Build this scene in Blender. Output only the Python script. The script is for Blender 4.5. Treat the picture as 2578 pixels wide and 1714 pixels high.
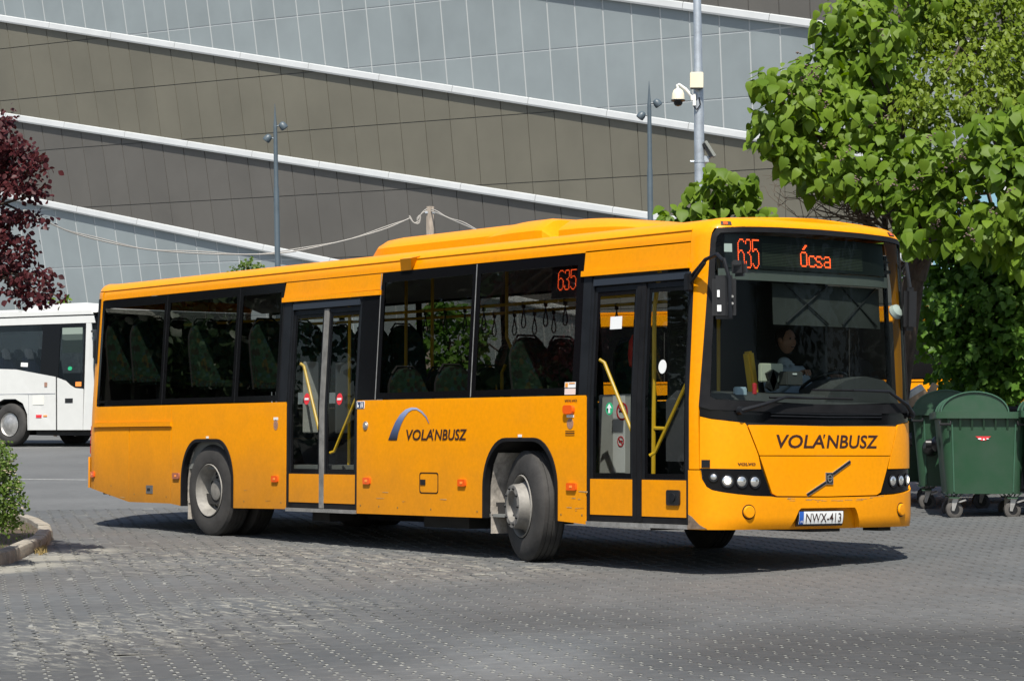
import bpy, bmesh, math, random
from mathutils import Vector, Matrix, noise
R = math.radians
scn = bpy.context.scene
col = scn.collection
for o in list(bpy.data.objects):
    bpy.data.objects.remove(o)
random.seed(7)

# ------------------------------------------------------------------ camera
IW, IH, FPX = 2578.0, 1714.0, 6479.3
CAM = Vector((16.87893624, -15.77037238, 0.99239643))
FW = Vector((-0.80774199, 0.58799044, 0.04266285))
RT = Vector((0.58862146, 0.80840385, 0.00282534))
UP = Vector((0.03282754, -0.02739441, 0.99908553))
cam = bpy.data.cameras.new('camera')
camo = bpy.data.objects.new('camera', cam)
col.objects.link(camo)
cam.sensor_width = 36.0
cam.sensor_fit = 'HORIZONTAL'
cam.lens = 36.0 * FPX / IW
cam.clip_start = 0.5
cam.clip_end = 3000
m = Matrix((RT, UP, -FW)).transposed().to_4x4()
m.translation = CAM
camo.matrix_world = m
scn.camera = camo

# ------------------------------------------------------------------ daylight
SUN_EL = R(56)
SUN_H = Vector((1.2, -1.0, 0)).normalized()
SUN = Vector((SUN_H.x * math.cos(SUN_EL), SUN_H.y * math.cos(SUN_EL), math.sin(SUN_EL)))
w = bpy.data.worlds.new('World')
scn.world = w
w.use_nodes = True
nt = w.node_tree
bg = nt.nodes['Background']
sky = nt.nodes.new('ShaderNodeTexSky')
sky.sky_type = 'NISHITA'
sky.sun_disc = False
sky.sun_elevation = SUN_EL
sky.sun_rotation = math.atan2(SUN_H.x, SUN_H.y)
sky.air_density = 1.0
sky.dust_density = 1.5
nt.links.new(sky.outputs[0], bg.inputs[0])
bg.inputs[1].default_value = 0.10
sl = bpy.data.lights.new('sun', 'SUN')
sl.energy = 5.0
sl.angle = R(0.5)
sl.color = (1.0, 0.955, 0.87)
so = bpy.data.objects.new('sun', sl)
col.objects.link(so)
so.rotation_euler = SUN.to_track_quat('Z', 'Y').to_euler()
so.location = (20, -30, 40)
scn.view_settings.view_transform = 'Standard'
scn.view_settings.look = 'None'
scn.view_settings.gamma = 1
scn.view_settings.use_curve_mapping = False
scn.view_settings.exposure = 0.5
scn.render.engine = 'CYCLES'
scn.cycles.max_bounces = 8
scn.cycles.transparent_max_bounces = 24

# ------------------------------------------------------------------ helpers
def ray(px, py):
    return FW + RT * ((px - IW / 2) / FPX) - UP * ((py - IH / 2) / FPX)
def at(px, py, D):
    return CAM + ray(px, py) * D
def sp(v, k=1.5):
    v = v / k
    return k * (v if v > 20 else math.log1p(math.exp(v)))
def gz(x, y):
    """the yard falls gently towards the camera and to the right of the bus"""
    yy = y if y < 25 else 25 + (y - 25) * 0.1
    yy = yy if yy > -60 else -60
    xx = max(-120.0, min(60.0, x))
    return 0.04 * yy - 0.0125 * xx - 0.05 + 0.004 * sp(-xx - 14)
def ground_at(px, py, z=0.0):
    d = ray(px, py)
    lo, hi = 4.0, 160.0
    for _ in range(50):
        t = (lo + hi) / 2
        p = CAM + d * t
        if p.z > gz(p.x, p.y): lo = t
        else: hi = t
    p = CAM + d * lo
    return Vector((p.x, p.y, 0.0))

def srgb(r, g, b):
    f = lambda c: (c / 255 / 12.92) if c / 255 <= 0.04045 else ((c / 255 + 0.055) / 1.055) ** 2.4
    return (f(r), f(g), f(b))

def mat(name, color, rough=0.5, metal=0.0, var=0.0, vscale=4.0, bump=0.0, bscale=60.0, coat=0.0,
        spec=0.5, color2=None, detail=4.0, emit=None, estr=0.0, stretch=None):
    m = bpy.data.materials.new(name)
    m.use_nodes = True
    nt = m.node_tree
    b = nt.nodes['Principled BSDF']
    b.inputs['Base Color'].default_value = (*color, 1)
    b.inputs['Roughness'].default_value = rough
    b.inputs['Metallic'].default_value = metal
    b.inputs['Specular IOR Level'].default_value = spec
    b.inputs['Coat Weight'].default_value = coat
    b.inputs['Coat Roughness'].default_value = 0.08
    tc = nt.nodes.new('ShaderNodeTexCoord')
    src = tc.outputs['Object']
    if stretch:
        mp = nt.nodes.new('ShaderNodeMapping')
        mp.inputs['Scale'].default_value = stretch
        nt.links.new(src, mp.inputs[0])
        src = mp.outputs[0]
    if var > 0 or color2:
        n = nt.nodes.new('ShaderNodeTexNoise')
        n.inputs['Scale'].default_value = vscale
        n.inputs['Detail'].default_value = detail
        n.inputs['Roughness'].default_value = 0.6
        nt.links.new(src, n.inputs['Vector'])
        mr = nt.nodes.new('ShaderNodeMapRange')
        mr.inputs[1].default_value = 0.3
        mr.inputs[2].default_value = 0.7
        nt.links.new(n.outputs[0], mr.inputs[0])
        mx = nt.nodes.new('ShaderNodeMix')
        mx.data_type = 'RGBA'
        c2 = color2 if color2 else tuple(c * (1 - var) for c in color)
        c1 = color if color2 else tuple(min(1, c * (1 + var)) for c in color)
        mx.inputs[6].default_value = (*c1, 1)
        mx.inputs[7].default_value = (*c2, 1)
        nt.links.new(mr.outputs[0], mx.inputs[0])
        nt.links.new(mx.outputs[2], b.inputs['Base Color'])
        m['mix'] = mx.name
    if bump > 0:
        n2 = nt.nodes.new('ShaderNodeTexNoise')
        n2.inputs['Scale'].default_value = bscale
        n2.inputs['Detail'].default_value = 3
        nt.links.new(src, n2.inputs['Vector'])
        bp = nt.nodes.new('ShaderNodeBump')
        bp.inputs['Strength'].default_value = bump
        bp.inputs['Distance'].default_value = 0.01
        nt.links.new(n2.outputs[0], bp.inputs['Height'])
        nt.links.new(bp.outputs[0], b.inputs['Normal'])
    if emit:
        b.inputs['Emission Color'].default_value = (*emit, 1)
        b.inputs['Emission Strength'].default_value = estr
    return m

def glass(name, tint, refl=0.06, rough=0.0, k=0.5):
    """thin tinted pane: tinted see-through mixed with a mirror by Fresnel"""
    m = bpy.data.materials.new(name)
    m.use_nodes = True
    nt = m.node_tree
    nt.nodes.remove(nt.nodes['Principled BSDF'])
    out = nt.nodes['Material Output']
    tr = nt.nodes.new('ShaderNodeBsdfTransparent')
    tr.inputs[0].default_value = (*tint, 1)
    gl = nt.nodes.new('ShaderNodeBsdfGlossy')
    gl.inputs['Roughness'].default_value = rough
    fr = nt.nodes.new('ShaderNodeFresnel')
    fr.inputs[0].default_value = 1.45
    tc = nt.nodes.new('ShaderNodeTexCoord')
    n = nt.nodes.new('ShaderNodeTexNoise')
    n.inputs['Scale'].default_value = 1.1
    n.inputs['Detail'].default_value = 2
    nt.links.new(tc.outputs['Object'], n.inputs['Vector'])
    bp = nt.nodes.new('ShaderNodeBump')
    bp.inputs['Strength'].default_value = 0.06
    bp.inputs['Distance'].default_value = 0.04
    nt.links.new(n.outputs[0], bp.inputs['Height'])
    nt.links.new(bp.outputs[0], gl.inputs['Normal'])
    add = nt.nodes.new('ShaderNodeMath')
    add.operation = 'MULTIPLY_ADD'
    add.inputs[1].default_value = k
    add.inputs[2].default_value = refl - 0.045
    nt.links.new(fr.outputs[0], add.inputs[0])
    mx = nt.nodes.new('ShaderNodeMixShader')
    nt.links.new(add.outputs[0], mx.inputs[0])
    nt.links.new(tr.outputs[0], mx.inputs[1])
    nt.links.new(gl.outputs[0], mx.inputs[2])
    nt.links.new(mx.outputs[0], out.inputs[0])
    return m

def put(name, me, parent=None, mt=None):
    o = bpy.data.objects.new(name, me)
    col.objects.link(o)
    if mt is not None and len(me.materials) == 0:
        for q in (mt if isinstance(mt, (list, tuple)) else [mt]):
            me.materials.append(q)
    if parent is not None:
        o.parent = parent
    return o
def tag(o, label, cat, group=None, kind=None):
    if label: o['label'] = label
    if cat: o['category'] = cat
    if group: o['group'] = group
    if kind: o['kind'] = kind
    return o
def thing(name, label, cat, loc=(0, 0, 0), rz=0.0, group=None):
    o = bpy.data.objects.new(name, None)
    o.empty_display_size = 0.2
    col.objects.link(o)
    o.location = loc
    o.rotation_euler = (0, 0, rz)
    return tag(o, label, cat, group)
def copy_tree(o, parent=None):
    c = o.copy()
    col.objects.link(c)
    c.parent = parent
    for ch in [q for q in CH.get(o.name, [])]:
        copy_tree(ch, c)
    return c
CH = {}
def index_children(root):
    for q in root.children_recursive:
        CH.setdefault(q.parent.name, []).append(q)

class G:
    """collects shapes, links them as ONE mesh object"""
    def __init__(s): s.v = []; s.f = []; s.mi = []; s.m = 0
    def add(s, vs, fs):
        b = len(s.v)
        s.v += [tuple(q) for q in vs]
        for f in fs:
            s.f.append(tuple(i + b for i in f)); s.mi.append(s.m)
        return s
    def box(s, c, d, rot=None, bev=0.0):
        hx, hy, hz = d[0] / 2, d[1] / 2, d[2] / 2
        c = Vector(c)
        if bev <= 0:
            vs = [Vector((x, y, z)) for z in (-hz, hz) for y in (-hy, hy) for x in (-hx, hx)]
            fs = [(0, 2, 3, 1), (4, 5, 7, 6), (0, 1, 5, 4), (2, 6, 7, 3), (0, 4, 6, 2), (1, 3, 7, 5)]
        else:
            bm = bmesh.new()
            bmesh.ops.create_cube(bm, size=1.0, matrix=Matrix.Diagonal((d[0], d[1], d[2], 1)))
            bmesh.ops.bevel(bm, geom=bm.edges[:], offset=bev, segments=2, affect='EDGES')
            bm.verts.index_update()
            vs = [v.co.copy() for v in bm.verts]
            fs = [[v.index for v in f.verts] for f in bm.faces]
            bm.free()
        if rot is not None:
            vs = [rot @ v for v in vs]
        return s.add([v + c for v in vs], fs)
    def tube(s, pts, r, n=8, cap=True):
        pts = [Vector(p) for p in pts]
        rs = r if isinstance(r, (list, tuple)) else [r] * len(pts)
        vs, fs = [], []
        prev = None
        for i, p in enumerate(pts):
            t = (pts[min(i + 1, len(pts) - 1)] - pts[max(i - 1, 0)])
            t = t.normalized() if t.length > 1e-9 else Vector((0, 0, 1))
            if prev is None:
                a = t.cross(Vector((0, 0, 1)) if abs(t.z) < 0.9 else Vector((1, 0, 0))).normalized()
            else:
                a = (prev - t * prev.dot(t))
                a = a.normalized() if a.length > 1e-6 else t.orthogonal().normalized()
            prev = a
            b = t.cross(a)
            for k in range(n):
                an = 2 * math.pi * k / n
                vs.append(p + (a * math.cos(an) + b * math.sin(an)) * rs[i])
        for i in range(len(pts) - 1):
            for k in range(n):
                k2 = (k + 1) % n
                fs.append((i * n + k, i * n + k2, (i + 1) * n + k2, (i + 1) * n + k))
        if cap:
            fs.append(tuple(range(n))[::-1])
            fs.append(tuple((len(pts) - 1) * n + k for k in range(n)))
        return s.add(vs, fs)
    def lathe(s, prof, c, axis='z', n=24, mtx=None):
        """prof: (radius, height) pairs, revolved about an axis through c"""
        vs, fs = [], []
        for (r, h) in prof:
            for k in range(n):
                a = 2 * math.pi * k / n
                x, y = r * math.cos(a), r * math.sin(a)
                v = Vector((x, y, h)) if axis == 'z' else (Vector((x, h, y)) if axis == 'y' else Vector((h, x, y)))
                vs.append(v)
        for i in range(len(prof) - 1):
            for k in range(n):
                k2 = (k + 1) % n
                fs.append((i * n + k, i * n + k2, (i + 1) * n + k2, (i + 1) * n + k))
        if mtx is not None: vs = [mtx @ v for v in vs]
        c = Vector(c)
        return s.add([v + c for v in vs], fs)
    def prism(s, poly, z0, z1, fn=None):
        """poly in 2D, extruded; fn maps (a, b, h) to 3D"""
        n = len(poly)
        fn = fn or (lambda a, b, h: (a, b, h))
        vs = [fn(a, b, z0) for a, b in poly] + [fn(a, b, z1) for a, b in poly]
        fs = [tuple(range(n))[::-1], tuple(range(n, 2 * n))]
        fs += [(i, (i + 1) % n, n + (i + 1) % n, n + i) for i in range(n)]
        return s.add(vs, fs)
    def build(s, name, mt, parent=None, smooth=True, ang=35, fix=True):
        me = bpy.data.meshes.new(name)
        me.from_pydata(s.v, [], s.f)
        mts = mt if isinstance(mt, (list, tuple)) else [mt]
        for q in mts: me.materials.append(q)
        if max(s.mi or [0]) > 0: me.polygons.foreach_set('material_index', s.mi)
        if fix:
            bm = bmesh.new(); bm.from_mesh(me)
            bmesh.ops.recalc_face_normals(bm, faces=bm.faces[:])
            bm.to_mesh(me); bm.free()
        if smooth:
            me.polygons.foreach_set('use_smooth', [True] * len(me.polygons))
            me.set_sharp_from_angle(angle=R(ang))
        me.update()
        return put(name, me, parent)

def text_polys(txt, shear=0.0, bold=0.0):
    """flat outlines of a word, scaled to height 1 of its capitals; returns bmesh-ready verts/faces and width"""
    cu = bpy.data.curves.new('lettering', 'FONT')
    cu.body = txt
    cu.shear = shear
    cu.offset = bold
    cu.resolution_u = 3
    ob = bpy.data.objects.new('lettering', cu)
    col.objects.link(ob)
    dg = bpy.context.evaluated_depsgraph_get()
    dg.update()
    me = bpy.data.meshes.new_from_object(ob.evaluated_get(dg))
    vs = [v.co.copy() for v in me.vertices]
    fs = [tuple(p.vertices) for p in me.polygons]
    bpy.data.objects.remove(ob)
    bpy.data.curves.remove(cu)
    bpy.data.meshes.remove(me)
    x0 = min(v.x for v in vs); x1 = max(v.x for v in vs)
    y0 = min(v.y for v in vs); y1 = max(v.y for v in vs)
    return [((v.x - x0) / (x1 - x0), (v.y - y0) / (y1 - y0)) for v in vs], fs
def text_on(name, txt, fn, mt, parent, shear=0.0, bold=0.0):
    """fn maps (u, v) in 0..1 to 3D"""
    uv, fs = text_polys(txt, shear, bold)
    me = bpy.data.meshes.new(name)
    me.from_pydata([fn(u, v) for u, v in uv], [], fs)
    return put(name, me, parent, mt)
# ------------------------------------------------------------------ ground
def ground_mat(name, base, kind):
    m = bpy.data.materials.new(name); m.use_nodes = True
    nt = m.node_tree; N = nt.nodes.new; L = nt.links.new
    b = nt.nodes['Principled BSDF']
    geo = N('ShaderNodeNewGeometry')
    pos = geo.outputs['Position']
    def nz(scale, detail, lo, hi, rough=0.6):
        n = N('ShaderNodeTexNoise'); n.inputs['Scale'].default_value = scale; n.inputs['Detail'].default_value = detail
        n.inputs['Roughness'].default_value = rough
        L(pos, n.inputs['Vector'])
        r = N('ShaderNodeMapRange'); r.inputs[1].default_value = 0.28; r.inputs[2].default_value = 0.72
        r.inputs[3].default_value = lo; r.inputs[4].default_value = hi
        L(n.outputs[0], r.inputs[0]); return r.outputs[0]
    def mul(a, c):
        q = N('ShaderNodeMath'); q.operation = 'MULTIPLY'; L(a, q.inputs[0])
        if isinstance(c, float): q.inputs[1].default_value = c
        else: L(c, q.inputs[1])
        return q.outputs[0]
    val = nz(0.35, 4, 0.84, 1.14)
    val = mul(val, nz(9.0, 5, 0.86, 1.12))
    if kind == 'paver':
        oi = N('ShaderNodeObjectInfo'); ad = N('ShaderNodeMath'); ad.operation = 'ADD'
        L(geo.outputs['Random Per Island'], ad.inputs[0]); L(oi.outputs['Random'], ad.inputs[1])
        wn = N('ShaderNodeTexWhiteNoise'); wn.noise_dimensions = '1D'; L(ad.outputs[0], wn.inputs['W'])
        mr = N('ShaderNodeMapRange'); mr.inputs[3].default_value = 0.95; mr.inputs[4].default_value = 1.05
        L(wn.outputs[0], mr.inputs[0]); val = mul(val, mr.outputs[0])
        # soft round patches of darker or paler paver colour: (centre, radius, strength)
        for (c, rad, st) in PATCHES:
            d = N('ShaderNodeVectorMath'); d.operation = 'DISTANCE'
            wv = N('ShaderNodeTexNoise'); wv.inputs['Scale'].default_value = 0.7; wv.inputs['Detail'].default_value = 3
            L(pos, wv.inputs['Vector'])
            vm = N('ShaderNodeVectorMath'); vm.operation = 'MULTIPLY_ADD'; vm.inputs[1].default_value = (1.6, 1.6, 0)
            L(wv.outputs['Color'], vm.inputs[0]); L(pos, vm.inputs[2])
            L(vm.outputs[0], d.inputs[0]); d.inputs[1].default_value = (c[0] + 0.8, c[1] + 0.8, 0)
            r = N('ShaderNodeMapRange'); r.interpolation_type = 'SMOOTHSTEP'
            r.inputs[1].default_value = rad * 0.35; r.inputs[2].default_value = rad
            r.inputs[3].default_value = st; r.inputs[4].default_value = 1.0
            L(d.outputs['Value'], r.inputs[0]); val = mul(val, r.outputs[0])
    mx = N('ShaderNodeMix'); mx.data_type = 'RGBA'; mx.blend_type = 'MULTIPLY'; mx.inputs[0].default_value = 1
    if kind == 'paver':
        red = N('ShaderNodeMix'); red.data_type = 'RGBA'
        red.inputs[6].default_value = (*base, 1); red.inputs[7].default_value = (base[0] * 1.10, base[1] * 0.98, base[2] * 0.90, 1)
        L(nz(0.28, 3, 0.0, 1.0), red.inputs[0]); L(red.outputs[2], mx.inputs[6])
    else:
        mx.inputs[6].default_value = (*base, 1)
    L(val, mx.inputs[7])
    res = mx.outputs[2]
    if kind == 'paver':
        # pale sand dust dragged across the blocks in broken streaks
        mp = N('ShaderNodeMapping'); mp.inputs['Rotation'].default_value = (0, 0, -R(54)); mp.inputs['Scale'].default_value = (1.0, 4.0, 1.0); L(pos, mp.inputs[0])
        dn = N('ShaderNodeTexNoise'); dn.inputs['Scale'].default_value = 4.0; dn.inputs['Detail'].default_value = 6; dn.inputs['Roughness'].default_value = 0.7; L(mp.outputs[0], dn.inputs['Vector'])
        dr = N('ShaderNodeMapRange'); dr.inputs[1].default_value = 0.50; dr.inputs[2].default_value = 0.66; dr.inputs[3].default_value = 0.0; dr.inputs[4].default_value = 0.95; L(dn.outputs[0], dr.inputs[0])
        tot = None
        for c, rad in DUSTY:
            d = N('ShaderNodeVectorMath'); d.operation = 'DISTANCE'; L(pos, d.inputs[0]); d.inputs[1].default_value = (c[0], c[1], gz(c[0], c[1]))
            r = N('ShaderNodeMapRange'); r.interpolation_type = 'SMOOTHSTEP'; r.inputs[1].default_value = rad * 0.2; r.inputs[2].default_value = rad; r.inputs[3].default_value = 1.0; r.inputs[4].default_value = 0.0
            L(d.outputs['Value'], r.inputs[0])
            if tot is None: tot = r.outputs[0]
            else:
                q = N('ShaderNodeMath'); q.operation = 'MAXIMUM'; L(tot, q.inputs[0]); L(r.outputs[0], q.inputs[1]); tot = q.outputs[0]
        fac = mul(dr.outputs[0], tot)
        for c, rad in DRIFT:          # sand drifts swept against the kerb
            d = N('ShaderNodeVectorMath'); d.operation = 'DISTANCE'
            vm = N('ShaderNodeVectorMath'); vm.operation = 'MULTIPLY_ADD'; vm.inputs[1].default_value = (0.5, 0.5, 0); vm.inputs[2].default_value = (-0.25, -0.25, 0)
            L(dn.outputs['Color'], vm.inputs[0]); va = N('ShaderNodeVectorMath'); va.operation = 'ADD'; L(vm.outputs[0], va.inputs[0]); L(pos, va.inputs[1])
            L(va.outputs[0], d.inputs[0]); d.inputs[1].default_value = (c[0], c[1], gz(c[0], c[1]))
            r = N('ShaderNodeMapRange'); r.interpolation_type = 'SMOOTHSTEP'; r.inputs[1].default_value = rad * 0.3; r.inputs[2].default_value = rad; r.inputs[3].default_value = 0.85; r.inputs[4].default_value = 0.0
            L(d.outputs['Value'], r.inputs[0]); q = N('ShaderNodeMath'); q.operation = 'MAXIMUM'; L(fac, q.inputs[0]); L(r.outputs[0], q.inputs[1]); fac = q.outputs[0]
        m2 = N('ShaderNodeMix'); m2.data_type = 'RGBA'; L(fac, m2.inputs[0]); L(res, m2.inputs[6]); m2.inputs[7].default_value = (0.25, 0.24, 0.205, 1)
        res = m2.outputs[2]
    L(res, b.inputs['Base Color'])
    b.inputs['Roughness'].default_value = 0.75; b.inputs['Specular IOR Level'].default_value = 0.35
    n2 = N('ShaderNodeTexNoise'); n2.inputs['Scale'].default_value = 130; n2.inputs['Detail'].default_value = 3
    L(pos, n2.inputs['Vector'])
    bp = N('ShaderNodeBump'); bp.inputs['Strength'].default_value = 0.5; bp.inputs['Distance'].default_value = 0.006
    L(n2.outputs[0], bp.inputs['Height']); L(bp.outputs[0], b.inputs['Normal'])
    return m
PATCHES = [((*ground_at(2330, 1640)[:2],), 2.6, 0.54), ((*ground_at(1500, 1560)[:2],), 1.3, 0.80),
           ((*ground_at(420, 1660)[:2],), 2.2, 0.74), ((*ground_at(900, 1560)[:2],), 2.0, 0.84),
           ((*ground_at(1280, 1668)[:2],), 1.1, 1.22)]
DRIFT = [(ground_at(10, 1436), 0.5), (ground_at(70, 1424), 0.55), (ground_at(130, 1404), 0.6), (ground_at(190, 1388), 0.7)]
DUSTY = [(ground_at(330, 1585), 2.2), (ground_at(60, 1640), 1.6), (ground_at(640, 1530), 1.6), (ground_at(1190, 1436), 1.5), (ground_at(560, 1400), 3.0), (ground_at(120, 1420), 1.4), (ground_at(900, 1420), 2.4)]
m_asphalt = ground_mat('asphalt', (0.112, 0.114, 0.112), 'asphalt')
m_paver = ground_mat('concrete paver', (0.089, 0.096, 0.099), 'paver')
m_sand = mat('joint sand', (0.195, 0.193, 0.175), 0.95, var=0.25, vscale=6)

def sheet(name, xs, ys, fn, mt, keep=None):
    g = G()
    nx, ny = len(xs), len(ys)
    vs = [(x, y, fn(x, y)) for y in ys for x in xs]
    fs = []
    for j in range(ny - 1):
        for i in range(nx - 1):
            if keep is None or keep((xs[i] + xs[i + 1]) / 2, (ys[j] + ys[j + 1]) / 2):
                fs.append((j * nx + i, j * nx + i + 1, (j + 1) * nx + i + 1, (j + 1) * nx + i))
    g.add(vs, fs)
    o = g.build(name, mt, None, fix=False)
    o['kind'] = 'structure'
    return o
def steps(a, b, n): return [a + (b - a) * i / n for i in range(n + 1)]
gx = [-900, -600, -400, -250, -180, -130, -100] + steps(-80, 30, 110) + [45, 70, 120, 250, 500, 900]
gy = [-900, -500, -250, -120, -70] + steps(-40, 60, 100) + [75, 100, 150, 250, 500, 900]
sheet('ground', gx, gy, lambda x, y: gz(x, y) - 0.012, m_asphalt)

def camspace(x, y):
    d = Vector((x, y, 0)) - CAM
    return d.x * FW.x + d.y * FW.y, d.x * RT.x + d.y * RT.y
def paved(x, y, m=0.0):
    D, Lt = camspace(x, y)
    return 13.2 < D < 35.5 and abs(Lt) < 0.2 * D + 0.9 + m
# undulation of the laid blocks; rougher, sandier on the left where the wheels turn
WORN = [(ground_at(330, 1585), 1.5), (ground_at(150, 1620), 0.8), (ground_at(700, 1545), 0.9), (ground_at(1190, 1436), 1.2),
        (ground_at(560, 1400), 1.8), (ground_at(820, 1430), 1.6)]
def worn(x, y):
    s = 0.0
    for p, r in WORN:
        d2 = ((x - p.x) ** 2 + (y - p.y) ** 2) / (r * r)
        if d2 < 9: s += math.exp(-d2)
    return min(1.0, s)
def undul(x, y):
    D, Lt = camspace(x, y)
    lf = 1 / (1 + math.exp((Lt / (0.2 * D) + 0.15) * 5))       # 1 at the left of the yard
    return lf, 0.010 * noise.noise(Vector((x * 0.9, y * 0.9, 0))) * (0.4 + lf) + 0.016 * worn(x, y) * noise.noise(Vector((x * 1.7, y * 1.7, 3)))
xs = steps(-22, 9, 310); ys = steps(-12, 15, 270)
def bed_z(x, y):
    lf, u = undul(x, y)
    return gz(x, y) + u - 0.0043 - 0.0026 * worn(x, y) + 0.0002 * lf * noise.noise(Vector((x * 6, y * 6, 1)))
bed = sheet('paving_bed', xs, ys, bed_z, m_sand, lambda x, y: paved(x, y, 0.3))

# ------------------------------------------------------------------ traffic island at the left
KZ = 0.125
kpts_px = [(-150, 1462), (-60, 1442), (0, 1424), (45, 1408), (90, 1389), (118, 1374), (131, 1359), (128, 1345), (108, 1332), (75, 1321), (30, 1311), (-40, 1303), (-150, 1296)]
kpts = [ground_at(*p) for p in kpts_px]
def inside_island(x, y):
    n = len(kpts); c = False
    j = n - 1
    for i in range(n):
        a, b = kpts[i], kpts[j]
        if (a.y > y) != (b.y > y) and x < (b.x - a.x) * (y - a.y) / (b.y - a.y) + a.x: c = not c
        j = i
    return c
m_kerb = mat('kerb concrete', (0.27, 0.245, 0.20), 0.9, var=0.3, vscale=7, bump=0.8, bscale=35)
m_soil = mat('island soil', (0.07, 0.05, 0.033), 0.95, var=0.4, vscale=9, bump=1.0, bscale=25)
soil = G()
cc = sum(kpts, Vector()) / len(kpts)
soil.add([(p.x, p.y, gz(p.x, p.y) + 0.07) for p in kpts], [tuple(range(len(kpts)))])
planting_bed = soil.build('planting_bed', m_soil, None)
planting_bed['kind'] = 'structure'
planting_bed['label'] = 'planted soil of the traffic island behind its concrete kerb'
# kerbstones: resample the outline, butt the stones end to end with open joints
path = []
for i in range(len(kpts) - 1):
    for k in range(6): path.append(kpts[i].lerp(kpts[i + 1], k / 6))
path.append(kpts[-1])
acc = [0]
for i in range(1, len(path)): acc.append(acc[-1] + (path[i] - path[i - 1]).length)
def along(s):
    s = max(0, min(acc[-1], s))
    for i in range(1, len(path)):
        if acc[i] >= s:
            t = (s - acc[i - 1]) / max(1e-6, acc[i] - acc[i - 1])
            return path[i - 1].lerp(path[i], t), (path[i] - path[i - 1]).normalized()
    return path[-1], (path[-1] - path[-2]).normalized()
s0 = 0.0
random.seed(3)
while s0 < acc[-1] - 0.1:
    ln = min(0.52 if random.random() < 0.5 else 0.44, acc[-1] - s0)
    g = G(); rings = []
    dz = random.uniform(-0.006, 0.006); dn = random.uniform(-0.008, 0.008)
    for k in range(4):
        p, t = along(s0 + 0.006 + (ln - 0.012) * k / 3)
        nrm = Vector((t.y, -t.x, 0))               # outward
        if (p - cc).dot(nrm) < 0: nrm = -nrm
        z = gz(p.x, p.y)
        w_ = 0.15
        prof = [(0.0, -0.05), (0.0, 0.085), (-0.012, 0.112), (-0.035, KZ), (-w_ + 0.01, KZ), (-w_, KZ - 0.01), (-w_, -0.05)]
        rings.append([(p.x + nrm.x * (a + dn), p.y + nrm.y * (a + dn), z + b + (dz if b > 0 else 0)) for a, b in prof])
    n = 7
    vs = [v for r in rings for v in r]
    fs = [(i * n + k, i * n + k + 1, (i + 1) * n + k + 1, (i + 1) * n + k) for i in range(3) for k in range(n - 1)]
    fs += [tuple(range(n)), tuple(3 * n + k for k in range(n))[::-1]]
    g.add(vs, fs)
    g.build('kerbstone', m_kerb, planting_bed)
    s0 += ln

# ------------------------------------------------------------------ interlocking pavers
AX = R(156.0)
ax, ay = Vector((math.cos(AX), math.sin(AX), 0)), Vector((-math.sin(AX), math.cos(AX), 0))
PS = 1.14
PL, PP = 0.20 * PS, 0.138 * PS
hl, hf, hw = 0.0975, 0.0755, 0.0490
outl = [(-hl, -hf), (-0.058, -hf), (-0.034, -hw), (0.034, -hw), (0.058, -hf), (hl, -hf),
        (hl, hf), (0.058, hf), (0.034, hw), (-0.034, hw), (-0.058, hf), (-hl, hf)]
outl = [(x * PS, y * PS) for x, y in outl]
ch = 0.005
inl = [(x - math.copysign(ch, x), y - math.copysign(ch, y)) for x, y in outl]
pv = [(x, y, 0.0) for x, y in inl] + [(x, y, -0.009) for x, y in outl]
pf = [(0, 1, 10, 11), (1, 2, 9, 10), (2, 3, 8, 9), (3, 4, 7, 8), (4, 5, 6, 7)] + [(i, (i + 1) % 12, 12 + (i + 1) % 12, 12 + i)[::-1] for i in range(12)]
pf = [f for f in pf]
pme = bpy.data.meshes.new('paver')
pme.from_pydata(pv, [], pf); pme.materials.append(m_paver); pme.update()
random.seed(11)
cands = []
for j in range(-260, 261):
    for i in range(-180, 181):
        c = ax * ((i + 0.5 * (j % 2)) * PL) + ay * (j * PP)
        c = c + Vector((-3, -4, 0))
        if not paved(c.x, c.y): continue
        if inside_island(c.x, c.y): continue
        D, Lt = camspace(c.x, c.y)
        cands.append((D, Lt, c))
cands.sort(key=lambda q: q[0])
near = [q for q in cands if q[0] > 14.9 and abs(q[1]) < 0.199 * q[0]][:300]
nearset = set(id(q) for q in near)
allv, allf = [], []
eps = 0.12
for q in cands:
    D, Lt, c = q
    lf, u = undul(c.x, c.y)
    wv = worn(c.x, c.y)
    z = gz(c.x, c.y) + u + random.gauss(0, 0.0005 + 0.0006 * lf + 0.0015 * wv)
    dzx = (gz(c.x + eps, c.y) + undul(c.x + eps, c.y)[1] - gz(c.x, c.y) - u) / eps
    dzy = (gz(c.x, c.y + eps) + undul(c.x, c.y + eps)[1] - gz(c.x, c.y) - u) / eps
    t = 0.003 + 0.008 * lf + 0.016 * wv
    nrm = Vector((-dzx + random.gauss(0, t), -dzy + random.gauss(0, t), 1)).normalized()
    a = random.gauss(0, 0.008 + 0.02 * wv)
    ex = (ax * math.cos(a) + ay * math.sin(a)); ex = (ex - nrm * ex.dot(nrm)).normalized(); ey = nrm.cross(ex)
    if id(q) in nearset:
        o = bpy.data.objects.new('paver', pme); col.objects.link(o); o.parent = bed
        mm = Matrix((ex, ey, nrm)).transposed().to_4x4(); mm.translation = Vector((c.x, c.y, z)); o.matrix_world = mm
    else:
        b0 = len(allv)
        for v in pv:
            p = ex * v[0] + ey * v[1] + nrm * v[2]
            allv.append((c.x + p.x, c.y + p.y, z + p.z))
        allf += [tuple(k + b0 for k in f) for f in pf]
me = bpy.data.meshes.new('paver')
me.from_pydata(allv, [], allf); me.materials.append(m_paver); me.update()
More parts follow.
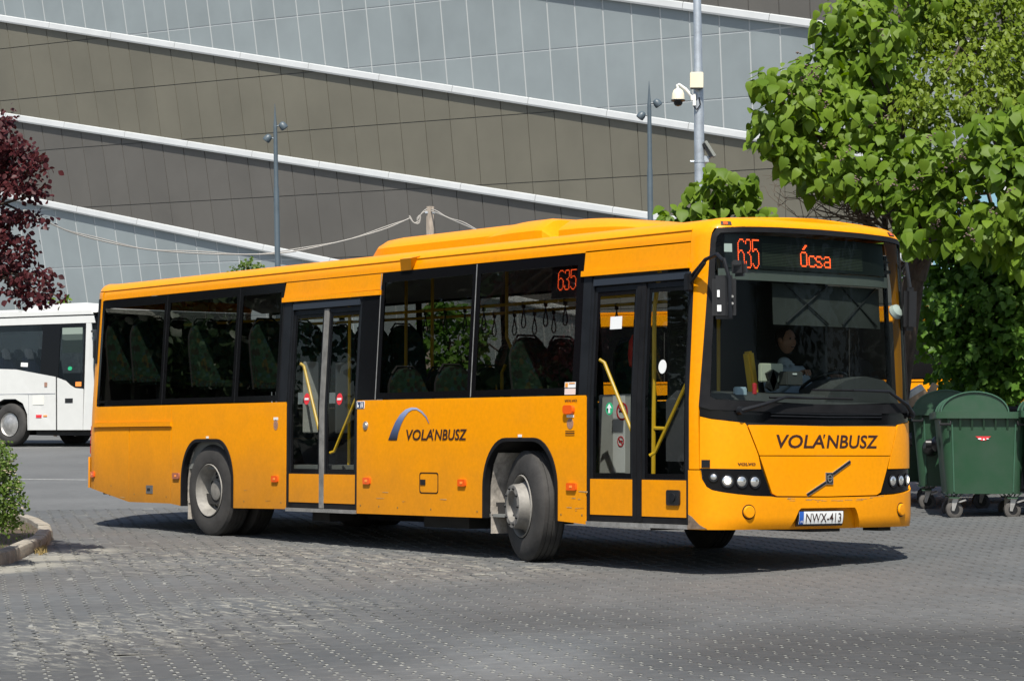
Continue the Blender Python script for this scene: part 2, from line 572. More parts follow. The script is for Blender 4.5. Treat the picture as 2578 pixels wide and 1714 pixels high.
o = put('paver', me, bed); o['kind'] = 'stuff'; o['label'] = 'interlocking grey concrete pavers further back in the yard'

# road marking lines far left
m_line = mat('worn white line', (0.42, 0.42, 0.40), 0.8, var=0.35, vscale=8)
for (a, b, wd) in (((-60, 1203), (218, 1206), 0.10), ((-80, 1112), (218, 1106), 0.12), ((-80, 1131), (160, 1124), 0.08)):
    A_, B_ = a, b
    gp = ground_at
    p, q = gp(*A_), gp(*B_)
    t = (q - p); t.z = 0; t.normalize(); n = Vector((-t.y, t.x, 0)) * wd / 2
    g = G()
    K = 24
    vs = []
    for k in range(K + 1):
        c = p.lerp(q, k / K)
        for s in (-1, 1):
            e = c + n * s
            vs.append((e.x, e.y, gz(e.x, e.y) - 0.012 + 0.004))
    g.add(vs, [(2 * k, 2 * k + 1, 2 * k + 3, 2 * k + 2) for k in range(K)])
    o = g.build('road_marking', m_line, None)
    o['kind'] = 'structure'

# ------------------------------------------------------------------ stadium: overhanging panelled facade
eh = -ray(-7570, 960); eh.normalize()
ev = ray(2480, 15730); ev.normalize()
WO = CAM + ray(1289, 400) * 95.0
wn_ = eh.cross(ev).normalized()
if wn_.dot(FW) > 0: wn_ = -wn_                    # outward, to the yard
wn2_ = Vector((wn_.x, wn_.y, 0)).normalized() * math.cos(R(9)) - Vector((0, 0, math.sin(R(9))))   # leans out by nine degrees
wn2_ = (wn2_ - eh * wn2_.dot(eh)).normalized()
def wall(p, q, h=0.0):
    """facade coordinates: p along the wall, q down the fanning seams, h outwards"""
    d = WO + eh * p + ev * q - CAM
    t = (WO - CAM).dot(wn2_) / d.dot(wn2_)
    return CAM + d * t + wn2_ * h
def pm(name, c, rough, metal=0.0, spec=0.5):
    m = mat(name, c, rough, metal, var=0.10, vscale=0.35, spec=spec)
    nt = m.node_tree; b = nt.nodes['Principled BSDF']
    mix = nt.nodes[m['mix']]
    oi = nt.nodes.new('ShaderNodeObjectInfo'); geo = nt.nodes.new('ShaderNodeNewGeometry')
    ad = nt.nodes.new('ShaderNodeMath'); ad.operation = 'ADD'
    nt.links.new(oi.outputs['Random'], ad.inputs[0]); nt.links.new(geo.outputs['Random Per Island'], ad.inputs[1])
    wn2 = nt.nodes.new('ShaderNodeTexWhiteNoise'); wn2.noise_dimensions = '1D'
    nt.links.new(ad.outputs[0], wn2.inputs['W'])
    mr = nt.nodes.new('ShaderNodeMapRange'); mr.inputs[3].default_value = 0.965; mr.inputs[4].default_value = 1.035
    nt.links.new(wn2.outputs[0], mr.inputs[0])
    mu = nt.nodes.new('ShaderNodeMix'); mu.data_type = 'RGBA'; mu.blend_type = 'MULTIPLY'; mu.inputs[0].default_value = 1
    nt.links.new(mix.outputs[2], mu.inputs[6]); nt.links.new(mr.outputs[0], mu.inputs[7])
    nt.links.new(mu.outputs[2], b.inputs['Base Color'])
    return m
m_pl = pm('silver panel', (0.25, 0.285, 0.295), 0.45, 0.0)
m_po = pm('olive panel', (0.146, 0.137, 0.106), 0.5)
m_pd = pm('dark umber panel', (0.109, 0.103, 0.093), 0.5)
m_jl = mat('pale joint', (0.46, 0.48, 0.48), 0.6)
m_jd = mat('dark joint', (0.085, 0.085, 0.086), 0.7)
m_gut = mat('white gutter', (0.40, 0.415, 0.42), 0.5, var=0.06, vscale=1.0)
qA = lambda p: -5.44 + 0.204 * (p + 14.83) + 0.06
qB = lambda p: 0.44 + 0.1815 * (p + 5.48)
qC = lambda p: 2.03 + 0.2030 * (p + 18.03)
qZ = lambda p: -5.49 + 0.211 * (p - 6.08)
lines = [qZ, qA, qB, qC]
P0, P1, Q0, Q1 = -33.0, 24.0, -12.5, 10.2
stadium = thing('stadium_building', 'huge grey and brown panelled stadium wall with slanting white gutters behind the buses', 'stadium', tuple(wall(-4, 10.4)))
inv = Vector(stadium.location)
def Wl(p, q, h=0.0): return tuple(wall(p, q, h) - inv)
def clip(poly, fn, keep_below):
    out = []
    n = len(poly)
    for i in range(n):
        a, b = poly[i], poly[(i + 1) % n]
        da, db = a[1] - fn(a[0]), b[1] - fn(b[0])
        if not keep_below: da, db = -da, -db
        if da >= 0: out.append(a)
        if da * db < 0:
            t = da / (da - db); out.append((a[0] + (b[0] - a[0]) * t, a[1] + (b[1] - a[1]) * t))
    return out
def area(poly): return abs(sum(poly[i][0] * poly[(i + 1) % len(poly)][1] - poly[(i + 1) % len(poly)][0] * poly[i][1] for i in range(len(poly)))) / 2
# backing walls, one per colour field
fields = []
for bi in range(5):
    poly = [(P0, Q0), (P1, Q0), (P1, Q1), (P0, Q1)]
    if bi > 0: poly = clip(poly, lines[bi - 1], True)
    if bi < 4: poly = clip(poly, lines[bi], False)
    fields.append(poly)
fmat = [m_pd, m_pl, m_po, m_pd, m_pl]
jm = [m_jd, m_jl, m_jd, m_jd, m_jl]
for bi, poly in enumerate(fields):
    if len(poly) >= 3:
        g = G(); g.prism(poly, -0.35, 0.0, lambda a, b, h: Wl(a, b, h)); g.build('wall', jm[bi], stadium, smooth=False)
ps = [P0]
k = -26
seams = [(-5.05 + 1.128 * k) for k in range(-25, 0)] + [(-5.05 + 1.185 * k) for k in range(0, 25)]
rows = [-12.9, -10.7, -8.5, -6.28, -4.03, -1.70, 0.96, 3.66, 6.1, 8.4, 10.2]
pieces = []
for bi in range(5):
    for i in range(len(seams) - 1):
        for r_ in range(len(rows) - 1):
            jw = 0.030 if bi in (1, 4) else 0.016
            a, b = seams[i] + jw, seams[i + 1] - jw
            c, d = max(Q0, rows[r_] + jw), min(Q1, rows[r_ + 1] - jw)
            if c >= d: continue
            poly = [(a, c), (b, c), (b, d), (a, d)]
            if bi > 0: poly = clip(poly, lines[bi - 1], True)
            if len(poly) >= 3 and bi < 4: poly = clip(poly, lines[bi], False)
            if len(poly) < 3 or area(poly) < 0.03: continue
            ctr = wall(sum(v[0] for v in poly) / len(poly), sum(v[1] for v in poly) / len(poly)) - CAM
            zz = ctr.dot(FW); u_ = 0.5 + ctr.dot(RT) / zz * FPX / IW; v_ = 0.5 - ctr.dot(UP) / zz * FPX / IH
            vis = area(poly) * (1 if -0.02 < u_ < 1.02 and -0.03 < v_ < 0.45 - 0.1 * u_ else 0.001)
            if u_ > 0.85 and v_ > 0.03: vis *= 0.3
            pieces.append((vis, poly, bi))
pieces.sort(key=lambda q: -q[0])
rest = {}
for n_, (vis, poly, bi) in enumerate(pieces):
    g = rest.setdefault(bi, G()) if n_ >= 298 else G()
    g.prism(poly, -0.01, 0.014 if bi in (1, 4) else 0.035, lambda a, b, h: Wl(a, b, h))
    if n_ < 298: g.build('panel', fmat[bi], stadium, smooth=False)
g = G()
for bi, q in rest.items():
    g.m = {0: 0, 1: 1, 2: 2, 3: 0, 4: 1}[bi]
    g.add(q.v, q.f)
o = g.build('panel', [m_pd, m_pl, m_po], stadium, smooth=False); o['kind'] = 'stuff'
for fn in lines:
    g = G()
    # folded gutter: sloping white face with a dark drip edge; in short lengths with open joints
    p = P0
    while p < P1:
        p2 = min(P1, p + 3.4)
        if fn((p + p2) / 2) < Q1 and fn((p + p2) / 2) > Q0:
            prof = [(-0.16, 0.036), (-0.13, 0.09), (0.07, 0.16), (0.14, 0.15), (0.14, 0.036)]
            n = len(prof)
            vs = [Wl(pp, fn(pp) + q, h) for pp in (p + 0.012, p2 - 0.012) for q, h in prof]
            g.add(vs, [(i, (i + 1) % n, n + (i + 1) % n, n + i) for i in range(n)] + [tuple(range(n)), tuple(range(n, 2 * n))[::-1]])
        p = p2
    g.build('gutter', m_gut, stadium, smooth=False)
# lower gutter that climbs to meet the others above the bus roof
pa, pb = (-10.7, 4.75), (-9.3, 3.95)
g = G()
prof = [(-0.12, 0.04), (-0.1, 0.26), (0.1, 0.30), (0.12, 0.04)]
vs = [Wl(pp, qq + q, h) for (pp, qq) in (pa, pb) for q, h in prof]
g.add(vs, [(i, (i + 1) % 4, 4 + (i + 1) % 4, 4 + i) for i in range(4)] + [(0, 1, 2, 3), (7, 6, 5, 4)])
g.build('gutter', m_gut, stadium, smooth=False)
g = G(); g.prism([(-10.5, 4.8), (-9.25, 4.05), (-8.2, 4.3), (-6.5, 4.75), (-6.5, 5.4), (-10.5, 5.4)], 0.036, 0.06, lambda a, b, h: Wl(a, b, h))
g.build('soffit_panel', m_jd, stadium, smooth=False)
# plinth and roof slab so the facade is a building, not a sheet
g = G()
bk = Vector((-wn2_.x, -wn2_.y, 0)).normalized() * 30
a, b, c, d = wall(P0, Q1, -0.3), wall(P1, Q1, -0.3), wall(P1, Q0, -0.36), wall(P0, Q0, -0.36)
vs = [a, b, c, d, a + bk, b + bk, c + bk, d + bk]
for q in (0, 1, 4, 5): vs[q] = Vector((vs[q].x, vs[q].y, vs[q].z - 1.2))
g.add([v - inv for v in vs], [(0, 1, 2, 3), (4, 7, 6, 5), (0, 4, 5, 1), (3, 2, 6, 7), (0, 3, 7, 4), (1, 5, 6, 2)])
g.build('core', m_jd, stadium, smooth=False)

# ------------------------------------------------------------------ posts
m_post = mat('dark teal paint', (0.065, 0.088, 0.105), 0.45, var=0.12, vscale=3)
m_galv = mat('galvanised steel', (0.42, 0.46, 0.50), 0.5, 0.55, var=0.18, vscale=6)
m_cream = mat('cream enamel', (0.72, 0.66, 0.50), 0.45, var=0.05)
m_blk = mat('black plastic', (0.012, 0.012, 0.013), 0.4, var=0.2)
m_white = mat('white enamel', (0.78, 0.77, 0.72), 0.35, var=0.04)
def ground_below(p): return Vector((p.x, p.y, gz(p.x, p.y) - 0.012))
def lamp_post(top, D, lean, label, heads):
    tp = at(*top, D)
    base = ground_below(tp)
    t = thing('lamp_post', label, 'lamp post', base, 0, 'teal spike topped lamp posts')
    h = tp.z - base.z
    lx = -RT * lean * h
    f = lambda z: Vector((0, 0, z)) - RT * (lean * (z - h)) - RT * lean * h
    f = lambda z: RT * (-lean * (z - h))
    def P(z): return Vector((0, 0, z)) + RT * (-lean * (z - h)) * 1.0
    g = G(); g.tube([P(0), P(h * 0.35), P(h * 0.36), P(h * 0.75), P(h * 0.76), P(h - 0.55)], [0.085, 0.08, 0.068, 0.062, 0.052, 0.045], 12)
    g.build('pole', m_post, t)
    g = G(); g.tube([P(h - 0.55), P(h - 0.4), P(h)], [0.045, 0.032, 0.004], 10); g.build('spike', m_post, t)
    for (zz, sd) in heads:
        g = G()
        c = P(h - zz)
        d = RT * sd
        g.tube([c, c + d * 0.14 + Vector((0, 0, 0.03))], 0.018, 8)
        k = c + d * 0.19
        rot = Matrix((RT, Vector((RT.y, -RT.x, 0)) * -1, Vector((0, 0, 1)))).transposed()
        ang = Matrix.Rotation(sd * R(38), 3, Vector((RT.y, -RT.x, 0)))
        prof = [(0.0, 0.12), (0.045, 0.11), (0.075, 0.08), (0.09, 0.03), (0.093, -0.035), (0.086, -0.06), (0.07, -0.066), (0.0, -0.06)]
        g.lathe(prof, k, 'z', 14, ang)
        g.build('lamp_head', m_post, t)
    return t
lamp_post((692, 262), 60, 0.024, 'slim dark teal lamp post above the rear half of the yellow bus', [(0.53, 1), (0.82, -1)])
lamp_post((1634, 204), 58, 0.010, 'slim dark teal lamp post left of the camera mast', [(0.52, 1), (0.80, -1)])

# camera mast
D = 42.0
tp = at(1754, -90, D); bs = ground_below(at(1766, 900, D)); bs2 = at(1762, 480, D)
mast = thing('camera_mast', 'thick galvanised steel mast rising above the front of the yellow bus', 'mast', bs)
sl_ = (tp - bs2) / (tp.z - bs2.z)
def MP(z): return Vector((bs2.x, bs2.y, bs2.z)) + sl_ * (z - bs2.z) - bs
g = G(); g.tube([MP(bs.z - 0.05), MP(at(0, 520, D).z), MP(at(0, 195, D).z)], [0.086, 0.084, 0.082], 20)
g.build('pole', m_galv, mast)
g = G(); g.tube([MP(at(0, 195, D).z), MP(at(0, 160, D).z), MP(tp.z)], [0.082, 0.068, 0.062], 20)
g.build('pole', m_galv, mast)
g = G(); g.lathe([(0.09, -0.02), (0.09, 0.02)], MP(at(0, 402, D).z), 'z', 16); g.tube([MP(at(0, 402, D).z) - RT * 0.09, MP(at(0, 402, D).z) - RT * 0.15], 0.02, 8)
g.build('clamp_band', m_galv, mast)
bx = at(1752, 205, D) - FW * 0.14
rotc = Matrix((RT, FW, UP)).transposed()
box = thing('junction_box', 'cream junction box strapped to the galvanised camera mast', 'junction box', bx)
g = G(); g.box((0, 0, 0), (0.215, 0.11, 0.262), rotc, 0.012); g.build('case', m_cream, box)
g = G(); g.box(RT * 0.0 - UP * 0.137, (0.20, 0.08, 0.015), rotc); g.build('gland_plate', m_blk, box)
# dome camera on a swan neck
hd = at(1706, 245, D) - FW * 0.12
dome = thing('dome_camera', 'white dome camera on a curved arm below the cream box', 'camera', hd)
arm0 = at(1742, 247, D) - FW * 0.1 - hd
g = G(); g.tube([arm0 - UP * 0.05, arm0 + UP * 0.03 - RT * 0.02, arm0 * 0.5 + UP * 0.13, UP * 0.20 + RT * 0.01, UP * 0.185 - RT * 0.02, UP * 0.12], [0.03, 0.03, 0.026, 0.02, 0.02, 0.024], 10)
g.box(arm0 - UP * 0.04 + RT * 0.03, (0.05, 0.06, 0.2), rotc, 0.008)
g.build('arm', m_white, dome)
g = G(); g.lathe([(0.03, 0.13), (0.075, 0.10), (0.10, 0.04), (0.108, -0.04), (0.11, -0.06)], (0, 0, 0), 'z', 24); g.build('housing', m_cream, dome)
g = G(); g.lathe([(0.116, -0.055), (0.116, -0.075), (0.075, -0.09), (0.07, -0.12), (0.05, -0.15), (0.0, -0.165)], (0, 0, 0), 'z', 24); g.build('dome', m_blk, dome)
cbl = G(); cbl.tube([arm0 + RT * 0.02 - UP * 0.14, arm0 + RT * 0.07 - UP * 0.2, arm0 + RT * 0.13 - UP * 0.12, arm0 + RT * 0.11 - UP * 0.0], 0.012, 6); cbl.build('cable', m_blk, dome)
# flat floodlight behind the mast
fl = at(1787, 376, D)
flood = thing('flood_light', 'flat grey floodlight tilted on the right of the camera mast', 'flood light', fl)
rt = Matrix.Rotation(R(-62), 3, FW) 
g = G(); g.box((0, 0, 0), (0.30, 0.2, 0.055), Matrix.Rotation(R(58), 3, FW) @ rotc, 0.01); g.build('body', mat('grey casting', (0.22, 0.23, 0.21), 0.5), flood)
g = G(); g.box(-RT * 0.05 - UP * 0.02, (0.25, 0.17, 0.03), Matrix.Rotation(R(58), 3, FW) @ rotc); g.build('lens', m_blk, flood)
g = G(); g.tube([-UP * 0.16 - RT * 0.15, -UP * 0.16 - RT * 0.03, -UP * 0.10 + RT * 0.04], 0.022, 8); g.box(-UP * 0.16 - RT * 0.06, (0.08, 0.06, 0.1), rotc); g.build('bracket', m_galv, flood)

# wooden cable post with its slack cable
D = 72.0
m_wood = mat('weathered wood', (0.36, 0.30, 0.24), 0.9, var=0.35, vscale=5, stretch=(6, 6, 0.6))
cp = at(1083, 520, D); bs = ground_below(cp)
post = thing('cable_post', 'weathered square wooden post carrying cables above the bus roof', 'post', bs)
g = G(); g.box((0, 0, (cp.z - bs.z) / 2), (0.15, 0.15, cp.z - bs.z)); g.build('shaft', m_wood, post, smooth=False)
g = G(); g.box(Vector((0, 0, cp.z - bs.z - 0.17)) - RT * 0.1, (0.08, 0.1, 0.05), rotc); g.box(Vector((0, 0, cp.z - bs.z - 0.17)) + RT * 0.1, (0.08, 0.1, 0.05), rotc); g.build('insulator', m_galv, post)
m_cable = mat('grey cable', (0.34, 0.32, 0.29), 0.7)
def cable(pts, label):
    o = thing('cable', label, 'cable', at(*pts[0][:2], pts[0][2]), 0, 'slack cables on the wooden post')
    org = Vector(o.location)
    def cat(off):
        P = [at(*q) - org + off for q in pts]
        out = []
        for i in range(len(P) - 1):
            p0, p1, p2, p3 = P[max(0, i - 1)], P[i], P[i + 1], P[min(len(P) - 1, i + 2)]
            for k in range(6):
                t = k / 6
                out.append(0.5 * ((2 * p1) + (p2 - p0) * t + (2 * p0 - 5 * p1 + 4 * p2 - p3) * t * t + (3 * p1 - p0 - 3 * p2 + p3) * t ** 3))
        return out + [P[-1]]
    a = cat(Vector())
    b = [p + UP * (0.03 + 0.03 * math.sin(i * 0.55)) for i, p in enumerate(a)]
    g = G(); g.tube(a, 0.02, 5); g.build('strand', m_cable, o)
    g = G(); g.tube(b, 0.016, 5); g.build('strand', m_cable, o)
    return o
cable([(60, 532, 66), (116, 558, 67), (200, 592, 68), (330, 622, 69), (455, 636, 70), (600, 641, 71), (720, 636, 71.5), (850, 610, 72), (960, 580, 72), (1025, 553, 72), (1031, 549, 72), (1042, 561, 72), (1055, 562, 72), (1058, 543, 72), (1050, 556, 72), (1062, 538, 72), (1078, 531, 72)],
      'slack twisted cable sagging from the red tree to the wooden post')
cable([(1084, 531, 72), (1110, 540, 71), (1150, 558, 70), (1200, 580, 68), (1300, 628, 66)], 'twin cable dropping behind the roof unit from the wooden post')
# ------------------------------------------------------------------ yellow bus
def yellow(name, dirt):
    m = bpy.data.materials.new(name); m.use_nodes = True
    nt = m.node_tree; N = nt.nodes.new; L = nt.links.new
    b = nt.nodes['Principled BSDF']
    tc = N('ShaderNodeTexCoord'); sx = N('ShaderNodeSeparateXYZ'); L(tc.outputs['Object'], sx.inputs[0])
    n = N('ShaderNodeTexNoise'); n.inputs['Scale'].default_value = 2.2; n.inputs['Detail'].default_value = 6; n.inputs['Roughness'].default_value = 0.65
    L(tc.outputs['Object'], n.inputs['Vector'])
    n3 = N('ShaderNodeTexNoise'); n3.inputs['Scale'].default_value = 28; n3.inputs['Detail'].default_value = 4
    L(tc.outputs['Object'], n3.inputs['Vector'])
    # road dust thrown up from below and towards the tail
    rz = N('ShaderNodeMapRange'); rz.inputs[1].default_value = 1.15; rz.inputs[2].default_value = 0.3; L(sx.outputs['Z'], rz.inputs[0])
    rx = N('ShaderNodeMapRange'); rx.inputs[1].default_value = -2.6; rx.inputs[2].default_value = -10.5; rx.inputs[3].default_value = 0.25; rx.inputs[4].default_value = 1.0; L(sx.outputs['X'], rx.inputs[0])
    a = N('ShaderNodeMath'); a.operation = 'MULTIPLY'; L(rz.outputs[0], a.inputs[0]); L(rx.outputs[0], a.inputs[1])
    a2 = N('ShaderNodeMath'); a2.operation = 'MULTIPLY_ADD'; L(n.outputs[0], a2.inputs[0]); a2.inputs[1].default_value = 0.7; a2.inputs[2].default_value = -0.34
    a3 = N('ShaderNodeMath'); a3.operation = 'ADD'; L(a.outputs[0], a3.inputs[0]); L(a2.outputs[0], a3.inputs[1])
    a4 = N('ShaderNodeMath'); a4.operation = 'MULTIPLY'; a4.use_clamp = True; L(a3.outputs[0], a4.inputs[0]); a4.inputs[1].default_value = dirt
    mx = N('ShaderNodeMix'); mx.data_type = 'RGBA'
    mx.inputs[6].default_value = (0.76, 0.278, 0.001, 1); mx.inputs[7].default_value = (0.36, 0.155, 0.020, 1)
    L(a4.outputs[0], mx.inputs[0])
    sp_ = N('ShaderNodeMapRange'); sp_.inputs[1].default_value = 0.3; sp_.inputs[2].default_value = 0.75; sp_.inputs[3].default_value = 1.03; sp_.inputs[4].default_value = 0.93
    L(n3.outputs[0], sp_.inputs[0])
    mu = N('ShaderNodeMix'); mu.data_type = 'RGBA'; mu.blend_type = 'MULTIPLY'; mu.inputs[0].default_value = 1
    L(mx.outputs[2], mu.inputs[6]); L(sp_.outputs[0], mu.inputs[7]); L(mu.outputs[2], b.inputs['Base Color'])
    rr = N('ShaderNodeMath'); rr.operation = 'MULTIPLY_ADD'; L(a4.outputs[0], rr.inputs[0]); rr.inputs[1].default_value = 0.35; rr.inputs[2].default_value = 0.36
    L(rr.outputs[0], b.inputs['Roughness'])
    b.inputs['Coat Weight'].default_value = 0.14; b.inputs['Coat Roughness'].default_value = 0.07
    nb = N('ShaderNodeTexNoise'); nb.inputs['Scale'].default_value = 1.3; nb.inputs['Detail'].default_value = 2; L(tc.outputs['Object'], nb.inputs['Vector'])
    bp = N('ShaderNodeBump'); bp.inputs['Strength'].default_value = 0.10; bp.inputs['Distance'].default_value = 0.05; L(nb.outputs[0], bp.inputs['Height']); L(bp.outputs[0], b.inputs['Normal']); L(bp.outputs[0], b.inputs['Coat Normal'])
    b.inputs['Specular IOR Level'].default_value = 0.12
    return m
m_yel = yellow('yellow paint', 1.05)
m_yel2 = yellow('yellow paint front', 0.42)
m_gls = glass('tinted side glass', (0.41, 0.41, 0.39), 0.06, 0.0, 0.25)
m_gld = glass('door glass', (0.80, 0.83, 0.81), 0.065, 0.0, 0.4)
m_glw = glass('windscreen glass', (0.62, 0.68, 0.65), 0.05, 0.0, 0.18)
m_gll = glass('far side glass', (0.52, 0.52, 0.50), 0.045, 0.0, 0.05)
m_seal = mat('worn grey door seal', (0.15, 0.148, 0.14), 0.7, var=0.3, vscale=9)
m_frit = mat('black glazing border', (0.005, 0.005, 0.006), 0.12, spec=0.18)
m_rub = mat('black rubber', (0.009, 0.009, 0.010), 0.6, var=0.3, vscale=6, spec=0.15)
m_dfr = mat('anthracite door frame', (0.010, 0.011, 0.013), 0.45, var=0.25, vscale=5, spec=0.2)
m_tyre = mat('tyre rubber', (0.033, 0.031, 0.029), 0.8, var=0.35, vscale=5, bump=0.3, bscale=40)
m_alu = mat('dull aluminium', (0.42, 0.41, 0.39), 0.45, 0.7, var=0.25, vscale=12)
m_rim = mat('dusty wheel steel', (0.20, 0.19, 0.172), 0.6, 0.1, var=0.3, vscale=9)
m_dust = mat('dusty arch lining', (0.34, 0.31, 0.27), 0.95, var=0.4, vscale=10, bump=0.6, bscale=20)
m_under = mat('underbody', (0.02, 0.019, 0.018), 0.85, var=0.4, vscale=5)
m_int = mat('dark interior trim', (0.05, 0.05, 0.052), 0.7, var=0.1)
m_flr = mat('grey flooring', (0.17, 0.175, 0.165), 0.6, var=0.1)
m_intl = mat('grey interior panel', (0.40, 0.40, 0.38), 0.6, var=0.05)
m_ceil = mat('interior ceiling', (0.16, 0.155, 0.15), 0.7)
m_rail = mat('yellow handrail', (0.78, 0.47, 0.02), 0.35)
m_brn = mat('dark lettering', (0.035, 0.012, 0.008), 0.45)
m_amb = mat('amber lens', (0.75, 0.10, 0.01), 0.15, coat=0.6)
m_ambb = mat('amber reflector', (0.9, 0.28, 0.05), 0.1, coat=0.6)
m_led = mat('orange led', (0.3, 0.02, 0.0), 0.5, emit=(1.0, 0.10, 0.02), estr=2.2)
m_wht = mat('white sticker', (0.72, 0.73, 0.72), 0.5)
m_red = mat('red print', (0.62, 0.03, 0.04), 0.5)
m_grn = mat('green print', (0.02, 0.36, 0.16), 0.5)
m_blu = mat('blue print', (0.02, 0.10, 0.42), 0.5)
m_nvy = mat('navy print', (0.02, 0.035, 0.10), 0.5)
m_lens = mat('lamp glass', (0.75, 0.74, 0.70), 0.06, 0.85)
m_lit = mat('lit lamp', (0.9, 0.85, 0.7), 0.2, emit=(1.0, 0.88, 0.66), estr=1.6)
m_chr = mat('chrome', (0.62, 0.62, 0.62), 0.2, 0.9)

bus = thing('bus', 'yellow and black single decker city bus turning across the paved yard', 'bus')

def bez(P, n=160):
    out = []
    for i in range(n + 1):
        t = i / n
        out.append(tuple(sum(c * p[k] for c, p in zip(((1 - t) ** 3, 3 * t * (1 - t) ** 2, 3 * t * t * (1 - t), t ** 3), P)) for k in (0, 1)))
    return out
fr_ = bez([(-0.45, -1.275), (-0.005, -1.275), (0.0, -0.86), (0.0, 0.0)])      # right side to front centre
rr_ = bez([(-11.60, -1.275), (-12.14, -1.275), (-12.24, -1.12), (-12.25, 0.0)])  # right side to rear centre
def arcs(P):
    a = [0.0]
    for i in range(1, len(P)): a.append(a[-1] + math.dist(P[i], P[i - 1]))
    return a
fa, ra = arcs(fr_), arcs(rr_)
SFR, SRR = -0.45 + fa[-1], -11.60 - ra[-1]
def interp(P, A, s):
    if s >= A[-1]: return P[-1]
    lo, hi = 0, len(A) - 1
    while hi - lo > 1:
        m_ = (lo + hi) // 2
        if A[m_] <= s: lo = m_
        else: hi = m_
    t = (s - A[lo]) / max(1e-9, A[hi] - A[lo])
    return tuple(P[lo][k] + (P[hi][k] - P[lo][k]) * t for k in (0, 1))
def plan0(s):
    if s > -0.45: return interp(fr_, fa, s + 0.45)
    if s < -11.60: return interp(rr_, ra, -11.60 - s)
    return (s, -1.275)
def plan(s):
    if s > SFR: x, y = plan0(2 * SFR - s); return x, -y
    if s < SRR: x, y = plan0(2 * SRR - s); return x, -y
    return plan0(s)
def frontness(s):
    s = s if s <= SFR else 2 * SFR - s
    s = s if s >= SRR else 2 * SRR - s
    if s > -0.45: return min(1.0, (s + 0.45) / 0.75)
    if s < -11.60: return min(1.0, (-11.60 - s) / 0.7)
    return 0.0
def tuck(s, z):
    f = frontness(s); f = f * f * (3 - 2 * f)
    a = 0.058 * max(0, z - 1.45); b = 0.05 * max(0, z - 1.0)
    z0, R_ = 2.87 + 0.06 * f, 0.16 - 0.04 * f
    zz = min(z, z0 + R_ - 1e-4)
    c = R_ - math.sqrt(max(0, R_ * R_ - max(0, zz - z0) ** 2)) if zz > z0 else 0
    d = 0.04 * max(0, (0.42 - z) / 0.12) ** 2 * f
    return a * (1 - f) + b * f + c + d
def ztop(s):
    f = frontness(s); f = f * f * (3 - 2 * f)
    return 3.03 + 0.02 * f - 0.002
def skin(s, z, d=0.0):
    e = 0.01
    x, y = plan(s); x1, y1 = plan(s - e); x2, y2 = plan(s + e)
    tx, ty = x2 - x1, y2 - y1
    l = math.hypot(tx, ty); nx, ny = -ty / l, tx / l        # inward
    o_ = tuck(s, z) + d
    return (x + nx * o_, y + ny * o_, z)
def SY(y):
    """s on the front where the plan has lateral position y"""
    a = -abs(y)
    lo, hi = -0.45, SFR
    for _ in range(40):
        m_ = (lo + hi) / 2
        if plan0(m_)[1] < a: lo = m_
        else: hi = m_
    return lo if y < 0 else 2 * SFR - lo
def mir(s): return 2 * SFR - s
def FYZ(pts): return [(SY(y), z) for y, z in pts]

def patch(name, poly, mt, parent=bus, d=0.0, th=0.025, fn=skin, smooth=True):
    bm = bmesh.new()
    vs = [bm.verts.new((a, b, 0)) for a, b in poly]
    bm.faces.new(vs)
    s0, s1 = min(p[0] for p in poly), max(p[0] for p in poly)
    z0, z1 = min(p[1] for p in poly), max(p[1] for p in poly)
    cuts = []
    s = -0.45
    k = 0
    S_cuts = [-0.45 + 0.07 * i for i in range(0, 80)] + [-11.60 - 0.07 * i for i in range(0, 60)]
    for s in S_cuts:
        if s0 + 0.004 < s < s1 - 0.004 and s < mir(-0.45) + 0.02 and s > 2 * SRR + 11.60 - 0.02: cuts.append(((s, 0, 0), (1, 0, 0)))
    for z in [0.34, 0.38, 0.42, 1.0, 1.45] + [2.87 + 0.02 * i for i in range(0, 10)]:
        if z0 + 0.004 < z < z1 - 0.004: cuts.append(((0, z, 0), (0, 1, 0)))
    for co, no in cuts:
        bmesh.ops.bisect_plane(bm, geom=bm.verts[:] + bm.edges[:] + bm.faces[:], plane_co=co, plane_no=no, dist=1e-5)
    bmesh.ops.triangulate(bm, faces=[f for f in bm.faces if len(f.verts) > 4])
    bm.verts.index_update()
    base = [(v.co.x, v.co.y) for v in bm.verts]
    n = len(base)
    faces = [tuple(v.index for v in f.verts) for f in bm.faces]
    be = [(e.verts[0].index, e.verts[1].index) for e in bm.edges if len(e.link_faces) == 1]
    bm.free()
    g = G()
    V = [fn(a, b, d) for a, b in base]
    Fc = list(faces)
    if th > 0:
        V += [fn(a, b, d + th) for a, b in base]
        Fc += [tuple(i + n for i in f[::-1]) for f in faces] + [(a, b, b + n, a + n) for a, b in be]
    g.add(V, Fc)
    return g.build(name, mt, parent, smooth=smooth, ang=40)
def rect(a, b, c, d): return [(a, c), (b, c), (b, d), (a, d)]
def rrect(a, b, c, d, r, n=4):
    out = []
    for (cx, cy, a0) in ((b - r, c + r, -90), (b - r, d - r, 0), (a + r, d - r, 90), (a + r, c + r, 180)):
        for k in range(n + 1):
            t = R(a0 + 90 * k / n); out.append((cx + r * math.cos(t), cy + r * math.sin(t)))
    return out
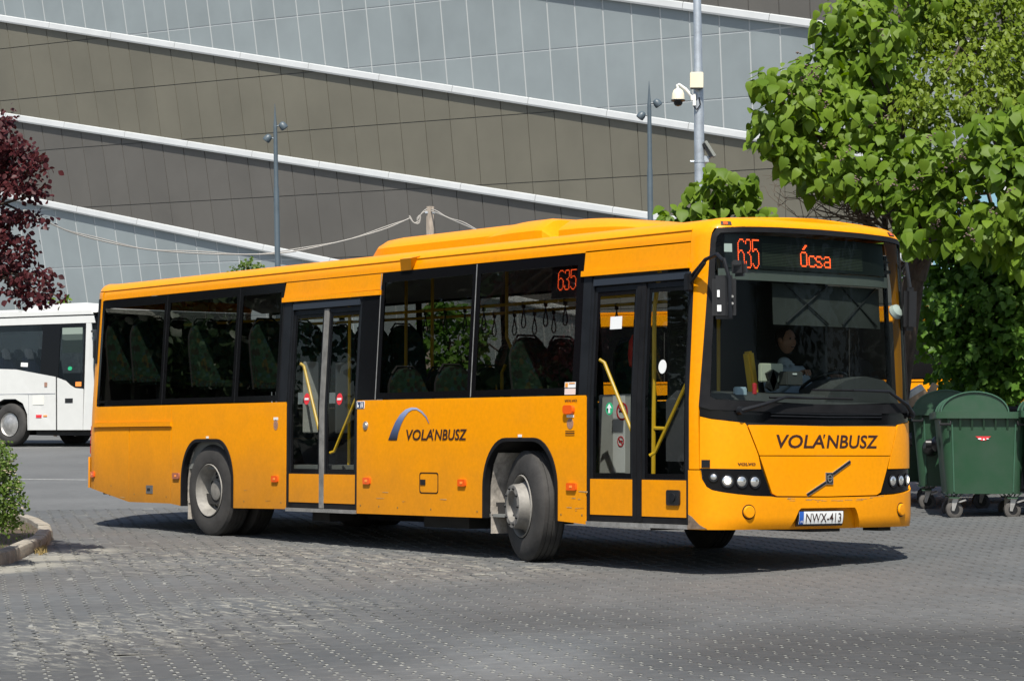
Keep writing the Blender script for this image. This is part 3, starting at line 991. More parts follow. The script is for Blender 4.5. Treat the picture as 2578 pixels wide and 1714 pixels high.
def ring(name, outer, inner, mt, parent=bus, d=0.0, th=0.02, fn=skin, sub=1):
    """frame between two outlines with the same number of points"""
    def res(P):
        out = []
        for i in range(len(P)):
            a, b = P[i], P[(i + 1) % len(P)]
            for k in range(sub): out.append((a[0] + (b[0] - a[0]) * k / sub, a[1] + (b[1] - a[1]) * k / sub))
        return out
    o_, i_ = res(outer), res(inner)
    n = len(o_)
    V = [fn(a, b, d) for a, b in o_] + [fn(a, b, d) for a, b in i_] + [fn(a, b, d + th) for a, b in o_] + [fn(a, b, d + th) for a, b in i_]
    Fc = []
    for i in range(n):
        j = (i + 1) % n
        Fc += [(i, j, n + j, n + i), (n + i, n + j, 3 * n + j, 3 * n + i), (2 * n + i, 3 * n + i, 3 * n + j, 2 * n + j), (i, 2 * n + i, 2 * n + j, j)]
    g = G(); g.add(V, Fc)
    return g.build(name, mt, parent, smooth=True, ang=30)
def decal(name, poly, mt, parent=bus, d=-0.003): return patch(name, poly, mt, parent, d, 0.002)
def ellipse(c, rx, rz, n=16): return [(c[0] + rx * math.cos(2 * math.pi * k / n), c[1] + rz * math.sin(2 * math.pi * k / n)) for k in range(n)]
def words(name, txt, s0, s1, z0, z1, mt, parent=bus, shear=0.0, bold=0.0, d=-0.005, lean=0.0):
    return text_on(name, txt, lambda u, v: skin(s0 + (s1 - s0) * u, z0 + (z1 - z0) * v + lean * u, d), mt, parent, shear, bold)

# --- lower side, right: panels between the seams, notched for the wheel arches
def arch(c, w0=0.60, zt=1.115, zb=0.34):
    q = [(0.22 + 0.38 * math.cos(R(9 * k)), 0.63 + (zt - 0.63) * math.sin(R(9 * k))) for k in range(11)]
    h = [(-0.60, zb)] + [(-a, b) for a, b in q] + q[::-1] + [(0.60, zb)]
    return [(c + a * w0 / 0.6, b) for a, b in h]
RA, FA = -8.935, -2.90
arR = arch(RA); arF = arch(FA)
gap = 0.004
patch('side_panel', [(-11.742, 1.055), (-11.742, 0.50), (-10.849, 0.366), (-10.849, 1.258), (-11.742, 1.258)], m_yel)          # engine flap
patch('side_panel', rect(-10.833, -9.805, 0.364, 1.258), m_yel)
patch('side_panel', [(-11.745, 1.318), (-9.80, 1.318), (-9.80, 1.512), (-11.745, 1.512)], m_yel)
patch('trim_strip', rect(-11.775, -9.785, 1.264, 1.316), m_yel, d=-0.022, th=0.03)
patch('side_panel', [(-9.787, 0.362)] + arR + [(-7.215, 0.352), (-7.215, 1.512), (-9.787, 1.512)], m_yel)
patch('side_panel', [(-5.775, 0.335)] + arF + [(-1.882, 0.318), (-1.882, 1.502), (-5.775, 1.508)], m_yel)
patch('corner_panel', [(-0.405, 0.30), (SY(-1.268) - 0.02, 0.30), (SY(-1.268) - 0.02, 0.31), (SY(-1.252), 0.845), (SY(-1.252), 1.30), (SY(-1.214), 2.86), (SY(-1.19), 2.92), (SY(-1.10), 2.955), (SY(-1.10), 3.04), (-0.46, 3.02), (-0.46, 2.95), (-0.405, 2.60)][0:0] or
      [(-0.405, 0.835), (SY(-1.252), 0.835), (SY(-1.255), 1.30), (SY(-1.216), 2.84), (SY(-1.206), 2.90), (SY(-1.185), 2.945), (-0.47, 2.945), (-0.47, 2.56), (-0.405, 2.50)], m_yel2)
# rear corner and tail
patch('rear_corner', [(-11.753, 1.055), (-11.753, 2.93), (-12.10, 2.93), (-12.10, 0.91), (-12.02, 0.53), (-11.753, 0.50)], m_yel)
patch('rear_bumper', [(-11.95, 0.90), (2 * SRR + 11.95, 0.90), (2 * SRR + 11.95, 0.52), (-11.95, 0.52)], m_yel, d=-0.03)
patch('rear_panel', [(-12.108, 0.92), (2 * SRR + 12.108, 0.92), (2 * SRR + 12.108, 1.5), (-12.108, 1.5)], m_yel)
patch('rear_window', [(-12.108, 1.508), (2 * SRR + 12.108, 1.508), (2 * SRR + 12.108, 2.75), (-12.108, 2.75)], m_gls, th=0.006)
patch('rear_panel', [(-12.108, 2.758), (2 * SRR + 12.108, 2.758), (2 * SRR + 12.108, 2.93), (-12.108, 2.93)], m_yel)
patch('rear_vent', [(-11.80, 2.05), (-11.885, 2.05), (-11.885, 2.845), (-11.80, 2.845)], m_rub, d=-0.012, th=0.02)
for z0 in (0.94, 1.06, 1.18):
    patch('rear_lamp', [(-12.06, z0), (-12.12, z0), (-12.12, z0 + 0.10), (-12.06, z0 + 0.10)], mat('red lens', (0.30, 0.01, 0.01), 0.15, coat=0.5) if z0 < 1 else bpy.data.materials['red lens'], d=-0.02, th=0.025)
# cantrail above the windows, roof edge gutter
patch('cantrail', [(-11.70, 2.823), (-7.39, 2.825), (-7.39, 2.828), (-1.99, 2.826), (-1.985, 2.838), (-0.475, 2.838), (-0.475, 2.926), (-11.70, 2.932)], m_yel, d=0.0)
patch('cantrail', [(mir(-11.70), 2.823), (mir(-0.475), 2.823), (mir(-0.475), 2.93), (mir(-11.70), 2.93)], m_yel)
def edge_tube(name, pts, r, mt, n=6):
    g = G(); g.tube([skin(*p) for p in pts], r, n); return g.build(name, mt, bus)
edge_tube('rain_gutter', [(-11.72 + (11.25) * k / 20, 2.937, -0.004) for k in range(21)], 0.011, m_yel)
patch('door_fairing', [(-7.385, 2.655), (-7.345, 2.817), (-5.42, 2.817), (-5.435, 2.655)], m_yel)
patch('door_fairing', [(-7.39, 2.605), (-7.39, 2.655), (-5.43, 2.648), (-5.43, 2.597)], m_yel, d=-0.022, th=0.05)
patch('door_fairing', [(-2.0, 2.652), (-1.985, 2.826), (-0.475, 2.826), (-0.475, 2.65)], m_yel)
patch('door_fairing', [(-2.01, 2.602), (-2.01, 2.652), (-0.468, 2.648), (-0.468, 2.60)], m_yel, d=-0.026, th=0.05)
g = G()
vs = [skin(-5.08, 2.965, -0.005), skin(-4.78, 2.965, -0.005), skin(-4.80, 2.94, -0.09), skin(-5.0, 2.94, -0.09), skin(-5.05, 2.825, -0.02), skin(-4.86, 2.825, -0.02)]
g.add(vs, [(0, 1, 2, 3), (3, 2, 5, 4), (0, 3, 4), (1, 5, 2), (0, 4, 5, 1)]); g.build('mirror_bracket_cover', m_yel, bus)

# roof: rounded edge and slightly crowned top, one shell
g = G()
ss = []
s = SRR
while s < SFR - 1e-6:
    ss.append(s); s += 0.06 if (s > -0.6 or s < -11.5) else 0.4
ss.append(SFR)
vs, fs = [], []
zs_ = [2.942 + (3.03 - 2.942) * k / 6 for k in range(7)]
rows_ = []
for s in ss:
    row = []
    for k in range(7):
        row.append(skin(s, 2.942 + (ztop(s) - 2.942) * k / 6, 0.0))
    e = row[-1]
    for t in (0.75, 0.4, 0.0):
        row.append((e[0], e[1] * t, e[2] + 0.035 * (1 - t * t)))
    rows_.append(row + [(x, -y, z) for (x, y, z) in row[-2::-1]])
n = len(rows_[0])
for r_ in rows_: vs += r_
for i in range(len(rows_) - 1):
    for k in range(n - 1): fs.append((i * n + k, i * n + k + 1, (i + 1) * n + k + 1, (i + 1) * n + k))
g.add(vs, fs)
roof = g.build('roof', m_yel2, bus, ang=50)

# --- right side glazing
def pane(s0, s1, z0, z1, mt=m_gls, border=0.065, bt=0.10, parent=bus, fn=skin, name='window', bl=None, br=None):
    bl = border if bl is None else bl; br = border if br is None else br
    g_ = 0.003
    o_ = patch(name, rect(s0 + g_, s1 - g_, z0, z1), mt, parent, d=0.004, th=0.0, fn=fn)
    ring('window_border', rect(s0 + g_, s1 - g_, z0, z1), rect(s0 + g_ + bl, s1 - g_ - br, z0 + border, z1 - bt), m_frit, o_, d=0.001, th=0.016, fn=fn, sub=4)
    return o_
pane(-11.735, -10.045, 1.522, 2.817)
pane(-10.045, -8.34, 1.524, 2.819)
pane(-8.34, -7.375, 1.524, 2.819)
pane(-5.435, -3.728, 1.514, 2.820)
pane(-3.728, -1.995, 1.512, 2.820, br=0.10)
for s, a, b in ((-10.045, 1.522, 2.817), (-8.34, 1.524, 2.819), (-5.438, 1.514, 2.82), (-3.728, 1.514, 2.82), (-7.378, 1.524, 2.6)):
    patch('glazing_joint', rect(s - 0.006, s + 0.006, a, b), m_alu if s > -7.3 else m_rub, d=-0.002, th=0.006)
patch('door_pillar', [(-7.372, 1.514), (-7.205, 1.514), (-7.205, 2.60), (-7.372, 2.60)], m_dfr, d=0.002)
patch('door_pillar', [(-5.785, 1.512), (-5.442, 1.512), (-5.442, 2.594), (-5.785, 2.594)], m_frit, d=0.002)
patch('door_pillar', [(-1.995, 1.506), (-1.872, 1.506), (-1.872, 2.60), (-1.995, 2.60)], m_dfr, d=0.002)
# --- doors
def door(s0, s1, zb, zt, seal, grey, stickers):
    dr = patch('door', [(s0, zb), (s0, zt), (s1, zt), (s1, zb), (s1 - 0.035, zb), (s1 - 0.035, zt - 0.075), (s0 + 0.035, zt - 0.075), (s0 + 0.035, zb)], m_dfr, d=0.006, th=0.06)
    patch('header', rect(s0 + 0.035, s1 - 0.035, zt - 0.072, zt - 0.012), mat('slate header', (0.020, 0.025, 0.034), 0.4) if not bpy.data.materials.get('slate header') else bpy.data.materials['slate header'], dr, d=-0.008, th=0.02)
    mid = (s0 + s1) / 2
    for (a, b) in ((s0 + 0.04, mid - seal / 2), (mid + seal / 2, s1 - 0.04)):
        lf = ring('door_leaf', rect(a, b, zb + 0.075, zt - 0.085), rect(a + 0.03, b - 0.03, 0.745, zt - 0.13), m_dfr, bus, d=0.02, th=0.03, sub=6)
        patch('pane', rect(a + 0.028, b - 0.028, 0.742, zt - 0.127), m_gld, lf, d=0.030, th=0.0)
        ring('pane_border', rect(a + 0.03, b - 0.03, 0.745, zt - 0.13), rect(a + 0.065, b - 0.05, 0.79, zt - 0.17), m_frit, lf, d=0.026, th=0.004, sub=4)
        patch('kick_panel', rect(a + 0.004, b - 0.004, zb + 0.095, 0.735), m_yel, lf, d=0.012, th=0.02)
        patch('bottom_seal', rect(a, b, zb + 0.035, zb + 0.090), m_rub, lf, d=0.018, th=0.03)
    for q in (-1, 1):
        patch('edge_seal', rect(mid + q * seal / 4 - seal / 4 + 0.003, mid + q * seal / 4 + seal / 4 - 0.003, zb + 0.04, zt - 0.085), m_seal if grey else m_rub, dr, d=0.008, th=0.04)
    patch('sill', rect(s0 + 0.01, s1 - 0.005, zb - 0.005, zb + 0.032), m_alu, dr, d=-0.012, th=0.06)
    return dr
dm = door(-7.203, -5.785, 0.335, 2.585, 0.09, True, 0)
df = door(-1.870, -0.412, 0.315, 2.580, 0.13, False, 0)
def bar(pts, r=0.017, name='handrail', mt=None, parent=bus):
    out = []
    for i, p in enumerate(pts): out.append(skin(*p))
    g = G(); g.tube(out, r, 8); return g.build(name, mt or m_rail, parent)
bar([(-7.06, 1.93, 0.06), (-7.03, 1.90, 0.09), (-6.62, 1.10, 0.09), (-6.60, 1.06, 0.06)])
bar([(-5.88, 1.62, 0.06), (-5.90, 1.60, 0.09), (-6.36, 0.98, 0.09), (-6.40, 0.96, 0.06)])
bar([(-1.78, 1.83, 0.06), (-1.74, 1.80, 0.09), (-1.28, 1.12, 0.09), (-1.26, 1.07, 0.06)])
bar([(-0.50, 1.66, 0.06), (-0.53, 1.62, 0.09), (-0.98, 0.98, 0.09), (-1.02, 0.95, 0.06)])
# door stickers
def no_entry(s, z):
    decal('no_entry_sticker', ellipse((s, z), 0.058, 0.062), m_red, bus, d=0.026)
    decal('no_entry_sticker', rect(s - 0.038, s + 0.038, z - 0.011, z + 0.011), m_wht, bus, d=0.023)
no_entry(-6.83, 1.54); no_entry(-6.17, 1.53)
decal('arrow_sticker', ellipse((-1.56, 1.375), 0.055, 0.058), m_grn, bus, d=0.026)
decal('arrow_sticker', [(-1.572, 1.335), (-1.548, 1.335), (-1.548, 1.38), (-1.525, 1.38), (-1.56, 1.42), (-1.595, 1.38), (-1.572, 1.38)], m_wht, bus, d=0.023)
decal('round_sticker', ellipse((-0.82, 1.74), 0.055, 0.062), m_wht, bus, d=0.026)
decal('door_notice', rect(-1.60, -1.43, 2.10, 2.215), m_wht, bus, d=0.026)
patch('door_handle', rrect(-0.712, -0.532, 0.515, 0.650, 0.02), m_blk, df, d=-0.006, th=0.03)
g = G(); p = Vector(skin(-0.62, 0.585, -0.008)); g.lathe([(0.0, -0.008), (0.038, -0.008), (0.038, 0.006), (0.0, 0.006)], p, 'y', 16); g.build('lock', m_dfr, df)

# --- wheel arches
def arch_parts(c, ar, side=1):
    fn = skin if side == 1 else (lambda s, z, d: skin(mir(s), z, d))
    pts = [fn(a, b, -0.012) for a, b in ar]
    g = G()
    # flat rubber lip following the opening
    inn = [(c + (a - c) * 0.942, b - 0.036 * max(0.0, min(1.0, (b - 0.75) / 0.3))) for a, b in ar]
    V = [fn(a, b, -0.014) for a, b in ar] + [fn(a, b, -0.014) for a, b in inn] + [fn(a, b, 0.05) for a, b in ar] + [fn(a, b, 0.05) for a, b in inn]
    n = len(ar)
    Fc = []
    for i in range(n - 1):
        Fc += [(i, i + 1, n + i + 1, n + i), (n + i, n + i + 1, 3 * n + i + 1, 3 * n + i), (i, 2 * n + i, 2 * n + i + 1, i + 1)]
    g.add(V, Fc); g.build('wheel_arch', m_rub, bus)
    g = G()
    ex = [(c + (a - c) * 0.99, b + 0.0) for a, b in ar]
    V = [fn(a, b, 0.03) for a, b in ex] + [fn(a, b, 0.95) for a, b in ex]
    g.add(V, [(i, i + 1, n + i + 1, n + i) for i in range(n - 1)] + [tuple(range(n, 2 * n))])
    g.build('arch_liner', m_under, bus)
    # dusty rear splash wall and mud flap behind the wheel
    g = G()
    V = []
    prof = [(c - 0.575, 0.40), (c - 0.57, 0.66), (c - 0.52, 0.86), (c - 0.45, 0.97)]
    for d_ in (0.06, 0.5):
        for a, b in prof: V.append(fn(a + 0.012, b, d_))
    g.add(V, [(i, i + 1, 5 + i, 4 + i) for i in range(3)])
    mf = g.build('splash_guard', m_dust, bus)
    g = G()
    a0 = Vector(fn(c - 0.545, 0.30, 0.28)); 
    g.box(a0 + Vector((0, 0, 0.02)), (0.02, 0.44, 0.26)); g.box(a0 + Vector((0.012, 0, 0.09)), (0.012, 0.45, 0.03))
    g.build('mud_flap', m_dust, bus)
for c, ar in ((RA, arR), (FA, arF)):
    arch_parts(c, ar, 1); arch_parts(c, ar, -1)

# --- wheels
def tyre_prof(Rr=0.522, w=0.29, lip=0.293):
    h = w / 2
    return [(lip, -h + 0.03), (lip + 0.02, -h + 0.005), (0.36, -h - 0.002), (0.44, -h + 0.0), (0.495, -h + 0.02), (Rr - 0.004, -h + 0.045)] + \
        sum([[(Rr, y0), (Rr, y0 + 0.036), (Rr - 0.010, y0 + 0.039), (Rr - 0.010, y0 + 0.046)] for y0 in (-h + 0.05, -h + 0.10, -h + 0.15)], []) + \
        [(Rr, -h + 0.20), (Rr, h - 0.05), (Rr - 0.004, h - 0.045), (0.495, h - 0.02), (0.44, h), (0.36, h + 0.002), (lip + 0.02, h - 0.005), (lip, h - 0.03)]
def wheel(pos, side, steer, front):
    """side -1 = right of the bus; wheel axle along local y, outer face at local -y"""
    wl = G()
    h = 0.145
    M_ = Matrix.Rotation(steer, 3, 'Z') @ (Matrix.Identity(3) if side == -1 else Matrix.Rotation(math.pi, 3, 'Z'))
    def L3(prof, n=40, mt=None, name='', par=None, ang=30):
        g = G(); g.lathe(prof, pos, 'y', n, M_); return g.build(name, mt, par or bus, ang=ang)
    root = L3(tyre_prof(0.53 if front else 0.522), 48, m_tyre, 'wheel', bus, 25)
    if front:
        L3([(0.300, -h + 0.004), (0.292, -h - 0.006), (0.283, -h + 0.006), (0.272, -h + 0.05), (0.262, -h + 0.12), (0.262, h), (0.29, h)], 40, m_rim, 'rim', root)
        L3([(0.255, -h + 0.07), (0.225, -h + 0.03), (0.212, -h - 0.02), (0.208, -h - 0.075), (0.204, -h - 0.088), (0.150, -h - 0.092), (0.143, -h - 0.085), (0.138, -h - 0.03), (0.0, -h - 0.025)], 40, m_rim, 'hub', root)
        for k in range(10):
            a = 2 * math.pi * k / 10
            g = G(); c = Vector((0.176 * math.cos(a), -h - 0.094, 0.176 * math.sin(a)))
            g.lathe([(0.0, -0.016), (0.013, -0.014), (0.016, 0.0), (0.016, 0.01)], pos + M_ @ c, 'y', 6, M_); g.build('wheel_nut', m_dfr, root)
    else:
        L3([(0.302, -h + 0.004), (0.294, -h - 0.006), (0.284, -h + 0.006), (0.268, -h + 0.045), (0.246, -h + 0.085), (0.240, -h + 0.13), (0.234, -h + 0.145), (0.21, -h + 0.155), (0.150, -h + 0.140), (0.118, -h + 0.135), (0.112, -h + 0.09), (0.08, -h + 0.08), (0.0, -h + 0.078)], 40, m_rim, 'rim', root)
        for k in range(8):
            a = 2 * math.pi * (k + 0.5) / 8
            g = G(); c = Vector((0.186 * math.cos(a), -h + 0.148, 0.195 * math.sin(a)))
            g.lathe([(0.027, -0.006), (0.030, 0.004), (0.0, 0.004)], pos + M_ @ c, 'y', 14, M_); g.build('rim_hole', m_under, root)
        for k in range(10):
            a = 2 * math.pi * k / 10
            g = G(); c = Vector((0.134 * math.cos(a), -h + 0.138, 0.152 * math.sin(a)))
            g.lathe([(0.0, -0.02), (0.012, -0.018), (0.015, 0.0), (0.015, 0.015)], pos + M_ @ c, 'y', 6, M_); g.build('wheel_nut', m_dfr, root)
        g = G(); g.lathe(tyre_prof(), pos + Vector((0, 0.335 * -side, 0)), 'y', 40, M_); g.build('inner_tyre', m_tyre, root)
    return root
wheel(Vector((RA, -1.108, gz(RA, -1.2) + 0.516)), -1, 0, False); wheel(Vector((RA, 1.108, gz(RA, 1.1) + 0.50)), 1, 0, False)
ST = R(-16.5)
wheel(Vector((FA, -1.095, gz(FA, -1.2) + 0.525)), -1, ST, True); wheel(Vector((FA, 1.085, gz(FA, 1.1) + 0.515)), 1, ST, True)
g = G(); g.tube([(RA, -0.9, 0.5), (RA, 0.9, 0.5)], 0.13, 10); g.tube([(FA, -0.9, 0.42), (FA, 0.9, 0.42)], 0.07, 8); g.lathe([(0.0, -0.22), (0.17, -0.1), (0.17, 0.1), (0, 0.22)], (RA, 0.1, 0.5), 'x', 12)
g.build('axle', m_under, bus)
g = G()
g.box((-5.0, 0, 0.43), (9.4, 2.30, 0.12)); g.box((-6.0, 0.3, 0.30), (2.6, 0.9, 0.16)); g.box((-1.5, 0, 0.36), (1.7, 1.7, 0.10)); g.box((-10.9, 0, 0.52), (1.9, 2.2, 0.16)); g.box((-4.6, -0.75, 0.30), (0.8, 0.4, 0.18)); g.box((-7.0, -0.8, 0.28), (0.35, 0.3, 0.12))
g.tube([(-10.2, -0.4, 0.38), (-4.0, -0.2, 0.34)], 0.05, 8); g.box((-0.5, 0.1, 0.30), (0.7, 0.36, 0.05)); g.box((-0.42, 1.0, 0.29), (0.2, 0.16, 0.05)); g.box((-11.7, -1.0, 0.475), (0.15, 0.12, 0.1))
g.build('chassis', m_under, bus)

# --- side details, right
def marker(s, z, mt=m_amb, w_=0.075, h_=0.034):
    o_ = patch('marker_light', rrect(s - w_, s + w_, z - h_, z + h_, 0.012, 2), mt, bus, d=-0.02, th=0.025)
    patch('lens_glint', rrect(s - 0.02, s + 0.02, z - 0.012, z + 0.012, 0.005, 2), m_ambb, o_, d=-0.023, th=0.004)
for s in (-5.57, -3.85, -2.08, -7.42): marker(s, 0.675 if s < -3 else 0.66, w_=0.072 if s > -3 else 0.065)
marker(-11.80, 0.686, w_=0.06)
marker(-9.655, 0.687, mat('dusty amber lens', (0.30, 0.10, 0.06), 0.6))
pi_ = patch('turn_signal', rrect(-2.188, -2.042, 1.332, 1.414, 0.03, 3), m_amb, bus, d=-0.035, th=0.04)
decal('white_plate', rect(-2.165, -2.055, 1.300, 1.326), m_wht)
decal('white_plate', rect(-7.467, -7.372, 1.318, 1.348), m_wht)
m_badge = mat('faded badge', (0.30, 0.17, 0.12), 0.5, var=0.3, vscale=60)
decal('round_badge', ellipse((-2.112, 1.243), 0.049, 0.05), m_badge)
decal('round_badge', ellipse((-7.42, 1.266), 0.046, 0.058), m_badge)
words('small_lettering', 'VOLVO', -2.195, -2.005, 1.444, 1.468, m_brn, bold=0.03)
for k, zz in enumerate((1.172, 1.150, 1.132)): decal('small_lettering', rect(-2.185, -2.045, zz, zz + (0.005 if k != 1 else 0.010)), m_brn)
decal('pictogram_sticker', rrect(-5.79, -5.632, 1.422, 1.500, 0.008, 2), m_wht, d=-0.003)
for q in (0, 1):
    a = -5.782 + 0.074 * q
    decal('pictogram', rrect(a, a + 0.068, 1.428, 1.494, 0.006, 2), m_nvy, d=-0.006)
    if q == 0:
        decal('pictogram', ellipse((a + 0.034, 1.448), 0.017, 0.015, 10), m_wht, d=-0.009); decal('pictogram', [(a + 0.022, 1.45), (a + 0.032, 1.45), (a + 0.030, 1.476), (a + 0.022, 1.476)], m_wht, d=-0.010); decal('pictogram', ellipse((a + 0.026, 1.482), 0.006, 0.006, 8), m_wht, d=-0.009)
    else:
        for b in (0.018, 0.044): decal('pictogram', [(a + b - 0.006, 1.434), (a + b + 0.006, 1.434), (a + b + 0.010, 1.472), (a + b - 0.004, 1.472)], m_wht, d=-0.009); decal('pictogram', ellipse((a + b + 0.003, 1.481), 0.006, 0.006, 8), m_wht, d=-0.009)
g = G(); p = Vector(skin(-5.607, 1.246, 0)); g.lathe([(0.0, -0.016), (0.025, -0.015), (0.03, -0.008), (0.042, -0.010), (0.045, 0.0)], p, 'y', 18); g.build('door_button', m_alu, bus)
fl_ = ring('filler_flap', rrect(-4.605, -4.272, 0.562, 0.772, 0.03, 3), rrect(-4.595, -4.282, 0.572, 0.762, 0.028, 3), m_rub, bus, d=-0.003, th=0.006)
patch('catch', rect(-4.585, -4.50, 0.645, 0.70), m_blk, fl_, d=-0.006, th=0.01)
v_ = patch('vent_grille', rect(-10.398, -10.235, 0.472, 0.570), mat('grey plastic', (0.10, 0.10, 0.10), 0.6), bus, d=-0.004, th=0.02)
patch('slot', rect(-10.37, -10.30, 0.505, 0.535), m_blk, v_, d=-0.007, th=0.004)
for c in (RA, FA): decal('arch_mark', rect(c - 0.03, c + 0.03, 1.12, 1.145), m_wht)
# panel seams
for (s, a, b) in ((-9.796, 1.32, 1.51),): pass
# logo arc and operator name on the side
arc_o = [(-5.179, 1.094), (-5.12, 1.185), (-5.05, 1.275), (-4.96, 1.355), (-4.86, 1.405), (-4.76, 1.424), (-4.66, 1.42), (-4.56, 1.385), (-4.48, 1.33), (-4.432, 1.262)]
arc_i = [(-5.017, 1.094), (-4.99, 1.17), (-4.94, 1.255), (-4.88, 1.325), (-4.81, 1.376), (-4.74, 1.400), (-4.66, 1.401), (-4.575, 1.37), (-4.495, 1.32), (-4.438, 1.258)]
m_arc = bpy.data.materials.new('blue to black print'); m_arc.use_nodes = True
nt_ = m_arc.node_tree; b_ = nt_.nodes['Principled BSDF']; b_.inputs['Roughness'].default_value = 0.4
tc_ = nt_.nodes.new('ShaderNodeTexCoord'); sx_ = nt_.nodes.new('ShaderNodeSeparateXYZ'); nt_.links.new(tc_.outputs['Object'], sx_.inputs[0])
mr_ = nt_.nodes.new('ShaderNodeMapRange'); mr_.inputs[1].default_value = 1.10; mr_.inputs[2].default_value = 1.42; nt_.links.new(sx_.outputs['Z'], mr_.inputs[0])
cr_ = nt_.nodes.new('ShaderNodeValToRGB'); cr_.color_ramp.elements[0].color = (0.015, 0.015, 0.02, 1); cr_.color_ramp.elements[1].color = (0.35, 0.42, 0.60, 1)
e_ = cr_.color_ramp.elements.new(0.6); e_.color = (0.10, 0.15, 0.30, 1)
nt_.links.new(mr_.outputs[0], cr_.inputs[0]); nt_.links.new(cr_.outputs[0], b_.inputs['Base Color'])
g = G()
V = [skin(a, b, -0.004) for a, b in arc_o] + [skin(a, b, -0.004) for a, b in arc_i]
g.add(V, [(i, i + 1, 10 + i + 1, 10 + i) for i in range(9)]); g.build('logo_arc', m_arc, bus)
def name_text(sfn, s0, s1, z0, z1, dz):
    w_ = s1 - s0; h_ = z1 - z0
    words('lettering', 'VOLA', s0, s0 + 0.455 * w_, z0, z1, m_brn, shear=0.18, bold=0.018)
    words('lettering', 'NBUSZ', s0 + 0.473 * w_, s1, z0, z1, m_brn, shear=0.18, bold=0.018)
    decal('lettering', [(s0 + 0.444 * w_, z0 + 0.76 * h_), (s0 + 0.453 * w_, z0 + 0.76 * h_), (s0 + 0.466 * w_, z0 + 1.03 * h_), (s0 + 0.449 * w_, z0 + 1.03 * h_)], m_brn, d=-0.006)
name_text(skin, -4.845, -3.772, 1.093, 1.202, 0.0)
name_text(skin, SY(-0.605), SY(0.628), 1.020, 1.140, 0.0)
# side destination number
def dots(name, rows, s0, s1, z0, z1, d, parent, mt=m_led, r=0.42):
    g = G(); nr, nc = len(rows), len(rows[0])
    for j, row in enumerate(rows):
        for i, c in enumerate(row):
            if c == '#':
                s = s0 + (s1 - s0) * (i + 0.5) / nc; z = z1 - (z1 - z0) * (j + 0.5) / nr
                a = (s1 - s0) / nc * r; b = (z1 - z0) / nr * r
                g.add([skin(s + a * x, z + b * y, d) for x, y in ((-1, -.5), (-.5, -1), (.5, -1), (1, -.5), (1, .5), (.5, 1), (-.5, 1), (-1, .5))], [tuple(range(8))])
    return g.build(name, mt, parent, smooth=False)
six = ['..####.', '.#....#', '#......', '#......', '#......', '#......', '#.###..', '##...#.', '#.....#', '#.....#', '#.....#', '#.....#', '#.....#', '#.....#', '.#...#.', '..###..']
thr = ['.####.', '#....#', '#....#', '.....#', '.....#', '.....#', '....#.', '..##..', '....#.', '.....#', '.....#', '.....#', '#....#', '#....#', '#....#', '.####.']
fiv = ['#######', '#......', '#......', '#......', '#......', '#.###..', '##...#.', '......#', '......#', '......#', '......#', '......#', '......#', '#.....#', '.#...#.', '..###..']
n635 = [a + '.' + b + '.' + c for a, b, c in zip(six, thr, fiv)]
ocsa = ['....##....................', '...##.....................', '..##......................', '..........................', '.####.....................', '#....#....................', '#....#..####..####...####.', '#....#.#....##....#.#....#', '#....#.#.....#...........#', '#....#.#......###....#####', '#....#.#.........#..#....#', '#....#.#....##....#.#....#', '.####...####..####...#####']
sd = patch('side_display', rect(-2.60, -2.11, 2.43, 2.74), m_blk, bus, d=0.085, th=0.03)
dots('led_digits', n635, -2.500, -2.215, 2.500, 2.693, 0.080, sd)
# two stickers at the window corner
decal('window_sticker', rect(-2.205, -2.040, 1.575, 1.628), m_wht); decal('window_sticker', rect(-2.203, -2.038, 1.512, 1.568), mat('pink paper', (0.70, 0.55, 0.50), 0.6))
decal('window_sticker_print', rect(-2.195, -2.155, 1.582, 1.622), mat('orange print', (0.75, 0.30, 0.03), 0.5), d=-0.006); decal('window_sticker_print', rect(-2.14, -2.05, 1.612, 1.622), bpy.data.materials['orange print'], d=-0.006)

# --- front
patch('front_mask', FYZ([(-1.252, 1.300), (-1.20, 1.275), (-1.05, 1.256), (-0.90, 1.243), (-0.64, 1.230), (0, 1.224), (0.64, 1.230), (0.90, 1.243), (1.05, 1.256), (1.20, 1.275), (1.252, 1.300), (1.25, 1.45), (0, 1.405), (-1.25, 1.45)]), m_frit, d=0.004)
so_ = [(-1.253, 1.38), (-1.216, 2.80), (-1.205, 2.885), (-1.165, 2.940), (-0.90, 2.957), (-0.5, 2.968), (0, 2.974), (0.5, 2.968), (0.90, 2.957), (1.165, 2.940), (1.205, 2.885), (1.216, 2.80), (1.253, 1.38), (1.20, 1.352), (0.6, 1.335), (0, 1.332), (-0.6, 1.335), (-1.20, 1.352)]
si_ = [(-1.205, 1.47), (-1.175, 2.80), (-1.165, 2.86), (-1.135, 2.898), (-0.90, 2.912), (-0.5, 2.923), (0, 2.928), (0.5, 2.923), (0.90, 2.912), (1.135, 2.898), (1.165, 2.86), (1.175, 2.80), (1.205, 1.47), (1.17, 1.438), (0.6, 1.415), (0, 1.410), (-0.6, 1.415), (-1.17, 1.438)]
ring('windscreen_seal', FYZ(so_), FYZ(si_), m_rub, bus, d=-0.006, th=0.03, sub=5)
ws = patch('windscreen', FYZ([(y * 1.005, z + (0.004 if z > 2 else -0.004)) for y, z in si_]), m_glw, bus, d=0.008, th=0.0)
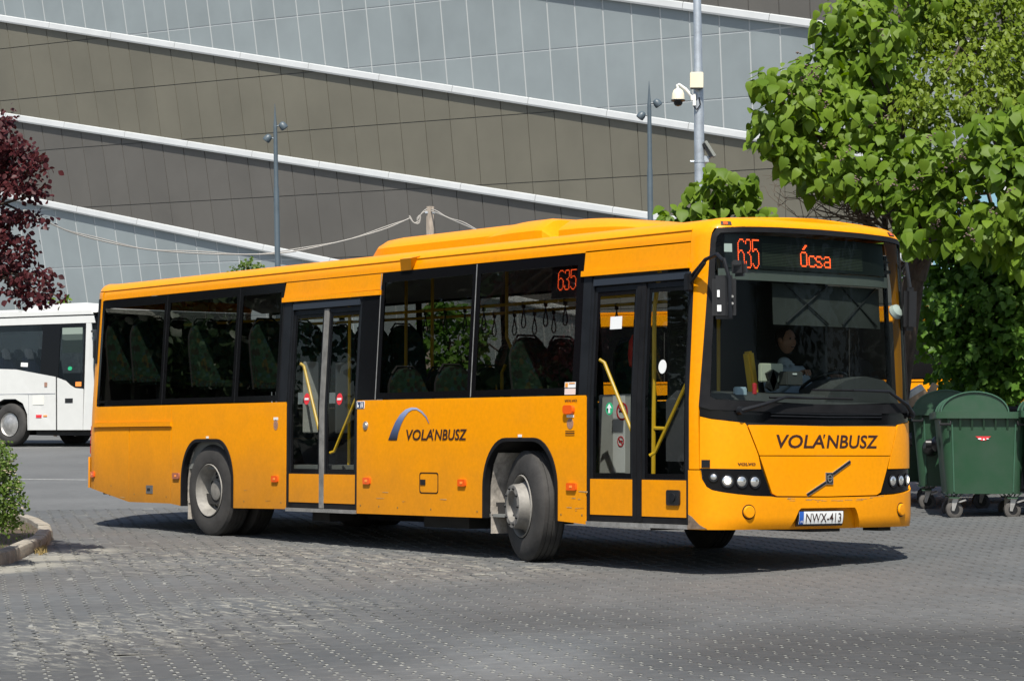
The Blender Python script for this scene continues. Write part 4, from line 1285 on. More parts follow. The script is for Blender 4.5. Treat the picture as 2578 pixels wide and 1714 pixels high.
# yellow brow over the windscreen
bo = so_[1:12]
patch('brow_panel', FYZ([(-1.216, 2.80), (-1.205, 2.888), (-1.165, 2.944), (-0.90, 2.961), (-0.5, 2.972), (0, 2.978), (0.5, 2.972), (0.90, 2.961), (1.165, 2.944), (1.205, 2.888), (1.216, 2.80)])[2:9] + FYZ([(1.165, 3.0), (0.9, 3.047), (0, 3.047), (-0.9, 3.047), (-1.165, 3.0)]), m_yel2, d=-0.003, th=0.02)
for y in (-1.07, 0.985):
    o_ = patch('marker_light', FYZ([(y - 0.055, 2.972), (y + 0.055, 2.972), (y + 0.055, 3.004), (y - 0.055, 3.004)]), m_blk, bus, d=-0.010, th=0.02)
    patch('lens', FYZ([(y - 0.03, 2.978), (y + 0.015, 2.978), (y + 0.015, 2.998), (y - 0.03, 2.998)]), m_amb, o_, d=-0.014, th=0.01)
# left corner panel
patch('corner_panel', [(mir(-0.405), 0.835), (SY(1.252), 0.835), (SY(1.255), 1.30), (SY(1.216), 2.84), (SY(1.206), 2.90), (SY(1.185), 2.945), (mir(-0.47), 2.945), (mir(-0.405), 2.50)], m_yel2)
def sym(pts): return [(-y, z) for y, z in pts][::-1]
fl1 = [(-1.250, 0.842), (-0.772, 0.836), (-0.800, 0.953), (-0.915, 1.222), (-0.93, 1.238), (-1.05, 1.250), (-1.20, 1.270), (-1.250, 1.292)]
patch('front_panel', FYZ(fl1), m_yel2); patch('front_panel', FYZ(sym(fl1)), m_yel2)
patch('front_panel', FYZ([(-0.790, 0.957), (0.790, 0.957), (0.895, 1.205), (0.888, 1.222), (0.64, 1.222), (0, 1.216), (-0.64, 1.222), (-0.888, 1.222), (-0.895, 1.205)]), m_yel2, d=-0.002)
patch('front_panel', FYZ([(-0.655, 0.625), (-0.60, 0.602), (0, 0.594), (0.60, 0.602), (0.655, 0.625), (0.788, 0.949), (-0.788, 0.949)]), m_yel2, d=-0.002)
hl_ = [(-1.243, 0.834), (-0.765, 0.830), (-0.664, 0.606), (-0.85, 0.612), (-1.004, 0.626), (-1.12, 0.643), (-1.19, 0.662), (-1.22, 0.69), (-1.238, 0.75)]
for sgn in (-1, 1):
    hp = hl_ if sgn == -1 else sym(hl_)
    hc = patch('headlight', FYZ(hp), m_frit, bus, d=0.008, th=0.03)
    for (y, z, r_, lit) in ((-1.088, 0.735, 0.048, 1), (-0.964, 0.730, 0.046, 0), (-0.836, 0.727, 0.046, 0), (-1.185, 0.768, 0.030, 0)):
        if sgn == 1 and y < -1.15: continue
        y = y * -sgn
        c = Vector(skin(SY(y), z, 0.0)); c2 = Vector(skin(SY(y), z, 0.1)); nrm = (c - c2).normalized()
        qt = nrm.to_track_quat('Z', 'Y').to_matrix()
        g = G(); g.lathe([(r_ + 0.014, 0.006), (r_ + 0.012, 0.012), (r_, 0.010), (r_, 0.0)], c - nrm * 0.008, 'z', 24, qt); g.build('bezel', m_dfr, hc)
        g = G(); g.lathe([(r_, 0.001), (r_ * 0.8, 0.009), (r_ * 0.4, 0.014), (0.0, 0.016)], c - nrm * 0.004, 'z', 24, qt)
        g.build('lamp', m_lens, hc)
        if lit:
            g = G(); g.lathe([(r_ * 0.62, 0.012), (r_ * 0.3, 0.018), (0, 0.020)], c - nrm * 0.004, 'z', 18, qt); g.build('bulb', m_lit, hc)
# bumper with the plate recess
bl_ = [(-1.249, 0.826), (-1.246, 0.75), (-1.226, 0.683), (-1.195, 0.654), (-1.12, 0.635), (-1.004, 0.618), (-0.85, 0.604), (-0.668, 0.598), (-0.61, 0.590)]
bump = [(-0.405, 0.31), (-0.405, 0.826)] + FYZ(bl_) + FYZ([(0, 0.584)]) + FYZ(sym(bl_)) + [(mir(-0.405), 0.826), (mir(-0.405), 0.31)] + FYZ([(0.40, 0.31), (0.335, 0.47), (0.315, 0.492), (-0.33, 0.492), (-0.355, 0.475), (-0.45, 0.31)])
bmp = patch('bumper', bump, m_yel2, bus, d=-0.010, th=0.03)
patch('plate_recess', FYZ([(-0.48, 0.305), (0.43, 0.305), (0.35, 0.52), (-0.36, 0.52)]), m_yel2, bmp, d=0.055, th=0.02)
g = G()
rec = FYZ([(-0.45, 0.31), (-0.355, 0.475), (-0.33, 0.492), (0.315, 0.492), (0.335, 0.47), (0.40, 0.31)])
rec = sum([[tuple(rec[i][k] + (rec[i + 1][k] - rec[i][k]) * t / 4 for k in (0, 1)) for t in range(4)] for i in range(5)], []) + [rec[-1]]
V = [skin(a, b, 0.015) for a, b in rec] + [skin(a, b, 0.06) for a, b in rec]
g.add(V, [(i, i + 1, len(rec) + i + 1, len(rec) + i) for i in range(len(rec) - 1)]); g.build('recess_wall', m_yel2, bmp)
for y in (-0.905, 0.935):
    c = Vector(skin(SY(y), 0.465, -0.010)); c2 = Vector(skin(SY(y), 0.465, 0.1)); nrm = (c - c2).normalized(); qt = nrm.to_track_quat('Z', 'Y').to_matrix()
    g = G(); g.lathe([(0.066, 0.002), (0.064, 0.004), (0.058, 0.004), (0.056, 0.002)], c, 'z', 24, qt); g.build('cap_groove', m_rub, bmp)
    g = G(); g.lathe([(0.056, -0.005), (0.055, 0.014), (0.048, 0.022), (0.0, 0.024)], c, 'z', 24, qt); g.build('tow_cap', m_yel2, bmp)
m_wear = mat('scuffed plastic', (0.14, 0.10, 0.07), 0.9, var=0.4, vscale=20)
patch('scuff', [(-0.402, 0.312), (SY(-1.22), 0.318), (-0.28, 0.35), (-0.36, 0.42), (-0.402, 0.44)], m_wear, bmp, d=-0.013, th=0.004)
m_scr = mat('grey scratch', (0.32, 0.22, 0.10), 0.8, var=0.4, vscale=40)
rs_ = random.Random(5)
for k in range(26):
    y = rs_.uniform(-0.5, 0.62); z = 0.555 + 0.03 * (y / 0.6) ** 2 + rs_.gauss(0, 0.006); l_ = rs_.uniform(0.02, 0.09)
    if z < 0.51 and -0.4 < y < 0.4: continue
    patch('scratch', FYZ([(y, z), (y + l_, z + 0.004 * y), (y + l_, z + 0.003 + 0.004 * y), (y, z + 0.003)]), m_scr, bmp, d=-0.0115, th=0.002)
for k in range(14):
    s_ = rs_.choice([rs_.uniform(-5.6, -3.7), rs_.uniform(-9.7, -7.4) if False else rs_.uniform(-8.2, -7.3), rs_.uniform(-11.5, -9.9), rs_.uniform(-2.2, -1.95)])
    z = rs_.uniform(0.40, 0.62); l_ = rs_.uniform(0.02, 0.14)
    patch('scratch', [(s_, z), (s_ + l_, z + rs_.gauss(0, 0.006)), (s_ + l_, z + 0.006), (s_, z + 0.006)] if True else None, m_scr, bus, d=-0.002, th=0.003)
m_fix = mat('dull fastener', (0.20, 0.12, 0.03), 0.6)
for s_, z in [(-5.70, 0.42), (-5.35, 0.415), (-5.0, 0.41), (-4.4, 0.405), (-3.6, 0.40), (-2.25, 0.40), (-1.93, 0.40), (-7.3, 0.42), (-8.1, 0.42), (-10.7, 0.46), (-11.3, 0.55), (-9.9, 0.44)]:
    decal('fastener', ellipse((s_, z), 0.010, 0.010, 8), m_fix)
pl = patch('number_plate', FYZ([(-0.359, 0.333), (0.177, 0.333), (0.177, 0.468), (-0.359, 0.468)]), m_blk, bus, d=-0.008, th=0.03)
patch('plate_face', FYZ([(-0.352, 0.352), (0.170, 0.352), (0.170, 0.462), (-0.352, 0.462)]), m_wht, pl, d=-0.012, th=0.006)
patch('plate_band', FYZ([(-0.352, 0.352), (-0.303, 0.352), (-0.303, 0.462), (-0.352, 0.462)]), m_blu, pl, d=-0.014, th=0.004)
words('plate_lettering', 'H', SY(-0.338), SY(-0.314), 0.362, 0.384, m_wht, pl, d=-0.017, bold=0.02)
words('plate_lettering', 'NWX-413', SY(-0.276), SY(0.146), 0.366, 0.446, m_brn, pl, d=-0.015, bold=0.005)
# badge and bar
bdg = patch('badge', FYZ([(-0.040, 0.700), (0.052, 0.700), (0.052, 0.806), (-0.040, 0.806)]), m_chr, bus, d=-0.012, th=0.02)
patch('badge_face', FYZ([(-0.030, 0.708), (0.043, 0.708), (0.043, 0.798), (-0.030, 0.798)]), m_blk, bdg, d=-0.016, th=0.005)
ring('badge_ring', FYZ([(0.006 + 0.030 * math.cos(a), 0.753 + 0.036 * math.sin(a)) for a in steps(0, 2 * math.pi, 18)[:-1]]), FYZ([(0.006 + 0.020 * math.cos(a), 0.753 + 0.025 * math.sin(a)) for a in steps(0, 2 * math.pi, 18)[:-1]]), m_chr, bdg, d=-0.020, th=0.006)
patch('badge_ring', FYZ([(-0.018, 0.748), (0.030, 0.748), (0.030, 0.758), (-0.018, 0.758)]), m_chr, bdg, d=-0.021, th=0.006)
for (a, b) in (((-0.262, 0.606), (-0.036, 0.716)), ((0.050, 0.790), (0.262, 0.903))):
    dx_, dz_ = b[0] - a[0], b[1] - a[1]; l_ = math.hypot(dx_, dz_); nx_, nz_ = -dz_ / l_ * 0.016, dx_ / l_ * 0.016
    patch('badge_bar', FYZ([(a[0] + nx_, a[1] + nz_), (a[0] - nx_, a[1] - nz_), (b[0] - nx_, b[1] - nz_), (b[0] + nx_, b[1] + nz_)]), m_chr, bdg, d=-0.010, th=0.015)
    patch('badge_bar', FYZ([(a[0] + nx_ * .55, a[1] + nz_ * .55), (a[0] - nx_ * .55, a[1] - nz_ * .55), (b[0] - nx_ * .55, b[1] - nz_ * .55), (b[0] + nx_ * .55, b[1] + nz_ * .55)]), m_dfr, bdg, d=-0.013, th=0.005)
words('small_lettering', 'VOLVO', SY(-1.005), SY(-0.832), 0.868, 0.893, m_brn, bold=0.03)
patch('sensor_cover', FYZ([(-1.243, 0.850), (-1.205, 0.850), (-1.205, 0.916), (-1.243, 0.916)]), m_dfr, bus, d=-0.006, th=0.02)
for (z0, z1) in ((1.292, 1.303), (1.317, 1.328)):
    patch('grille_slot', FYZ([(-0.66, z0 + 0.006), (0, z0), (0.68, z0 + 0.006), (0.69, z1 + 0.006), (0, z1), (-0.66, z1 + 0.006)]), m_dfr, bus, d=-0.008, th=0.012)
# destination display behind the glass
dd = patch('destination_display', FYZ([(-1.06, 2.60), (0.98, 2.60), (0.96, 2.90), (-1.06, 2.90)]), mat('display face', (0.012, 0.015, 0.014), 0.35), bus, d=0.10, th=0.12)
dots('led_digits', n635, SY(-0.905), SY(-0.655), 2.600, 2.862, 0.094, dd)
dots('led_letters', ocsa, SY(-0.165), SY(0.205), 2.640, 2.838, 0.094, dd, r=0.46)
g = G()
for j in range(15):
    z = 2.635 + 0.0135 * j
    g.add([skin(SY(y), z + q, 0.096) for q in (0, 0.0045) for y in (-0.62, -0.3, 0, 0.3, 0.62)], [(i, i + 1, 5 + i + 1, 5 + i) for i in range(4)])
g.build('led_rows', mat('unlit led rows', (0.07, 0.085, 0.06), 0.5), dd, smooth=False)
patch('route_card', FYZ([(-1.09, 2.735), (-1.005, 2.735), (-1.005, 2.808), (-1.09, 2.808)]), m_wht, bus, d=0.03, th=0.004)
patch('inner_frame', FYZ([(-1.15, 2.50), (1.15, 2.50), (1.15, 2.595), (-1.15, 2.595)]), mat('grey valance', (0.12, 0.13, 0.12), 0.6), bus, d=0.12, th=0.05)
# roller blinds with scissor arms
bld = mat('grey blind cloth', (0.035, 0.038, 0.036), 0.8, var=0.15)
sb_ = patch('sun_blind', FYZ([(-0.42, 2.12), (1.06, 2.12), (1.06, 2.49), (-0.42, 2.49)]), bld, bus, d=0.20, th=0.01)
for y in (-0.02, 0.68):
    g = G()
    for a, b in ((-0.26, 0.26), (0.26, -0.26)):
        g.tube([skin(SY(y + a), 2.14, 0.185), skin(SY(y + b), 2.49, 0.185)], 0.008, 5)
    g.build('scissor_arm', m_blk, sb_)
# wipers
def wiper(piv, elbow, b0, b1):
    w_ = G(); w_.lathe([(0.0, 0.05), (0.035, 0.045), (0.04, 0.0)], skin(SY(piv[0]), piv[1], -0.012), 'x', 12)
    w_.tube([skin(SY(piv[0]), piv[1], -0.045), skin(SY((piv[0] * .6 + elbow[0] * .4)), piv[1] * .6 + elbow[1] * .4, -0.07), skin(SY(elbow[0]), elbow[1], -0.05), skin(SY((b0[0] + b1[0]) / 2), (b0[1] + b1[1]) / 2, -0.035)], [0.022, 0.018, 0.014, 0.008], 8)
    o_ = w_.build('wiper', m_dfr, bus)
    g = G(); g.tube([skin(SY(b0[0] + (b1[0] - b0[0]) * k / 12), b0[1] + (b1[1] - b0[1]) * k / 12, -0.022) for k in range(13)], 0.011, 6); g.build('wiper_blade', m_rub, o_)
wiper((-0.985, 1.345), (-0.52, 1.468), (-0.68, 1.462), (0.30, 1.462))
wiper((1.14, 1.335), (0.75, 1.535), (-0.18, 1.536), (0.78, 1.545))

# mirrors
def mirror_right():
    T = lambda px, py, D: at(px, py, D)
    root_p = Vector(skin(-0.43, 2.50, -0.01))
    g = G()
    e1 = at(1822, 657, 22.05)
    g.tube([root_p + Vector((0, 0, 0.02)), root_p.lerp(e1, 0.45) + Vector((0, 0, 0.10)), root_p.lerp(e1, 0.8) + Vector((0, 0, 0.09)), e1], 0.018, 8)
    g.tube([Vector(skin(-0.45, 2.44, -0.02)), root_p.lerp(e1, 0.45) + Vector((0, -0.01, 0.07))], 0.014, 8)
    g.tube([e1 + UP * 0.02, at(1836, 700, 21.98), at(1838, 800, 22.0)], 0.017, 8)
    g.box(Vector(skin(-0.44, 2.47, -0.03)), (0.07, 0.07, 0.16), None, 0.012)
    o_ = g.build('mirror_arm', m_dfr, bus)
    c = at(1823, 748, 22.06)
    rot = Matrix.Rotation(R(-8), 3, 'Z') @ rotc
    g = G(); g.box(c, (0.205, 0.075, 0.375), rot, 0.03); h_ = g.build('mirror', m_blk, bus)
    g = G()
    for q in (-0.035, 0.0):
        g = G(); g.box(c - FW * 0.045 + RT * (0.05 + q), (0.012, 0.02, 0.33), rot); g.build('rib', m_dfr, h_)
    for q in (0.005, -0.055):
        g = G(); g.box(c - FW * 0.052 + RT * 0.052 + UP * q, (0.05, 0.03, 0.022), rot, 0.004); g.build('clamp', m_alu, h_)
    g = G(); g.box(c - FW * 0.042 - RT * 0.045 - UP * 0.095, (0.035, 0.004, 0.055), rot); g.box(c - FW * 0.042 - RT * 0.052 + UP * 0.03, (0.022, 0.004, 0.06), rot); g.build('sticker', m_wht, h_)
    c2 = at(1862, 676, 22.08)
    g = G(); g.box(c2, (0.135, 0.08, 0.135), Matrix.Rotation(R(-30), 3, 'Z') @ rotc, 0.028); g.box(c2 - RT * 0.03 + UP * 0.045 - FW * 0.05, (0.08, 0.03, 0.05), rotc, 0.01); g.build('kerb_mirror', m_blk, bus)
mirror_right()
g = G()
c = at(2290, 778, 23.8)
g.box(c, (0.14, 0.09, 0.40), Matrix.Rotation(R(25), 3, 'Z') @ rotc, 0.035); g.tube([c + UP * 0.2, c + UP * 0.42 - RT * 0.03, Vector(skin(mir(-0.35), 2.62, 0.0))], 0.02, 8)
g.build('mirror', m_blk, bus)
g = G(); g.lathe([(0, -0.03), (0.065, -0.02), (0.075, 0.0), (0.06, 0.04), (0.02, 0.06), (0, 0.06)], at(2255, 786, 23.85), 'z', 18, Matrix.Rotation(R(60), 3, 'Y')); g.build('interior_mirror', m_wht, bus)

# --- left side: glazing, panels, so the far windows show the trees
def fnL(s, z, d=0.0): return skin(mir(s), z, d)
patch('side_panel', [(-11.745, 0.50), (-10.5, 0.36)] + arR + arF + [(-0.41, 0.33), (-0.41, 1.512), (-11.745, 1.512)], m_yel, fn=fnL)
edges = [-11.735, -10.0, -8.3, -6.6, -4.9, -3.2, -1.7, -0.48]
for i in range(7):
    pane(edges[i], edges[i + 1], 1.52, 2.818, m_gll, fn=fnL, border=0.05)

# --- interior
g = G()
g.box((-3.5, 0, 0.365), (6.2, 2.42, 0.03)); g.box((-9.2, 0, 0.80), (5.2, 2.42, 0.06)); g.box((-6.62, 0, 0.58), (0.05, 2.42, 0.46)); g.box((-10.2, 0.75, 0.95), (3.0, 0.9, 0.3)); g.box((-10.2, -0.75, 0.95), (3.0, 0.9, 0.3))
g.build('floor', m_flr, bus)
g = G(); V = []
for x in (-11.8, -0.35):
    V += [(x, -1.12, 2.74), (x, -0.75, 2.86), (x, 0.75, 2.86), (x, 1.12, 2.74)]
g.add(V, [(0, 1, 5, 4), (1, 2, 6, 5), (2, 3, 7, 6)]); g.build('ceiling', m_ceil, bus)
for fn, a, b in ((skin, -11.7, -7.25), (skin, -5.75, -1.9), (fnL, -11.7, -0.45)):
    patch('inner_lining', rect(a, b, 1.14, 1.50), m_flr, fn=fn, d=0.055, th=0.01)
for fn, a, b in ((skin, -5.75, -3.55), (fnL, -8.3, -3.55), (fnL, -2.25, -0.5), (fnL, -11.7, -9.6)):
    patch('inner_lining', rect(a, b, 0.42, 1.135), m_flr, fn=fn, d=0.055, th=0.01)
g = G(); g.box((-11.85, 0, 1.5), (0.1, 2.3, 1.5)); g.build('rear_bulkhead', m_int, bus)
# fabric seats
m_fab = bpy.data.materials.new('patterned green moquette'); m_fab.use_nodes = True
nt_ = m_fab.node_tree; b_ = nt_.nodes['Principled BSDF']; b_.inputs['Roughness'].default_value = 0.95
tc_ = nt_.nodes.new('ShaderNodeTexCoord'); vo_ = nt_.nodes.new('ShaderNodeTexVoronoi'); vo_.inputs['Scale'].default_value = 26; vo_.inputs['Randomness'].default_value = 0.9
nt_.links.new(tc_.outputs['Object'], vo_.inputs['Vector'])
cr_ = nt_.nodes.new('ShaderNodeValToRGB'); cr_.color_ramp.interpolation = 'CONSTANT'
for p_, c_ in ((0.30, (0.008, 0.03, 0.014)), (0.52, (0.012, 0.014, 0.009)), (0.68, (0.02, 0.055, 0.034)), (0.84, (0.05, 0.046, 0.012)), (0.92, (0.014, 0.05, 0.056))):
    e_ = cr_.color_ramp.elements.new(p_); e_.color = (*c_, 1)
cr_.color_ramp.elements[0].color = (0.010, 0.045, 0.024, 1)
sx_ = nt_.nodes.new('ShaderNodeSeparateColor'); nt_.links.new(vo_.outputs['Color'], sx_.inputs[0]); nt_.links.new(sx_.outputs[0], cr_.inputs[0]); nt_.links.new(cr_.outputs[0], b_.inputs['Base Color'])
def seat_mesh():
    g = G()
    poly = []
    w_, h_ = 0.225, 0.72
    pr = [(-w_, 0.0), (w_, 0.0), (w_ * 1.02, 0.4)] + [(w_ * math.cos(a), 0.5 + 0.26 * math.sin(a)) for a in steps(0, math.pi, 10)] + [(-w_ * 1.02, 0.4)]
    g.prism(pr, -0.035, 0.035, lambda a, b, h: (h - 0.22 - b * 0.18, a, 0.42 + b))
    g.box((0.02, 0, 0.42), (0.46, 0.44, 0.10), None, 0.03)
    return g
sg = seat_mesh()
seat0 = sg.build('seat', m_fab, bus, ang=50)
g = G(); pr = [(-0.232, -0.02), (0.232, -0.02), (0.235, 0.4)] + [(0.232 * math.cos(a), 0.5 + 0.268 * math.sin(a)) for a in steps(0, math.pi, 10)] + [(-0.235, 0.4)]
g.prism(pr, -0.062, -0.038, lambda a, b, h: (h - 0.22 - b * 0.18, a, 0.42 + b)); g.box((0.0, 0, 0.20), (0.10, 0.08, 0.40))
shell0 = g.build('seat_shell', m_int, seat0)
g = G(); g.tube([(-0.37, -0.18, 1.12), (-0.40, -0.1, 1.20), (-0.40, 0.1, 1.20), (-0.37, 0.18, 1.12)], 0.012, 6)
grip0 = g.build('seat_grip', m_int, seat0)
def put_seat(x, y, z, rz=0.0):
    s_ = seat0.copy(); col.objects.link(s_); s_.parent = bus; s_.location = (x, y, z); s_.rotation_euler = (0, 0, rz)
    for q in (shell0, grip0):
        c_ = q.copy(); col.objects.link(c_); c_.parent = s_
first = True
for x, z in ((-11.35, 1.43), (-10.70, 1.40), (-9.25, 1.32), (-7.85, 1.27)):
    for y in (-0.93, -0.47, 0.47, 0.93):
        if first: seat0.location = (x, y, z); first = False
        else: put_seat(x, y, z)
for x, zq in ((-5.0, 0.66), (-4.15, 0.66), (-3.05, 0.92)):
    put_seat(x, -0.93 if zq < .9 else -0.8, zq); put_seat(x, -0.48 if zq < .9 else -0.36, zq)
for x in (-5.7, -4.6, -3.6): put_seat(x, 0.93, 0.95)
# rails, poles and straps
def pole(pts, r=0.018, mt=None, name='grab_pole'):
    g = G(); g.tube(pts, r, 8); return g.build(name, mt or m_rail, bus)
for y in (-0.45, 0.45):
    pole([(-11.0, y, 2.52), (-6.6, y, 2.47), (-2.0, y, 2.47)], 0.017, name='grab_rail')
pole([(-5.60, -0.45, 0.4), (-5.60, -0.45, 2.84)]); pole([(-6.10, -0.45, 0.8), (-6.10, -0.45, 2.84)])
pole([(-4.26, -0.45, 2.84), (-4.26, -0.45, 2.14), (-4.15, -0.45, 1.98), (-4.15, -0.45, 1.2)])
pole([(-4.58, -0.45, 1.86), (-4.50, -0.45, 1.82), (-4.44, -0.45, 1.60)]); pole([(-4.28, -0.45, 1.86), (-4.34, -0.45, 1.78), (-4.34, -0.45, 1.45)])
pole([(-1.42, -0.85, 0.36), (-1.40, -0.85, 2.30), (-1.35, -0.80, 2.8)], 0.02); pole([(-1.05, -0.3, 1.1), (-0.95, -0.72, 1.18), (-1.4, -0.85, 1.2)], 0.018)
pole([(-7.15, -0.5, 0.8), (-7.15, -0.5, 2.84)]); pole([(-1.9, 0.35, 0.4), (-1.9, 0.35, 2.84)])
g = G()
strap = [(0, 0, 0.02), (0, 0.0, -0.06), (0.012, 0, -0.10), (0.034, 0, -0.17), (0.036, 0, -0.205), (0.02, 0, -0.235), (0, 0, -0.24), (-0.02, 0, -0.235), (-0.036, 0, -0.205), (-0.034, 0, -0.17), (-0.012, 0, -0.10), (0, 0, -0.06)]
g.tube(strap, 0.0075, 6); g.box((0, 0, -0.01), (0.035, 0.03, 0.07), None, 0.005)
st0 = g.build('hanging_strap', m_blk, bus)
for k, x in enumerate((-5.73, -5.36, -5.0, -4.66, -3.97, -3.60, -3.28)):
    for y in (-0.45, 0.45):
        if k == 0 and y < 0: st0.location = (x, y, 2.465); continue
        c_ = st0.copy(); col.objects.link(c_); c_.parent = bus; c_.location = (x, y, 2.465)
# partitions
g = G(); g.box((-2.05, -0.78, 1.10), (0.5, 0.04, 0.84), None, 0.01); pnl = g.build('partition_panel', m_intl, bus)
g = G(); g.box((-1.98, -0.803, 1.15), (0.18, 0.002, 0.72)); g.build('notice', m_wht, pnl)
for (x, z, r_) in ((-1.93, 1.36, 0.085), (-1.95, 1.08, 0.05)):
    g = G(); g.lathe([(r_, 0), (r_, -0.002), (r_ * 0.8, -0.002), (r_ * 0.8, 0)], (x, -0.806, z), 'y', 20); g.box((x, -0.807, z), (r_ * 1.6, 0.002, 0.012), Matrix.Rotation(R(40), 3, 'Y')); g.build('prohibition_sign', m_red, pnl)
    g = G(); g.box((x, -0.805, z), (r_ * 1.1, 0.002, 0.018)); g.build('prohibition_sign', m_blk, pnl)
for (y0_, y1_) in ((-1.02, -0.83), (-0.60, -0.40)):
    g = G(); g.box((-7.27, (y0_ + y1_) / 2, 1.57), (0.03, y1_ - y0_, 0.78), None, 0.008); g.build('partition_panel', m_intl, bus)
g = G(); g.box((-6.4, 0.72, 1.20), (0.7, 0.03, 1.1)); g.build('partition_panel', m_intl, bus)
g = G(); g.box((-2.28, 0.62, 1.6), (0.04, 1.15, 2.3)); g.box((-2.25, 1.17, 1.9), (1.95, 0.03, 1.9)); g.box((-1.35, 0.62, 2.66), (1.9, 1.1, 0.03)); g.build('cab_wall', mat('cab wall', (0.06, 0.062, 0.06), 0.7), bus)
g = G(); g.box((-1.2, 0.18, 0.98), (1.5, 0.03, 0.9)); g.build('cab_door', m_intl, bus)
g = G(); g.add([(-1.72, -0.2, 1.62), (-1.70, -0.22, 1.95), (-1.68, -0.3, 1.90), (-1.74, -0.32, 1.66)], [(0, 1, 2, 3)]); 
g = G(); g.lathe([(0.0, -0.16), (0.05, -0.13), (0.062, -0.02), (0.05, 0.10), (0.02, 0.16), (0, 0.17)], (-1.98, -0.62, 1.92), 'z', 12); g.build('red_bag', mat('red cloth', (0.55, 0.03, 0.02), 0.8), bus)
# dashboard and controls
g = G()
g.prism([(-0.16, 0.9), (-0.14, 1.40), (-0.22, 1.50), (-0.60, 1.53), (-0.75, 1.44), (-0.75, 0.9)], -1.15, 1.18, lambda a, b, h: (a - 0.12 * (abs(h) / 1.15) ** 4, h, b))
dsh = g.build('dashboard', m_int, bus)
g = G()
g.prism([(0.25, 1.44), (0.32, 1.55), (0.5, 1.64), (0.75, 1.68), (0.98, 1.65), (1.12, 1.55), (1.16, 1.44)], -0.72, -0.30, lambda a, b, h: (h, a, b)); g.build('binnacle', m_int, dsh)
swc = Vector((-0.92, 0.80, 1.62)); sr = Matrix.Rotation(R(-28), 3, 'Y')
g = G(); g.tube([swc + sr @ Vector((0.225 * math.cos(a), 0.225 * math.sin(a), 0)) for a in steps(0, 2 * math.pi, 28)], 0.016, 8); g.tube([swc, swc + sr @ Vector((0, 0, -0.4))], 0.035, 8)
for a in (R(90), R(210), R(330)): g.tube([swc, swc + sr @ Vector((0.22 * math.cos(a), 0.22 * math.sin(a), 0))], 0.014, 6)
g.build('steering_wheel', m_blk, bus)
g = G(); g.box((-0.75, -0.25, 1.70), (0.10, 0.075, 0.40), Matrix.Rotation(R(10), 3, 'X'), 0.02); g.build('ticket_validator', m_rail, bus)
g = G(); g.box((-0.56, -0.18, 1.70), (0.05, 0.27, 0.17), None, 0.01); tk = g.build('ticket_machine', mat('ivory plastic', (0.55, 0.55, 0.45), 0.5), bus)
g = G(); g.box((-0.52, -0.20, 1.63), (0.04, 0.08, 0.18), Matrix.Rotation(R(25), 3, 'X')); g.box((-0.52, -0.20, 1.63), (0.04, 0.08, 0.18), Matrix.Rotation(R(-25), 3, 'X')); g.build('bracket', m_blk, tk)
g = G(); g.box((-0.50, 0.0, 1.65), (0.14, 0.20, 0.13), None, 0.01); rc = g.build('radio_box', mat('grey box', (0.06, 0.06, 0.06), 0.5), bus)
g = G(); g.box((-0.425, -0.01, 1.69), (0.004, 0.05, 0.014)); g.build('box_label', m_wht, rc)
g = G(); g.box((-0.35, -0.73, 1.52), (0.05, 0.13, 0.08), None, 0.01); g.build('pass_card', mat('pale blue card', (0.45, 0.55, 0.65), 0.5), bus)
g = G(); g.lathe([(0.02, 0), (0.022, 0.09), (0.0, 0.10)], (-0.35, -0.56, 1.50), 'z', 10); g.build('red_cap', m_red, bus)
g = G(); g.box((-1.68, 0.82, 1.45), (0.12, 0.48, 0.85), Matrix.Rotation(R(-10), 3, 'Y'), 0.05); g.box((-1.42, 0.82, 1.12), (0.5, 0.48, 0.14), None, 0.04); g.box((-1.42, 0.82, 0.75), (0.3, 0.3, 0.65)); g.build('driver_seat', m_int, bus)

# --- roof equipment
def pod(name, x0, x1, hw_, z0, h, fr=0.35, bk=0.35, parent=bus):
    g = G(); rows = []
    N_ = 16
    for i in range(N_ + 1):
        t = i / N_; x = x0 + (x1 - x0) * t
        e0 = min(1.0, (x - x0) / bk); e1 = min(1.0, (x1 - x) / fr)
        k = math.sqrt(max(0, 1 - (1 - e0) ** 2)) * math.sqrt(max(0, 1 - (1 - e1) ** 2))
        hh = h * max(0.02, k); ww = hw_ * (0.9 + 0.1 * k)
        r_ = []
        for a, b in ((-1, 0), (-1.0, 0.40), (-0.97, 0.55), (-0.82, 0.92), (-0.74, 1.0), (0, 1.03), (0.74, 1.0), (0.82, 0.92), (0.97, 0.55), (1.0, 0.40), (1, 0)):
            r_.append((x, a * ww, z0 + b * hh))
        rows.append(r_)
    V = [v for r_ in rows for v in r_]; n = 11
    g.add(V, [(i * n + k, i * n + k + 1, (i + 1) * n + k + 1, (i + 1) * n + k) for i in range(N_) for k in range(n - 1)])
    o_ = g.build(name, m_yel2, parent, ang=32)
    u_ = G(); u_.box(((x0 + x1) / 2, 0, 3.035), (abs(x1 - x0) * 0.9, hw_ * 1.7, 0.07))
    if parent is bus: u_.build('plinth', m_under, o_)
    return o_
ac = pod('air_conditioner', -6.38, -3.10, 0.78, 3.062, 0.195, 0.12, 0.30)
pod('fan_cowl', -4.5, -3.12, 0.80, 3.055, 0.215, 0.15, 0.9, ac)
pod('roof_pod', -3.06, -1.75, 0.76, 3.05, 0.185, 1.25, 0.05)
pod('roof_hatch', -11.5, -10.35, 0.5, 3.03, 0.075, 0.6, 0.15)
